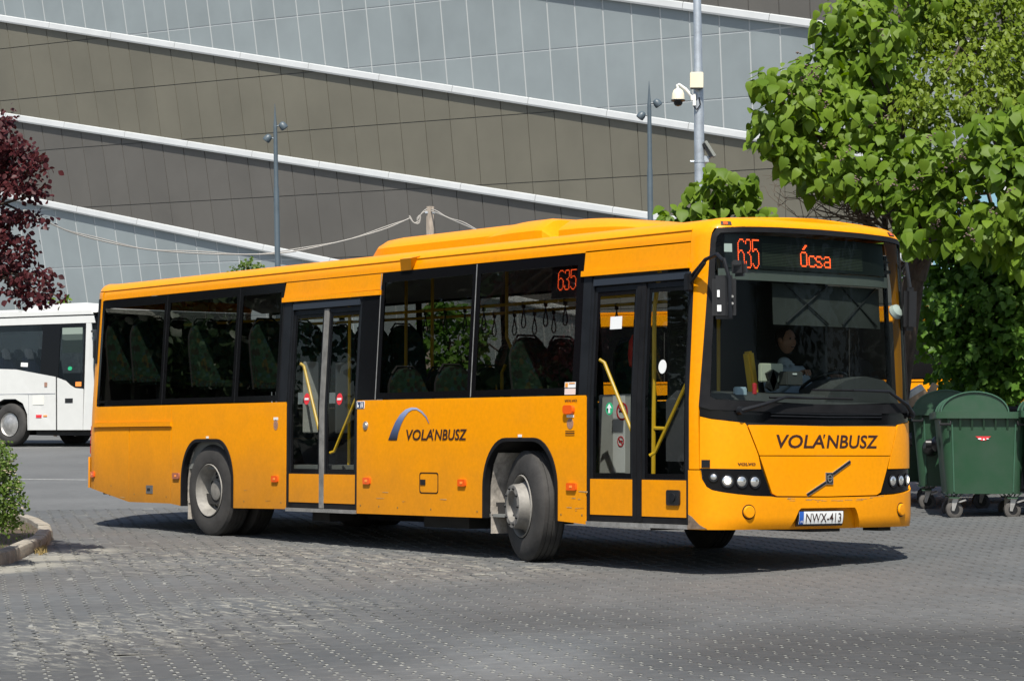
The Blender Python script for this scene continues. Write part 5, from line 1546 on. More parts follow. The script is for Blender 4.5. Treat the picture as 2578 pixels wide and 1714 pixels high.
# ------------------------------------------------------------------ driver
def person():
    root = thing('person', 'bus driver in a pale blue shirt behind the steering wheel', 'person', (-1.5, 0.82, 1.2))
    def L(x, y, z): return (x + 1.5, y - 0.82, z - 1.2)
    bm = bmesh.new()
    pts = [((-1.50, 0.82, 1.22), 0.16), ((-1.51, 0.82, 1.45), 0.155), ((-1.50, 0.82, 1.66), 0.165), ((-1.49, 0.82, 1.80), 0.085), ((-1.475, 0.82, 1.90), 0.058),
           ((-1.48, 0.62, 1.755), 0.075), ((-1.38, 0.55, 1.52), 0.055), ((-1.16, 0.56, 1.62), 0.045), ((-1.02, 0.58, 1.70), 0.034),
           ((-1.48, 1.02, 1.755), 0.075), ((-1.38, 1.10, 1.50), 0.055), ((-1.18, 1.06, 1.60), 0.045), ((-1.02, 1.0, 1.68), 0.034),
           ((-1.22, 0.70, 1.22), 0.09), ((-0.98, 0.68, 1.20), 0.07), ((-0.92, 0.68, 0.82), 0.05), ((-1.22, 0.94, 1.22), 0.09), ((-0.98, 0.96, 1.20), 0.07), ((-0.92, 0.96, 0.82), 0.05)]
    ed = [(0, 1), (1, 2), (2, 3), (3, 4), (2, 5), (5, 6), (6, 7), (7, 8), (2, 9), (9, 10), (10, 11), (11, 12), (0, 13), (13, 14), (14, 15), (0, 16), (16, 17), (17, 18)]
    def skinmesh(pts, ed, name, mt, sub=2, parent=root, rt=0):
        me = bpy.data.meshes.new(name)
        me.from_pydata([L(*p) for p, r in pts], ed, [])
        ob = bpy.data.objects.new(name, me); col.objects.link(ob)
        md = ob.modifiers.new('skin', 'SKIN')
        for i, (p, r) in enumerate(pts): me.skin_vertices[0].data[i].radius = (r, r)
        for i in range(len(pts)): me.skin_vertices[0].data[i].use_root = (i == rt)
        ob.modifiers.new('sub', 'SUBSURF').levels = sub
        dg = bpy.context.evaluated_depsgraph_get(); dg.update()
        me2 = bpy.data.meshes.new_from_object(ob.evaluated_get(dg))
        bpy.data.objects.remove(ob)
        me2.name = name
        me2.polygons.foreach_set('use_smooth', [True] * len(me2.polygons))
        me2.materials.clear()
        return put(name, me2, parent, mt)
    m_skin = mat('skin', (0.40, 0.22, 0.15), 0.55); m_shirt = mat('pale blue shirt', (0.50, 0.58, 0.68), 0.8, var=0.1); m_hair = mat('dark hair', (0.03, 0.02, 0.015), 0.7); m_trs = mat('dark trousers', (0.02, 0.022, 0.03), 0.8)
    body = skinmesh(pts, ed, 'body', m_shirt)
    # head with nose, jaw, ears
    g = G()
    hc = Vector(L(-1.45, 0.82, 2.045))
    prof = []
    n, mrows = 20, 14
    V = []
    for j in range(mrows + 1):
        ph = math.pi * j / mrows
        for i in range(n):
            th = 2 * math.pi * i / n
            x, y, z = math.sin(ph) * math.cos(th), math.sin(ph) * math.sin(th), math.cos(ph)
            w_ = 1.0 - 0.25 * max(0, -z) ** 1.3
            v = Vector((0.098 * x * w_ + (0.012 if x > 0 and z < 0 else 0), 0.077 * y * w_, 0.122 * z))
            if x > 0.85 and abs(y) < 0.25 and -0.35 < z < 0.2: v.x += 0.022 * (1 - abs(y) / 0.25)
            if x > 0.75 and 0.15 < abs(y) < 0.5 and 0.05 < z < 0.25: v.x -= 0.008
            V.append(hc + v)
    g.add(V, [(j * n + i, j * n + (i + 1) % n, (j + 1) * n + (i + 1) % n, (j + 1) * n + i) for j in range(mrows) for i in range(n)])
    for s in (-1, 1): g.lathe([(0, -0.012), (0.028, -0.008), (0.03, 0.006), (0, 0.012)], hc + Vector((-0.005, 0.078 * s, 0.0)), 'y', 10)
    head = g.build('head', m_skin, root, ang=80)
    g = G()
    g.lathe([(0.0, 0.135), (0.06, 0.122), (0.092, 0.085), (0.100, 0.03), (0.096, -0.02)], hc + Vector((-0.02, 0, 0.0)), 'z', 18, Matrix.Rotation(R(-18), 3, 'Y') @ Matrix.Diagonal((1.05, 0.86, 1)))
    g.build('hair', m_hair, root)
    g = G()
    for s in (-1, 1): g.lathe([(0, -0.006), (0.012, 0), (0, 0.006)], hc + Vector((0.088, 0.033 * s, 0.018)), 'x', 10)
    g.box(hc + Vector((0.094, 0, -0.062)), (0.008, 0.045, 0.008)); g.build('face_features', m_hair, root)
    g = G()
    for (hx, hy, hz, s) in ((-1.00, 0.585, 1.715, 1), (-1.00, 0.99, 1.695, -1)):
        b = Vector(L(hx, hy, hz))
        g.box(b + Vector((0.03, 0, 0.012)), (0.085, 0.075, 0.034), Matrix.Rotation(R(-20), 3, 'Y'), 0.014)
        for k in range(4):
            ln = (0.062, 0.07, 0.066, 0.052)[k]; y = (-0.028 + 0.019 * k)
            a = b + Vector((0.065, y, 0.028))
            g.tube([a, a + Vector((ln * 0.5, 0, 0.004)), a + Vector((ln * 0.8, 0, -0.022)), a + Vector((ln * 0.72, 0, -0.045))], [0.0095, 0.009, 0.0085, 0.007], 7)
        a = b + Vector((0.01, 0.035 * s, 0.01)); g.tube([a, a + Vector((0.03, 0.028 * s, 0.01)), a + Vector((0.06, 0.03 * s, -0.005))], [0.011, 0.010, 0.008], 7)
    g.build('hand', m_skin, root)
    g = G(); c = Vector(L(-1.475, 0.82, 1.835)); g.lathe([(0.075, -0.02), (0.066, 0.02), (0.06, 0.02), (0.06, -0.02)], c, 'z', 16); g.add([c + Vector(q) for q in ((0.06, -0.01, 0.015), (0.06, -0.07, -0.01), (0.085, -0.03, -0.06))], [(0, 1, 2)]); g.add([c + Vector(q) for q in ((0.06, 0.01, 0.015), (0.06, 0.07, -0.01), (0.085, 0.03, -0.06))], [(0, 1, 2)])
    g.build('collar', m_shirt, root)
    return root
person()

# ------------------------------------------------------------------ white coach behind
m_cw = mat('white coach paint', (0.57, 0.575, 0.555), 0.3, var=0.03, coat=0.3)
m_cg = glass('coach glass', (0.55, 0.57, 0.58), 0.05, 0.0, 0.15)
m_hr = mat('grey headrest', (0.35, 0.36, 0.38), 0.8)
def coach():
    D = 64.0
    wpt = at(34, 1086, D)
    # heading: forward partly to the right of the picture and towards the camera
    h = (RT * 0.84 - FW * 0.54); h.z = 0; h.normalize()
    rz = math.atan2(h.y, h.x)
    side = Vector((h.y, -h.x, 0))                  # its right side, facing us
    org = Vector((wpt.x, wpt.y, 0)) - side * 1.12     # centre line at the front axle
    gzv = gz(org.x, org.y) - 0.012
    root = thing('coach', 'white touring coach with dark windows behind the tail of the yellow bus', 'coach', (org.x, org.y, gzv + 0.0), rz)
    # local: x forward from the front axle, y left, z up; right side y = -1.275
    S = lambda a, b, d=0.0: (a, -1.275 + d + 0.05 * max(0, b - 1.5), b)
    def P(name, poly, mt, par=root, d=0.0, th=0.03):
        g = G(); n = len(poly)
        g.prism(poly, d, d + th, lambda a, b, h_: S(a, b, h_)); return g.build(name, mt, par, smooth=False)
    fx0, bx0 = 2.75, -9.2
    body = P('side_panel', [(bx0, 0.36), (-0.62, 0.36), (-0.60, 0.75), (-0.45, 1.02), (-0.2, 1.13), (0.2, 1.13), (0.45, 1.02), (0.60, 0.75), (0.62, 0.36), (1.55, 0.36), (1.52, 1.66), (0.2, 1.86), (-0.8, 1.90), (bx0, 1.88)], m_cw)
    P('door', [(1.60, 0.36), (2.43, 0.36), (2.43, 1.36), (2.15, 1.38), (1.98, 1.46), (1.84, 1.56), (1.57, 1.64)], m_cw)
    P('corner_pillar', [(2.445, 0.36), (2.76, 0.36), (2.78, 1.4), (2.60, 2.96), (2.445, 2.96)], m_cw)
    P('door_gap', [(1.555, 0.36), (1.60, 0.36), (1.57, 1.66), (1.525, 1.66)], m_blk, d=0.012)
    P('door_glass', [(1.60, 1.66), (1.86, 1.58), (2.00, 1.48), (2.16, 1.40), (2.38, 1.38), (2.38, 2.86), (1.60, 2.88)], m_cg, d=0.01, th=0.006)
    dg_ = P('window_band', [(1.52, 1.66), (1.60, 1.66), (1.60, 2.97), (1.52, 2.97)], m_frit, d=0.008)
    P('window_band', [(1.60, 2.86), (2.44, 2.84), (2.44, 2.96), (1.60, 2.97)], m_frit, d=0.008)
    P('window_band', [(2.38, 1.36), (2.44, 1.36), (2.44, 2.85), (2.38, 2.85)], m_frit, d=0.008)
    P('window_band', [(1.00, 1.74), (1.52, 1.66), (1.52, 2.97), (1.02, 2.97)], m_frit, d=0.008, th=0.01)
    P('window', [(bx0 + 0.3, 1.90), (-0.8, 1.91), (0.2, 1.87), (1.0, 1.745), (1.0, 2.95), (bx0 + 0.3, 2.95)], m_cg, d=0.01, th=0.006)
    for x in (-1.4, -3.3, -5.2, -7.1): P('window_joint', [(x - 0.03, 1.90), (x + 0.03, 1.90), (x + 0.03, 2.95), (x - 0.03, 2.95)], m_frit, d=0.004, th=0.01)
    P('roof_rail', [(bx0, 2.965), (2.72, 2.965), (2.66, 3.14), (bx0, 3.14)], m_cw)
    P('roof_groove', [(bx0, 3.145), (2.66, 3.145), (2.66, 3.17), (bx0, 3.17)], m_blk, d=0.02)
    P('roof_rail', [(bx0, 3.175), (2.64, 3.175), (2.58, 3.27), (bx0, 3.27)], m_cw, d=0.0)
    g = G(); V = []
    for x in (bx0, 2.55):
        for y, z in ((-1.17, 3.26), (-0.9, 3.33), (0.9, 3.33), (1.17, 3.26)): V.append((x, y, z))
    g.add(V, [(0, 1, 5, 4), (1, 2, 6, 5), (2, 3, 7, 6)]); g.build('roof', m_cw, root)
    g = G(); rows = []
    V = []
    for i, (x, k) in enumerate(((0.18, 0.02), (0.25, 0.5), (0.45, 0.9), (0.8, 1.0), (2.2, 1.0), (2.6, 0.6), (2.7, 0.05))):
        for y, z in ((-1.12, 0.0), (-1.10, 0.7), (-0.95, 1.0), (0.95, 1.0), (1.10, 0.7), (1.12, 0)): V.append((x, y, 3.22 + 0.26 * z * k))
    g.add(V, [(i * 6 + k, i * 6 + k + 1, (i + 1) * 6 + k + 1, (i + 1) * 6 + k) for i in range(6) for k in range(5)]); g.build('roof_pod', m_cw, root, ang=50)
    g = G(); g.box((-4.5, 0, 3.345), (8.6, 1.6, 0.06), None, 0.02); g.build('roof_hatch', m_cw, root)
    # front face, left side, tail
    g = G()
    V = []
    for (x0, z) in ((2.72, 0.36), (2.80, 0.8), (2.80, 1.4)):
        for y in (-1.275, -0.9, 0, 0.9, 1.275): V.append((x0 + 0.12 * (1 - (abs(y) / 1.275) ** 3), y, z))
    g.add(V, [(i * 5 + k, i * 5 + k + 1, (i + 1) * 5 + k + 1, (i + 1) * 5 + k) for i in range(2) for k in range(4)]); g.build('front_panel', m_cw, root, ang=60)
    g = G(); V = []
    for (x0, z, yy) in ((2.80, 1.4, 1.275), (2.66, 2.3, 1.23), (2.50, 3.2, 1.18)):
        for y in (-1, -0.7, 0, 0.7, 1): V.append((x0 + 0.12 * (1 - abs(y) ** 3), y * yy, z))
    g.add(V, [(i * 5 + k, i * 5 + k + 1, (i + 1) * 5 + k + 1, (i + 1) * 5 + k) for i in range(2) for k in range(4)]); g.build('windscreen', m_cg, root, ang=60)
    g = G(); g.box((-3.2, 1.26, 1.1), (11.9, 0.03, 1.5)); g.box((-3.2, 1.2, 3.1), (11.9, 0.03, 0.3)); g.box((bx0, 0, 1.8), (0.03, 2.5, 2.9)); g.build('body_shell', m_cw, root)
    g = G(); g.box((-3.2, 1.22, 2.4), (11.6, 0.006, 1.1)); g.build('window', m_cg, root)
    g = G(); g.box((-3.3, 0, 0.95), (11.6, 2.4, 0.06)); g.box((-3.3, 0, 0.5), (11.0, 2.1, 0.2)); g.box((1.75, -0.2, 0.40), (1.9, 1.9, 0.34)); g.box((-3.2, -0.2, 0.40), (4.6, 1.9, 0.3)); g.build('floor', m_under, root)
    g = G(); g.box((-3.3, 0, 3.1), (11.6, 2.2, 0.04)); g.build('ceiling', m_int, root)
    for k in range(11):
        x = 0.35 - 0.78 * k
        for y in (-0.9, -0.45, 0.45, 0.9):
            if k == 0 and y > 0: continue
            g = G(); g.box((x, y, 1.75), (0.12, 0.42, 0.9), Matrix.Rotation(R(-12), 3, 'Y'), 0.04); st = g.build('seat', mat('blue coach cloth', (0.02, 0.03, 0.08), 0.9) if not bpy.data.materials.get('blue coach cloth') else bpy.data.materials['blue coach cloth'], root)
            g = G(); g.box((x - 0.06, y, 2.24), (0.09, 0.26, 0.30), Matrix.Rotation(R(-12), 3, 'Y'), 0.03); g.build('headrest', m_hr, st)
    g = G(); g.box((2.0, -1.20, 2.55), (0.66, 0.01, 0.62)); g.build('door_blind', mat('grey green blind', (0.22, 0.27, 0.23), 0.7), root)
    P('lock', [(1.85, 1.02), (2.10, 1.02), (2.10, 1.13), (1.85, 1.13)], m_blk, d=-0.008, th=0.02)
    P('hatch', [(0.78, 0.98), (1.14, 0.98), (1.14, 1.20), (0.78, 1.20)], mat('hatch white', (0.68, 0.68, 0.62), 0.35), d=-0.004, th=0.01)
    P('panel_seam', [(bx0, 1.225), (1.52, 1.25), (1.52, 1.262), (bx0, 1.237)], m_hr, d=-0.003, th=0.006)
    P('panel_seam', [(0.655, 0.36), (0.665, 0.36), (0.64, 1.23), (0.63, 1.23)], m_hr, d=-0.003, th=0.006)
    P('tail_reflector', [(0.90, 0.66), (1.08, 0.66), (1.08, 0.735), (0.90, 0.735)], m_red, d=-0.01, th=0.02)
    P('amber_marker', [(1.14, 0.69), (1.26, 0.69), (1.26, 0.725), (1.14, 0.725)], m_ambb, d=-0.01, th=0.02)
    P('small_badge', [(1.16, 1.42), (1.25, 1.42), (1.25, 1.53), (1.16, 1.53)], m_badge, d=-0.004, th=0.006)
    P('arrow_sticker', ellipse((1.98, 1.86), 0.07, 0.05, 12), m_grn, d=-0.002, th=0.006)
    P('window_sticker', [(2.18, 1.42), (2.37, 1.42), (2.37, 1.53), (2.18, 1.53)], m_ambb, d=-0.002, th=0.006)
    P('window_sticker', [(0.35, 1.93), (0.58, 1.92), (0.58, 2.02), (0.35, 2.03)], m_wht, d=-0.002, th=0.006)
    g = G(); g.tube([(2.7, -1.28, 2.75), (2.95, -1.42, 2.75), (3.0, -1.42, 2.3)], 0.03, 8); g.box((3.0, -1.42, 2.3), (0.12, 0.25, 0.5), None, 0.04); g.build('mirror', m_blk, root)
    for x in (0.0, -6.4):
        for s in (-1, 1):
            g = G(); g.lathe(tyre_prof(), (x, 1.12 * s, 0.5), 'y', 36); wl = g.build('wheel', m_tyre, root)
            g = G(); q = s * 0.15
            g.lathe([(0.295, q), (0.27, q * 0.8), (0.22, q * 0.85), (0.15, q * 1.05), (0.06, q * 1.2), (0.0, q * 1.22)] if s < 0 else [(0.295, q), (0.2, q * 0.9), (0, q)], (x, 1.12 * s, 0.5), 'y', 28); g.build('wheel_trim', m_alu, wl)
            g = G(); ar = arch(0, zt=1.10); n_ = len(ar); V = [S(a + x, b, 0.03) for a, b in ar] + [S(a + x, b, 0.8) for a, b in ar]
            if s < 0: g.add(V, [(i, i + 1, n_ + i + 1, n_ + i) for i in range(n_ - 1)] + [tuple(range(n_, 2 * n_))]); g.build('arch_liner', m_under, root)
    return root
coach()

# ------------------------------------------------------------------ second yellow bus parked behind the shrubs
def parked_bus():
    a = at(1450, 900, 47.5); b = at(2520, 900, 44.0)
    h = Vector((b.x - a.x, b.y - a.y, 0)).normalized(); rz = math.atan2(h.y, h.x)
    L_ = (b - a).length
    zg = gz(b.x, b.y) - 0.012
    root = thing('parked_bus', 'second yellow bus half hidden by shrubs behind the green bins', 'bus', (b.x, b.y, zg), rz)
    zt = at(2350, 776, 44.5).z - zg
    def bx(name, x0, x1, y0, y1, z0, z1, mt, par=root):
        g = G(); g.box(((x0 + x1) / 2, (y0 + y1) / 2, (z0 + z1) / 2), (x1 - x0, y1 - y0, z1 - z0), None, 0.02); return g.build(name, mt, par)
    bx('cantrail', -L_, 0.8, -0.02, 0.05, zt - 0.22, zt, m_yel2)
    g = G(); g.box((-L_ / 2 + .4, 1.27, zt + 0.02), (L_ + .8, 2.5, 0.08), None, 0.03); g.build('roof', m_yel2, root)
    for k in range(5):
        x0 = -L_ + (L_ + 0.8) * k / 5
        bx('window', x0 + 0.01, x0 + (L_ + 0.8) / 5 - 0.01, 0.0, 0.03, zt - 1.22, zt - 0.225, m_frit)
    bx('side_panel', -L_, 0.8, -0.02, 0.05, 0.35, zt - 1.225, m_yel)
    bx('trim_strip', -L_, 0.8, -0.035, 0.0, zt - 1.27, zt - 1.24, m_yel2)
    bx('body_shell', -L_, 0.8, 0.06, 2.5, 0.4, zt - 0.02, m_int)
    for x in (-1.8, -L_ + 1.6):
        g = G(); g.lathe(tyre_prof(), (x, 0.15, 0.5), 'y', 28); g.build('wheel', m_tyre, root)
parked_bus()

# ------------------------------------------------------------------ bins
m_bin = mat('green bin plastic', (0.013, 0.060, 0.026), 0.45, var=0.22, vscale=3, color2=(0.032, 0.068, 0.042), spec=0.5)
m_binl = mat('worn green edge', (0.035, 0.10, 0.06), 0.5, var=0.2)
m_cas = mat('grey castor tyre', (0.075, 0.07, 0.065), 0.8, var=0.2, vscale=20)
def bin_(px, py, D, yaw, label, group='green wheeled waste containers', trun=None, sticker=True):
    p = ground_at(px, py)
    b = Vector((p.x, p.y, gz(p.x, p.y) - 0.012))
    f = Vector((FW.x, FW.y, 0)).normalized()
    rz = math.atan2(f.y, f.x) + yaw
    root = thing('waste_container', label, 'waste bin', b, rz, group)
    # local x = length, away from us; y = width (left); front face at x = 0
    W0, W1, Ln0, Ln1 = 0.84, 1.0, 1.16, 1.34
    zb, zt = 0.285, 1.17
    g = G()
    def outl(t):
        w_, l_ = W0 + (W1 - W0) * t, Ln0 + (Ln1 - Ln0) * t
        r_ = 0.09
        xo = 0.09 - 0.09 * t
        return [(q[0] + xo, q[1]) for q in rrect(0, l_, -w_ / 2, w_ / 2, r_, 3)]
    V = []; ts = [0.0, 0.03, 0.35, 0.7, 1.0]
    for t in ts: V += [(x, y, zb + (zt - zb) * t) for x, y in outl(t)]
    n = len(outl(0))
    g.add(V, [(i * n + k, i * n + (k + 1) % n, (i + 1) * n + (k + 1) % n, (i + 1) * n + k) for i in range(len(ts) - 1) for k in range(n)] + [tuple(range(n))])
    body = g.build('body', m_bin, root)
    # raised side ribs on the front face
    for y in (-0.36, 0.36):
        g = G(); g.add([(0.075, y * 0.93 - 0.008, zb + 0.02), (0.075, y * 0.93 + 0.008, zb + 0.02), (-0.012, y + 0.008, zt - 0.06), (-0.012, y - 0.008, zt - 0.06), (0.10, y * .93 - 0.008, zb + .02), (0.10, y * .93 + .008, zb + .02), (0.02, y + .008, zt - .06), (0.02, y - .008, zt - .06)], [(0, 1, 2, 3), (0, 3, 7, 4), (1, 5, 6, 2)])
        g.build('rib', m_binl, root)
    ring_o = rrect(-0.055, Ln1 + 0.055, -W1 / 2 - 0.055, W1 / 2 + 0.055, 0.05, 2); ring_i = rrect(0.02, Ln1 - 0.02, -W1 / 2 + 0.02, W1 / 2 - 0.02, 0.05, 2)
    n = len(ring_o); g = G()
    V = [(x, y, zt - 0.02) for x, y in ring_o] + [(x, y, zt + 0.055) for x, y in ring_o] + [(x, y, zt + 0.055) for x, y in ring_i] + [(x, y, zt - 0.02) for x, y in ring_i]
    g.add(V, [(r_ * n + k, r_ * n + (k + 1) % n, ((r_ + 1) % 4) * n + (k + 1) % n, ((r_ + 1) % 4) * n + k) for r_ in range(4) for k in range(n)])
    g.build('rim', m_bin, root)
    for k in range(7):
        y = -0.40 + 0.8 * k / 6
        g = G(); g.add([(-0.05, y - 0.012, zt - 0.02), (-0.05, y + 0.012, zt - 0.02), (0.02, y + 0.012, zt - 0.02), (0.02, y - 0.012, zt - 0.02), (0.012, y - 0.012, zt - 0.15), (0.012, y + 0.012, zt - 0.15)], [(0, 1, 5, 4), (0, 4, 3), (1, 2, 5)]); g.build('gusset', m_bin, root)
    # domed lid, ends closed, leaning edge bands
    hw_, hh = 0.375, 0.23
    y0 = 0.10
    arcp = [(y0 + hw_ * math.cos(a), zt + 0.05 + hh * math.sin(a)) for a in steps(0, math.pi, 18)]
    g = G(); V = [(0.02, y, z) for y, z in arcp] + [(Ln1 - 0.02, y, z) for y, z in arcp]; n = len(arcp)
    g.add(V, [(k, k + 1, n + k + 1, n + k) for k in range(n - 1)] + [tuple(range(n)), tuple(range(n, 2 * n))[::-1]])
    g.build('lid', m_bin, root)
    g = G()
    for x in (0.0, Ln1 / 2, Ln1 - 0.05):
        V = [(x, y, z) for y, z in arcp] + [(x + 0.05, y, z) for y, z in arcp] + [(x, y0 + (y - y0) * 1.04, zt + .05 + (z - zt - .05) * 1.06) for y, z in arcp] + [(x + 0.05, y0 + (y - y0) * 1.04, zt + .05 + (z - zt - .05) * 1.06) for y, z in arcp]
        g.add(V, [(2 * n + k, 2 * n + k + 1, 3 * n + k + 1, 3 * n + k) for k in range(n - 1)] + [(k, k + 1, 2 * n + k + 1, 2 * n + k) for k in range(n - 1)] + [(n + k, 3 * n + k, 3 * n + k + 1, n + k + 1) for k in range(n - 1)])
    g.build('lid_band', m_binl, root)
    # corner handles
    for s in (-1, 1):
        g = G(); y = s * (W1 / 2 - 0.06)
        g.tube([(-0.05, y - 0.06, zt - 0.06), (-0.09, y - 0.06, zt - 0.09), (-0.09, y + 0.06, zt - 0.09), (-0.05, y + 0.06, zt - 0.06)], 0.014, 6); g.build('handle', m_blk, root)
    g = G(); g.lathe([(0.0, 0.10), (0.05, 0.10), (0.05, 0.03), (0.085, 0.0), (0.09, -0.02)], (Ln1 * 0.5, W1 / 2 + 0.03, 0.86), 'y', 16); g.build('trunnion', m_blk, root)
    g = G(); g.lathe([(0.0, -0.10), (0.05, -0.10), (0.05, -0.03), (0.085, 0.0), (0.09, 0.02)], (Ln1 * 0.5, -W1 / 2 - 0.03, 0.86), 'y', 16)
    g.build('trunnion', m_blk, root)
    if trun:
        g = G(); g.lathe([(0.0, -0.11), (0.05, -0.10), (0.075, -0.06), (0.10, 0.0), (0.11, 0.06)], (0.0, trun[0], trun[1]), 'x', 16); g.build('trunnion', m_blk, root)
    # maker's sticker: red trapezium with white marks
    xx = lambda z: 0.09 - 0.09 * (z - zb) / (zt - zb) - 0.004
    g = G(); xq = lambda z: 0.09 - 0.09 * (z - zb) / (zt - zb) - 0.004
    g.add([(xx(0.935), 0.075 + 0.02, 0.945), (xx(0.935), -0.105 + 0.02, 0.945), (xx(0.9), -0.02, 0.898), (xx(0.9), 0.03, 0.895)], [(0, 1, 2, 3)])
    stq = g.build('sticker', m_red, root, smooth=False) if sticker else None
    g = G()
    for (y, z, w_, h_) in ((0.045, 0.916, 0.022, 0.009), (0.0, 0.910, 0.011, 0.012), (-0.042, 0.917, 0.016, 0.006)):
        g.add([(xx(z) - 0.002, y + w_ * c, z + h_ * s_) for c, s_ in ((1, 0), (.7, -.7), (0, -1), (-.7, -.7), (-1, 0), (-.7, .7), (0, 1), (.7, .7))], [tuple(range(8))])
    if sticker: g.build('sticker_mark', m_wht, stq, smooth=False)
    # castors
    for (x, y) in ((0.17, -0.33), (0.17, 0.33), (1.08, -0.33), (1.08, 0.33)):
        g = G(); g.lathe([(0.055, -0.025), (0.085, -0.025), (0.1, -0.017), (0.1, 0.017), (0.085, 0.025), (0.055, 0.025)], (x, y, 0.1), 'x', 22, Matrix.Rotation(R(18), 3, 'Z')); cs = g.build('castor', m_cas, root)
        g = G(); g.lathe([(0.0, -0.02), (0.056, -0.02), (0.056, 0.02), (0.0, 0.02)], (x, y, 0.1), 'x', 12, Matrix.Rotation(R(18), 3, 'Z')); g.build('castor_hub', m_blk, cs)
        g = G(); g.add([(x - 0.035, y - 0.05, 0.23), (x - 0.035, y + 0.02, 0.23), (x - 0.035, y + 0.03, 0.09), (x - 0.035, y + 0.0, 0.085), (x + 0.035, y - 0.05, 0.23), (x + 0.035, y + 0.02, 0.23), (x + 0.035, y + 0.03, 0.09), (x + 0.035, y, 0.085)], [(0, 1, 2, 3), (4, 5, 6, 7), (0, 1, 5, 4)]); g.box((x - 0.02, y - 0.09, 0.20), (0.03, 0.09, 0.018), Matrix.Rotation(R(-18), 3, 'X')); g.build('castor_fork', m_alu, cs)
        g = G()
        for q in (-0.11, -0.04, 0.04, 0.11): g.add([(x - 0.06, y + q - 0.006, zb + 0.012), (x - 0.06, y + q + 0.006, zb + 0.012), (x - 0.05, y + q * 0.35, 0.235), (x + 0.08, y + q - 0.006, zb + .012), (x + 0.08, y + q + .006, zb + .012), (x + 0.06, y + q * .35, 0.235)], [(0, 1, 2), (3, 4, 5), (0, 3, 5, 2), (1, 2, 5, 4)])
        g.box((x, y, 0.237), (0.14, 0.12, 0.014)); g.build('castor_mount', m_bin, root)
    return root
bin_(2478, 1303, 29.75, R(-6.5), 'green wheeled waste container with red sticker facing the yard')
bin_(2403, 1281, 31.75, R(-9), 'green wheeled waste container behind the one with the red sticker', trun=(0.28, 0.76), sticker=False)
bin_(2694, 1303, 29.9, R(-7), 'green wheeled waste container cut off by the right edge')
# dark tray-like lid of a bin behind
p = at(2555, 1290, 32.2); g0 = Vector((p.x, p.y, gz(p.x, p.y) - 0.012))
t = thing('dark_bin', 'low dark grey bin just visible between two green containers', 'waste bin', g0, math.atan2(FW.y, FW.x))
zt_ = at(2540, 1022, 32.2).z - g0.z
g = G(); g.box((0.35, 0, zt_ / 2 + 0.05), (0.62, 0.8, zt_ - 0.2), None, 0.04); g.build('body', m_blk, t)
g = G(); g.box((0.35, 0, zt_ - 0.03), (0.75, 0.95, 0.06), None, 0.02); g.build('lid', m_dfr, t)
for s in (-1, 1):
    g = G(); g.lathe([(0, -0.03), (0.1, -0.03), (0.1, 0.03), (0, 0.03)], (0.6, 0.3 * s, 0.1), 'y', 14); g.build('wheel', m_cas, t)
# cartons poking out beside the second container
m_card = mat('brown cardboard', (0.42, 0.29, 0.18), 0.85, var=0.15, vscale=8); m_cardw = mat('white printed card', (0.62, 0.60, 0.55), 0.7, var=0.2, vscale=14)
c = at(2306, 1003, 32.9); crot = Matrix.Rotation(R(-32), 3, FW) @ rotc
t = thing('carton', 'white and brown cardboard carton sticking up by the windscreen edge', 'carton', c)
g = G(); g.box((0, 0, 0), (0.30, 0.22, 0.11), crot); g.build('box', m_card, t, smooth=False)
g = G(); g.box(crot @ Vector((-0.01, -0.005, 0.088)), (0.31, 0.225, 0.065), crot); g.build('flap', m_cardw, t, smooth=False)
c = at(2343, 989, 33.0); crot2 = Matrix.Rotation(R(28), 3, FW) @ rotc
t = thing('carton', 'narrow brown cardboard flap leaning on the green container lid', 'carton', c)
g = G(); g.box((0, 0, 0), (0.07, 0.16, 0.26), crot2); g.build('box', m_card, t, smooth=False)
# bin under the cartons, hidden mostly by the bus
bin_(2262, 1266, 33.3, R(-9), 'green wheeled waste container with cartons on top, nearly hidden by the bus front', sticker=False)

# ------------------------------------------------------------------ glass building far right
t_ = at(2560, 520, 78)
gb = thing('glass_building', 'pale blue glass building glimpsed through the tree at far right', 'building', (t_.x, t_.y, gz(t_.x, t_.y)), math.atan2(FW.y, FW.x))
m_bg = mat('pale blue glazing', (0.20, 0.36, 0.44), 0.15, 0.2)
hz_ = at(2560, 470, 78).z - gz(t_.x, t_.y)
g = G(); g.box((3, 0, hz_ / 2), (6, 5.2, hz_), None); g.build('wall', mat('pale render', (0.45, 0.46, 0.45), 0.6), gb, smooth=False)
for i in range(4):
    for j in range(5):
        g = G(); g.box((-0.02, -2.6 + 0.65 + 1.3 * i, hz_ - 0.75 - 1.35 * j), (0.04, 1.22, 1.25)); g.build('window', m_bg, gb, smooth=False)
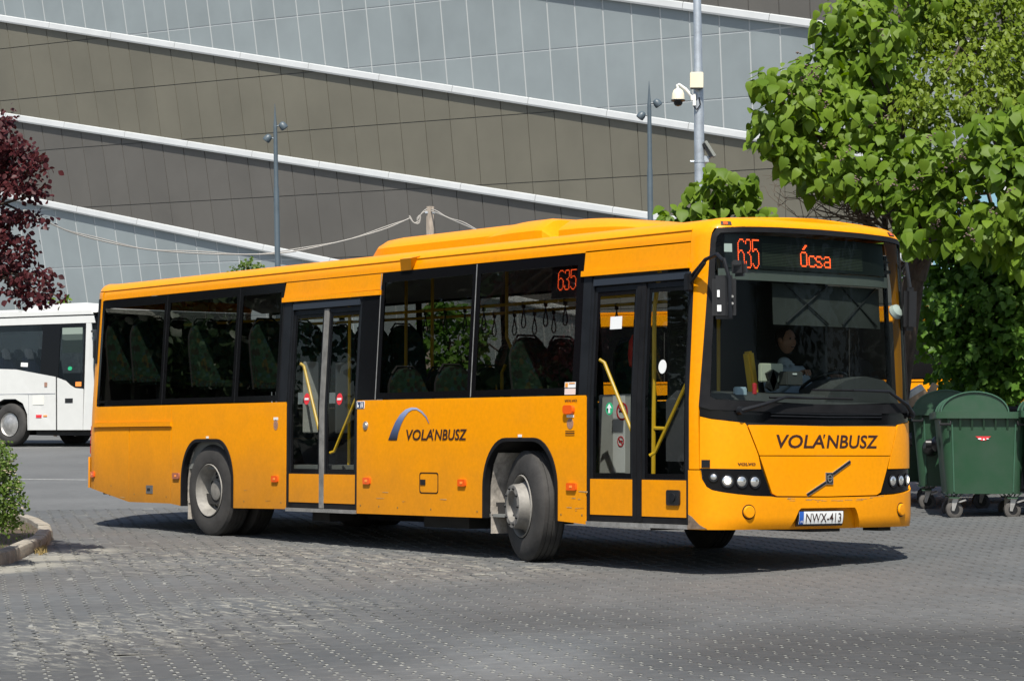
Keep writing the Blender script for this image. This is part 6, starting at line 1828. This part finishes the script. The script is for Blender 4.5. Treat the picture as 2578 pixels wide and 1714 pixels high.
# ------------------------------------------------------------------ foliage
def leaf_mat(name, c1, c2, trans=0.35, rough=0.45, back=None, scale=0.8):
    m = bpy.data.materials.new(name); m.use_nodes = True
    nt = m.node_tree; N = nt.nodes.new; L = nt.links.new
    b = nt.nodes['Principled BSDF']; out = nt.nodes['Material Output']
    geo = N('ShaderNodeNewGeometry'); oi = N('ShaderNodeObjectInfo')
    ad = N('ShaderNodeMath'); ad.operation = 'ADD'; L(geo.outputs['Random Per Island'], ad.inputs[0]); L(oi.outputs['Random'], ad.inputs[1])
    wn = N('ShaderNodeTexWhiteNoise'); wn.noise_dimensions = '1D'; L(ad.outputs[0], wn.inputs['W'])
    n = N('ShaderNodeTexNoise'); n.inputs['Scale'].default_value = scale; n.inputs['Detail'].default_value = 2; L(geo.outputs['Position'], n.inputs['Vector'])
    q = N('ShaderNodeMath'); q.operation = 'MULTIPLY_ADD'; L(wn.outputs[0], q.inputs[0]); q.inputs[1].default_value = 0.6; 
    q2 = N('ShaderNodeMath'); q2.operation = 'MULTIPLY_ADD'; L(n.outputs[0], q2.inputs[0]); q2.inputs[1].default_value = 1.0; q2.inputs[2].default_value = -0.3
    L(q2.outputs[0], q.inputs[2]); q.use_clamp = True
    mx = N('ShaderNodeMix'); mx.data_type = 'RGBA'; mx.inputs[6].default_value = (*c1, 1); mx.inputs[7].default_value = (*c2, 1); L(q.outputs[0], mx.inputs[0])
    L(mx.outputs[2], b.inputs['Base Color']); b.inputs['Roughness'].default_value = rough; b.inputs['Specular IOR Level'].default_value = 0.2
    tr = N('ShaderNodeBsdfTranslucent'); hs = N('ShaderNodeHueSaturation'); hs.inputs['Value'].default_value = 1.5; hs.inputs['Saturation'].default_value = 1.1
    L(mx.outputs[2], hs.inputs['Color']); L(hs.outputs[0], tr.inputs[0])
    ms = N('ShaderNodeMixShader'); ms.inputs[0].default_value = trans; L(b.outputs[0], ms.inputs[1]); L(tr.outputs[0], ms.inputs[2]); L(ms.outputs[0], out.inputs[0])
    return m
m_cat = leaf_mat('catalpa leaf', (0.068, 0.130, 0.009), (0.155, 0.235, 0.024), 0.36, 0.5)
m_ash = leaf_mat('small pointed leaf', (0.095, 0.15, 0.014), (0.175, 0.23, 0.028), 0.35)
m_shr = leaf_mat('shrub leaf', (0.040, 0.105, 0.014), (0.105, 0.195, 0.026), 0.36)
m_red = m_red
m_plum = leaf_mat('purple plum leaf', (0.038, 0.010, 0.012), (0.092, 0.020, 0.022), 0.25)
m_bush = leaf_mat('bush leaf', (0.045, 0.09, 0.012), (0.12, 0.17, 0.03), 0.3)
m_grass = leaf_mat('grass blade', (0.05, 0.10, 0.015), (0.13, 0.17, 0.04), 0.3)
m_petal = mat('pale petal', (0.70, 0.60, 0.42), 0.6)
m_bark = mat('dark bark', (0.060, 0.042, 0.030), 0.95, var=0.5, vscale=14, bump=1.0, bscale=22, stretch=(1, 1, 0.3))
m_twig = mat('bare twig', (0.10, 0.075, 0.055), 0.9)
rnd = random.Random(21)
def gauss3(): return Vector((rnd.gauss(0, 1), rnd.gauss(0, 1), rnd.gauss(0, 1)))
def shell_pt(rx, ry, rz, lo=0.55):
    v = gauss3().normalized() * (lo + (1 - lo) * rnd.random() ** 0.5)
    return RT * v.x * rx + Vector((FW.x, FW.y, 0)) * v.y * ry + Vector((0, 0, 1)) * v.z * rz, v
# heart-shaped leaf: base at the origin, tip along -z, blade facing +y, folded along the midrib
HEART = [(0.0, 0.05), (0.17, 0.12), (0.32, 0.08), (0.42, -0.10), (0.42, -0.30), (0.33, -0.52), (0.19, -0.74), (0.06, -0.93), (0.0, -1.03)]
def heart_geo(fold=0.22, curl=0.15):
    V = []
    for (x, z) in HEART: V.append((0, -curl * z * z * 0.6, z))                  # midrib
    for s in (1, -1):
        for (x, z) in HEART[1:-1]: V.append((s * x, fold * abs(x) - curl * z * z * 0.6 - 0.10 * math.sin(abs(x) * 5), z))
    F = []
    nm = len(HEART)
    for si, s in enumerate((1, -1)):
        off = nm + si * (nm - 2)
        ring_ = [0] + [off + k for k in range(nm - 2)] + [nm - 1]
        for k in range(nm - 1):
            a, b = ring_[k], ring_[k + 1]
            f = [a, b]
            if k + 1 <= nm - 1 and k + 1 != b: f.append(k + 1)
            if k != a and k != k + 1: f.append(k)
            f = list(dict.fromkeys(f))
            if len(f) >= 3: F.append(tuple(f if s == 1 else f[::-1]))
    return V, F
def simple_leaf(w_=0.42, pts=4):
    # pointed oval, folded
    V = [(0, 0, 0), (0, -0.02, -0.5), (0, -0.10, -1.0), (w_ * 0.8, 0.06, -0.28), (w_, 0.05, -0.52), (w_ * 0.6, -0.02, -0.78), (-w_ * 0.8, 0.06, -0.28), (-w_, 0.05, -0.52), (-w_ * 0.6, -0.02, -0.78)]
    F = [(0, 3, 4, 1), (1, 4, 5, 2), (0, 1, 7, 6), (1, 2, 8, 7)]
    return V, F
def lobed_leaf():
    V = [(0, 0, 0), (0.35, 0.05, -0.12), (0.50, 0.04, -0.45), (0.28, 0.03, -0.50), (0.22, 0.0, -0.75), (0, -0.08, -1.0), (-0.22, 0.0, -0.75), (-0.28, 0.03, -0.50), (-0.50, 0.04, -0.45), (-0.35, 0.05, -0.12), (0, -0.03, -0.45)]
    return V, [(0, 1, 2, 3, 10), (10, 3, 4, 5), (0, 10, 7, 8, 9), (10, 5, 6, 7)]
def frame(normal, down):
    y = normal.normalized(); z = -(down - y * down.dot(y)).normalized()
    x = y.cross(z)
    return Matrix((x, y, z)).transposed()
class Leaves:
    def __init__(s, geo): s.geo = geo; s.v = []; s.f = []
    def add(s, p, M_, size):
        b = len(s.v)
        for q in s.geo[0]:
            w_ = M_ @ Vector(q) * size
            s.v.append((p.x + w_.x, p.y + w_.y, p.z + w_.z))
        s.f += [tuple(i + b for i in f) for f in s.geo[1]]
    def build(s, name, mt, parent, label=None):
        me = bpy.data.meshes.new(name); me.from_pydata(s.v, [], s.f); me.materials.append(mt)
        me.polygons.foreach_set('use_smooth', [True] * len(me.polygons)); me.update()
        o = put(name, me, parent); o['kind'] = 'stuff'
        o.matrix_parent_inverse = Matrix.Translation(parent.location).inverted() if parent else Matrix()
        if label: o['label'] = label
        return o
def limb(g, a, b, r0, r1, n=5, wob=0.08):
    pts = [a]
    for k in range(1, n): 
        t = k / n; pts.append(a.lerp(b, t) + gauss3() * wob * (b - a).length * 0.25 + Vector((0, 0, 0.10 * (b - a).length * math.sin(math.pi * t))))
    pts.append(b)
    g.tube(pts, [r0 + (r1 - r0) * k / n for k in range(n + 1)], 6)
    return pts
def inv_of(root): return Matrix.Translation(root.location).inverted()
def bb(g, name, mt, root):
    o = g.build(name, mt, root); o.matrix_parent_inverse = inv_of(root); return o
OUT = -Vector((FW.x, FW.y, 0)).normalized()

# --- catalpa: big heart leaves hanging in tiers
def catalpa(root, clusters, dens, size, hcol, parts=300, dark=0.0):
    geos = [heart_geo(0.22, 0.15), heart_geo(0.35, 0.3), heart_geo(0.1, 0.05)]
    mes = []
    for gq in geos:
        me = bpy.data.meshes.new('leaf'); me.from_pydata(gq[0], [], gq[1]); me.materials.append(hcol)
        me.polygons.foreach_set('use_smooth', [True] * len(me.polygons)); me.update(); mes.append(me)
    L_ = []
    for (px, py, D, rx, ry) in clusters:
        D += 2.4
        c = at(px, py, D); k = D / FPX
        RX, RZ = rx * k, ry * k; RY = max(0.35, (RX + RZ) * 0.55)
        for _ in range(int(dens * (rx * ry) / 2600)):
            off, v = shell_pt(RX, RY, RZ, 0.35)
            p = c + off * rnd.choice((0.8, 1.0, 1.0, 1.12, 1.3))
            nrm = OUT * (0.55 + 0.5 * rnd.random()) + Vector((0, 0, 0.35 + 0.5 * max(0, v.z))) + RT * (v.x * 0.7) + gauss3() * 0.45
            dwn = Vector((0, 0, -1.1)) + RT * v.x * 0.4 + gauss3() * 0.28
            sz = size * (0.45 + 0.85 * rnd.random())
            L_.append((sz, p, frame(nrm, dwn), D - v.y * RY))
    vis = [q for q in L_ if 0 < ((q[1] - CAM).dot(RT)) / ((q[1] - CAM).dot(FW)) * FPX + IW / 2 < IW and ((q[1] - CAM).dot(UP)) / ((q[1] - CAM).dot(FW)) * FPX < IH / 2]
    vis.sort(key=lambda q: -q[0] * (1.0 + 0.3 * (30 - (q[1] - CAM).dot(FW))))
    single = set(id(q) for q in vis[:parts])
    stuff = Leaves(geos[0])
    for q in L_:
        sz, p, M_, d = q
        if id(q) in single:
            o = bpy.data.objects.new('leaf', mes[rnd.randrange(3)]); col.objects.link(o); o.parent = root
            mm = (M_ * sz).to_4x4(); mm.translation = p - Vector(root.location); o.matrix_local = mm
        else:
            stuff.geo = geos[rnd.randrange(3)]; stuff.add(p, M_, sz)
    stuff.build('leaf', hcol, root, 'remaining heart-shaped leaves of the crown')
    return L_
D0 = 29.0
tb = at(2235, 1070, 33.0); tb.z = gz(tb.x, tb.y)
cat_ = thing('catalpa_tree', 'large tree with big bright heart-shaped leaves above the bus front', 'tree', tb)
CL = [(1905, 215, 28.3, 38, 45), (1925, 330, 28.4, 60, 60), (1990, 250, 28.6, 85, 85), (1985, 390, 28.4, 55, 60), (2050, 330, 28.8, 90, 90), (2070, 200, 29.0, 95, 80),
      (2100, 80, 29.2, 55, 80), (2170, 40, 29.0, 70, 60), (2230, 100, 28.8, 70, 70), (2180, 180, 29.0, 90, 70), (2140, 290, 28.6, 85, 80), (2110, 420, 28.4, 75, 75),
      (2200, 330, 28.6, 70, 60), (2240, 440, 28.2, 80, 70), (2330, 390, 28.0, 80, 60), (2180, 480, 28.3, 60, 45), (2300, 500, 28.0, 80, 60), (2400, 430, 27.8, 90, 60), (2480, 360, 27.6, 80, 60),
      (2560, 300, 27.6, 60, 60), (2540, 420, 27.4, 80, 60), (2420, 540, 27.8, 85, 55), (2330, 590, 28.0, 60, 50), (2510, 560, 27.4, 80, 60), (2580, 500, 27.3, 60, 60), (2280, 600, 28.0, 40, 45),
      (2450, 610, 27.6, 60, 35), (2660, 400, 27.5, 120, 120), (2640, 560, 27.4, 90, 70), (2200, -40, 29.4, 110, 70), (2360, 20, 30.4, 90, 90), (2240, 220, 29.8, 90, 80), (2060, 470, 29.6, 60, 40), (2560, 640, 27.6, 50, 40)]
CL = [(a + (14 if a < 2000 else 0), b, c, d * 0.95, e) for a, b, c, d, e in CL]
catalpa(cat_, CL, 74, 0.150, m_cat)
g = G()
fk = at(2300, 700, 32.6)
pts = [tb, tb.lerp(fk, 0.4) - RT * 0.05, tb.lerp(fk, 0.75) - RT * 0.02, fk]
g.tube(pts, [0.24, 0.17, 0.15, 0.14], 12)
top = at(2330, 420, 32.4)
g.tube([fk, fk.lerp(top, 0.5) + RT * 0.15, top], [0.16, 0.12, 0.07], 10)
bb(g, 'trunk', m_bark, cat_)
g = G()
for (px, py, D, rx, ry) in CL[::2] + CL[1::4]:
    c = at(px, py, D + 2.55); a = fk.lerp(top, rnd.random() * 0.9)
    limb(g, a, c, 0.05, 0.012, 6, 0.22)
bb(g, 'branch', m_bark, cat_)
# dead brush below the left tier
g = G()
for k in range(34):
    a = at(2190 + rnd.uniform(-10, 50), 575 + rnd.uniform(-30, 10), 32.3); b = at(rnd.uniform(1945, 2130), rnd.uniform(425, 540), 32.0 + rnd.uniform(-0.4, 0.6))
    P_ = limb(g, a, b, 0.012, 0.003, 5, 0.45)
    for q in P_[2:]:
        limb(g, q, q + (RT * rnd.uniform(-0.25, 0.1) + Vector((0, 0, rnd.uniform(-0.05, 0.28)))), 0.004, 0.002, 3, 0.4)
bb(g, 'dead_twig', m_twig, cat_)
g = G()
for k in range(46):
    (px, py, D, rx, ry) = CL[rnd.randrange(len(CL) - 6)]
    p = at(px + rnd.uniform(-1, 1) * rx * 0.8, py - ry * rnd.uniform(0.2, 0.9), D + 2.05)
    for j in range(7): g.lathe([(0, -0.012), (0.016, 0), (0, 0.014)], p + gauss3() * 0.028, 'z', 5)
o = bb(g, 'flower_bud', mat('withered bud', (0.13, 0.09, 0.075), 0.9), cat_); o['kind'] = 'stuff'

# --- young catalpa right behind the bus roof
b2 = at(1790, 1000, 33.0); b2.z = gz(b2.x, b2.y)
yc = thing('young_catalpa', 'low leafy clump of heart-shaped leaves just above the bus roof beside the mast', 'tree', b2)
CY = [(1800, 455, 30.6, 40, 45), (1770, 500, 30.6, 55, 50), (1855, 505, 30.7, 55, 60), (1885, 470, 30.8, 30, 35), (1700, 545, 30.6, 50, 35), (1765, 560, 30.6, 60, 40), (1860, 560, 30.7, 70, 40), (1925, 545, 30.8, 40, 30), (1780, 640, 30.6, 80, 60), (1900, 640, 30.8, 80, 60)]
catalpa(yc, CY, 64, 0.150, m_cat, 60)
g = G(); s0_ = at(1800, 640, 33.1); g.tube([b2, b2.lerp(s0_, 0.5) + RT * 0.05, s0_], [0.09, 0.07, 0.05], 8)
for (px, py, D, rx, ry) in CY: limb(g, s0_, at(px, py, D + 2.5), 0.03, 0.008, 5, 0.15)
bb(g, 'trunk', m_bark, yc)

# --- generic leafy crown
def crown(root, name, geo, mt, clusters, dens, size, droop=0.5, lo=0.3, up=0.5, jit=0.5, label=None):
    Lv = Leaves(geo)
    for (px, py, D, rx, ry) in clusters:
        c = at(px, py, D); k = D / FPX
        RX, RZ = rx * k, ry * k; RY = max(0.3, (RX + RZ) * 0.5)
        # sprays: several leaves share a twig end
        for _ in range(int(dens * rx * ry / 1000)):
            off, v = shell_pt(RX, RY, RZ, lo)
            ctr = c + off
            sdir = (RT * v.x + OUT * max(0.1, -v.y) + Vector((0, 0, v.z * 0.6 - droop * 0.5)) + gauss3() * 0.4).normalized()
            for j in range(6):
                p = ctr + sdir * (j - 2.5) * size * 0.55 + gauss3() * size * 0.35
                nrm = OUT * 0.5 + Vector((0, 0, up)) + RT * v.x * 0.5 + gauss3() * jit
                dwn = Vector((0, 0, -droop)) + sdir * 0.7 + gauss3() * 0.45
                Lv.add(p, frame(nrm, dwn), size * rnd.uniform(0.6, 1.25))
    return Lv.build(name, mt, root, label)
def tree(name, label, base, crowns, trunk_top, r0, geo, mt, dens, size, droop=0.5, group=None, **kw):
    root = thing(name, label, 'tree' if 'tree' in name else 'shrub', base, 0, group)
    g = G()
    mid = base.lerp(trunk_top, 0.5) + RT * rnd.uniform(-0.1, 0.1)
    g.tube([base, mid, trunk_top], [r0, r0 * 0.75, r0 * 0.45], 9)
    bb(g, 'trunk', m_bark, root)
    g = G()
    for (px, py, D, rx, ry) in crowns:
        a = base.lerp(trunk_top, rnd.uniform(0.55, 1.0)); limb(g, a, at(px, py, D), r0 * 0.3, 0.008, 5, 0.15)
    bb(g, 'branch', m_bark, root)
    crown(root, 'crown', geo, mt, crowns, dens, size, droop, **kw)
    return root
# small pointed leaves, upper right
b3 = at(2620, 1060, 35.2); b3.z = gz(b3.x, b3.y)
CA = [(2330, 110, 31.0, 70, 60), (2420, 60, 31.2, 90, 80), (2520, 40, 31.0, 100, 90), (2380, 190, 30.0, 90, 60), (2480, 170, 30.4, 100, 80), (2570, 150, 30.6, 80, 90), (2300, 270, 29.3, 70, 45), (2390, 280, 29.4, 80, 60), (2480, 265, 29.8, 70, 55),
      (2350, 330, 29.4, 60, 30), (2560, 260, 30.4, 60, 60), (2450, -40, 31.5, 120, 80), (2600, -30, 31.5, 120, 90), (2680, 120, 31.5, 120, 120), (2320, 20, 31.6, 60, 60)]
CA = [(a, b, c + 1.4, d, e) for a, b, c, d, e in CA]
tree('leafy_tree', 'taller tree with small yellowish pointed leaves at the upper right corner', b3, CA, at(2600, 150, 34.2), 0.2, simple_leaf(0.30), m_ash, 17, 0.085, 0.9)
# dense dark shrub behind the bins
b4 = at(2480, 1120, 34.6); b4.z = gz(b4.x, b4.y)
CS = [(2380, 640, 33.4, 90, 60), (2480, 660, 33.2, 100, 70), (2570, 640, 33.0, 90, 80), (2370, 740, 33.4, 80, 50), (2450, 760, 33.0, 110, 70), (2550, 760, 32.8, 110, 80), (2400, 840, 33.2, 90, 60), (2500, 860, 32.8, 110, 70), (2590, 860, 32.6, 90, 80), (2420, 910, 33.0, 70, 40), (2520, 960, 32.8, 90, 50),
      (2590, 970, 32.6, 80, 50), (2460, 1000, 33.2, 90, 40), (2680, 760, 32.8, 130, 200), (2330, 690, 33.8, 50, 40), (2340, 800, 33.6, 40, 30), (2335, 850, 33.6, 36, 40), (2350, 560, 33.8, 70, 50), (2430, 580, 33.6, 80, 50)]
CS = [(a, b, c + 1.4, d, e) for a, b, c, d, e in CS]
tree('broadleaf_shrub', 'dense dark green shrub rising behind the green containers', b4, CS, at(2470, 720, 35.0), 0.12, lobed_leaf(), m_shr, 10.0, 0.12, 0.8)
CSB = [(2420, 720, 36.4, 120, 130), (2540, 780, 35.2, 130, 190), (2450, 920, 35.0, 120, 100), (2620, 640, 35.2, 100, 120)]
b4b = at(2560, 1120, 35.4); b4b.z = gz(b4b.x, b4b.y)
tree('broadleaf_shrub', 'darker shrub further back, filling the gaps behind the front shrub', b4b, CSB, at(2540, 760, 35.4), 0.10, lobed_leaf(), m_shr, 7, 0.13, 0.8)
# small trees behind the bus, seen through its windows
b5 = at(1140, 1100, 38.0); b5.z = gz(b5.x, b5.y)
tree('young_tree', 'young green tree seen through the middle windows of the bus', b5, [(1110, 790, 38, 60, 50), (1160, 840, 38, 70, 60), (1090, 870, 38, 60, 60), (1140, 930, 38, 90, 50), (1250, 960, 38.5, 90, 40), (1210, 870, 38, 30, 30), (1400, 975, 39, 80, 30)], at(1130, 850, 38.0), 0.06, lobed_leaf(), m_shr, 9, 0.11, 0.6)
b6 = at(630, 1000, 50.0); b6.z = gz(b6.x, b6.y)
tree('young_tree', 'tuft of pale green foliage above the roof by the rear lamp post', b6, [(620, 668, 50, 22, 14), (645, 672, 50, 18, 12), (600, 675, 50, 14, 10), (630, 720, 50, 40, 30)], at(628, 720, 50), 0.05, simple_leaf(), m_bush, 40, 0.08, 0.2)
b7 = at(140, 1030, 72.0); b7.z = gz(b7.x, b7.y)
tree('young_tree', 'two leafy shoots just above the white coach roof', b7, [(128, 768, 72, 9, 9), (166, 764, 72, 9, 10), (145, 786, 72, 28, 12)], at(146, 800, 72), 0.05, lobed_leaf(), m_cat, 90, 0.13, 0.3)

# --- red plum at the left
b8 = ground_at(-330, 1345); b8.z = gz(b8.x, b8.y)
CP = [(10, 300, 25.6, 24, 16), (-30, 330, 25.6, 60, 40), (20, 370, 25.6, 40, 30), (60, 380, 25.5, 40, 16), (100, 398, 25.5, 22, 10), (15, 420, 25.7, 60, 30), (80, 425, 25.5, 40, 14), (110, 408, 25.4, 16, 8), (40, 470, 25.6, 60, 25), (95, 485, 25.5, 28, 14), (20, 545, 25.8, 50, 20), (80, 545, 25.6, 34, 14), (108, 562, 25.5, 10, 8),
      (10, 600, 25.7, 40, 20), (70, 610, 25.6, 26, 14), (40, 640, 25.6, 50, 16), (80, 640, 25.6, 18, 8), (20, 680, 25.7, 60, 24), (90, 690, 25.5, 40, 14), (120, 710, 25.4, 24, 10), (142, 745, 25.4, 14, 12), (100, 745, 25.5, 28, 14), (50, 730, 25.6, 40, 20), (65, 755, 25.6, 18, 10), (15, 740, 25.7, 14, 12),
      (-60, 430, 25.9, 70, 90), (-70, 620, 25.9, 80, 90), (-160, 400, 26.2, 120, 200), (-160, 680, 26.2, 110, 110), (-280, 520, 26.3, 150, 260), (-90, 250, 26.0, 70, 60)]
tree('plum_tree', 'purple leaved plum tree reaching in from the left edge', b8, CP, at(-300, 480, 26.2), 0.14, simple_leaf(0.38), m_plum, 27, 0.063, 0.5, lo=0.2)

# --- flowering bush and grass on the island
b9 = ground_at(-40, 1352); b9.z = gz(b9.x, b9.y) + 0.06
CB = [(10, 1130, 25.4, 18, 20), (0, 1170, 25.4, 40, 30), (25, 1180, 25.3, 22, 14), (10, 1210, 25.3, 40, 26), (40, 1222, 25.2, 20, 10), (15, 1250, 25.2, 45, 26), (40, 1270, 25.2, 20, 14), (0, 1290, 25.3, 45, 26), (45, 1290, 25.2, 20, 10), (-60, 1180, 25.6, 70, 80), (-70, 1270, 25.6, 80, 60), (10, 1320, 25.3, 40, 22)]
bush = tree('flowering_bush', 'green bush dotted with pale blossoms on the kerbed island at left', b9, CB, at(-40, 1230, 25.4), 0.03, simple_leaf(0.36), m_bush, 55, 0.036, 0.1, up=0.6)
bush['category'] = 'bush'
g = G()
for k in range(70):
    (px, py, D, rx, ry) = CB[rnd.randrange(len(CB))]
    p = at(px + rnd.uniform(-1, 1) * rx, py + rnd.uniform(-1, 1) * ry, D - rnd.uniform(0.0, 0.25))
    for j in range(5):
        a = 2 * math.pi * j / 5; q = Vector((math.cos(a), math.sin(a), 0.2)) * 0.014
        g.add([p, p + q + Vector((0, 0, 0.006)), p + Vector((math.cos(a + 1.2), math.sin(a + 1.2), 0.2)) * 0.014], [(0, 1, 2)])
o = bb(g, 'blossom', m_petal, bush); o['kind'] = 'stuff'
g = G()
for k in range(16):
    a = at(rnd.uniform(-20, 30), rnd.uniform(1180, 1290), 25.3); limb(g, a, a + RT * rnd.uniform(0.03, 0.16) + Vector((0, 0, rnd.uniform(-0.02, 0.12))), 0.004, 0.002, 3, 0.2)
bb(g, 'twig', m_twig, bush)
V, F = [], []
k = 0
while k < 9000:
    x = rnd.uniform(-14, -3); y = rnd.uniform(-8, -2)
    k += 1
    if not inside_island(x, y): continue
    p = Vector((x, y, gz(x, y) + 0.065))
    if (p - cc).length > 4: continue
    h_ = rnd.uniform(0.02, 0.07); a = rnd.uniform(0, 6.28); d_ = Vector((math.cos(a), math.sin(a), 0)) * 0.004; l_ = Vector((rnd.gauss(0, 0.02), rnd.gauss(0, 0.02), h_))
    b0 = len(V); V += [tuple(p - d_), tuple(p + d_), tuple(p + l_)]; F.append((b0, b0 + 1, b0 + 2))
me = bpy.data.meshes.new('grass'); me.from_pydata(V, [], F); me.materials.append(m_grass)
gr = put('grass', me); gr['kind'] = 'stuff'; tag(gr, 'short patchy grass on the kerbed traffic island', 'grass')
# dry weeds at the kerb joint
V, F = [], []
for k in range(260):
    s_ = rnd.uniform(0, 1); p = ground_at(104 + rnd.gauss(0, 7), 1388 + rnd.gauss(0, 4)); p.z = gz(p.x, p.y)
    a = rnd.uniform(0, 6.28); d_ = Vector((math.cos(a), math.sin(a), 0)) * 0.012; l_ = Vector((rnd.gauss(0, 0.02), rnd.gauss(0, 0.02), rnd.uniform(0.01, 0.07)))
    b0 = len(V); V += [tuple(p - d_), tuple(p + d_), tuple(p + l_)]; F.append((b0, b0 + 1, b0 + 2))
me = bpy.data.meshes.new('weeds'); me.from_pydata(V, [], F); me.materials.append(mat('dry weed', (0.22, 0.16, 0.06), 0.9, var=0.4, vscale=30))
wd = put('weeds', me); wd['kind'] = 'stuff'; tag(wd, 'dry leaves and weeds caught against the kerb corner', 'weeds')

# --- trees beyond the frame that the bus windows mirror
m_far = leaf_mat('dark leaf', (0.012, 0.028, 0.008), (0.028, 0.05, 0.014), 0.15)
def round_tree(x, y, h, r, label, dens=5200, size=0.21, mt=m_far):
    base = Vector((x, y, gz(x, y)))
    root = thing('leafy_tree', label, 'tree', base)
    g = G(); g.tube([(0, 0, 0), (0.1, 0, h * 0.4), (0.0, 0.1, h * 0.75)], [0.25, 0.18, 0.08], 8)
    for k in range(9):
        a = rnd.uniform(0, 6.28); g.tube([(0.05, 0, h * rnd.uniform(0.3, 0.5)), (math.cos(a) * r * 0.4, math.sin(a) * r * 0.4, h * 0.6), (math.cos(a) * r * 0.8, math.sin(a) * r * 0.8, h * rnd.uniform(0.55, 0.85))], [0.08, 0.05, 0.02], 5)
    g.build('trunk', m_bark, root)
    Lv = Leaves(simple_leaf(0.5))
    for k in range(22):
        c = Vector((rnd.uniform(-1, 1) * r * 0.65, rnd.uniform(-1, 1) * r * 0.65, h * rnd.uniform(0.14, 0.88)))
        for j in range(dens // 14 * 3):
            v = gauss3().normalized() * (0.4 + 0.6 * rnd.random() ** 0.5); p = base + c + v * r * 0.5
            Lv.add(p, frame(v + Vector((0, 0, 0.5)) + gauss3() * 0.5, Vector((0, 0, -1)) + gauss3() * 0.5), size * rnd.uniform(0.6, 1.3))
    Lv.build('crown', mt or m_shr, root)
round_tree(-24, -17, 9.0, 3.8, 'broad tree standing left of the yard beyond the picture')
round_tree(-33, -13, 8.0, 3.5, 'tree beside the far end of the yard beyond the left edge')
round_tree(-16, -24, 10.5, 4.0, 'tall tree at the near left side of the yard beyond the picture')
round_tree(24, 16, 13.0, 5.5, 'tall tree facing the front of the bus beyond the right edge')
round_tree(17, 23, 12.0, 5.0, 'tree at the right side of the yard beyond the picture')
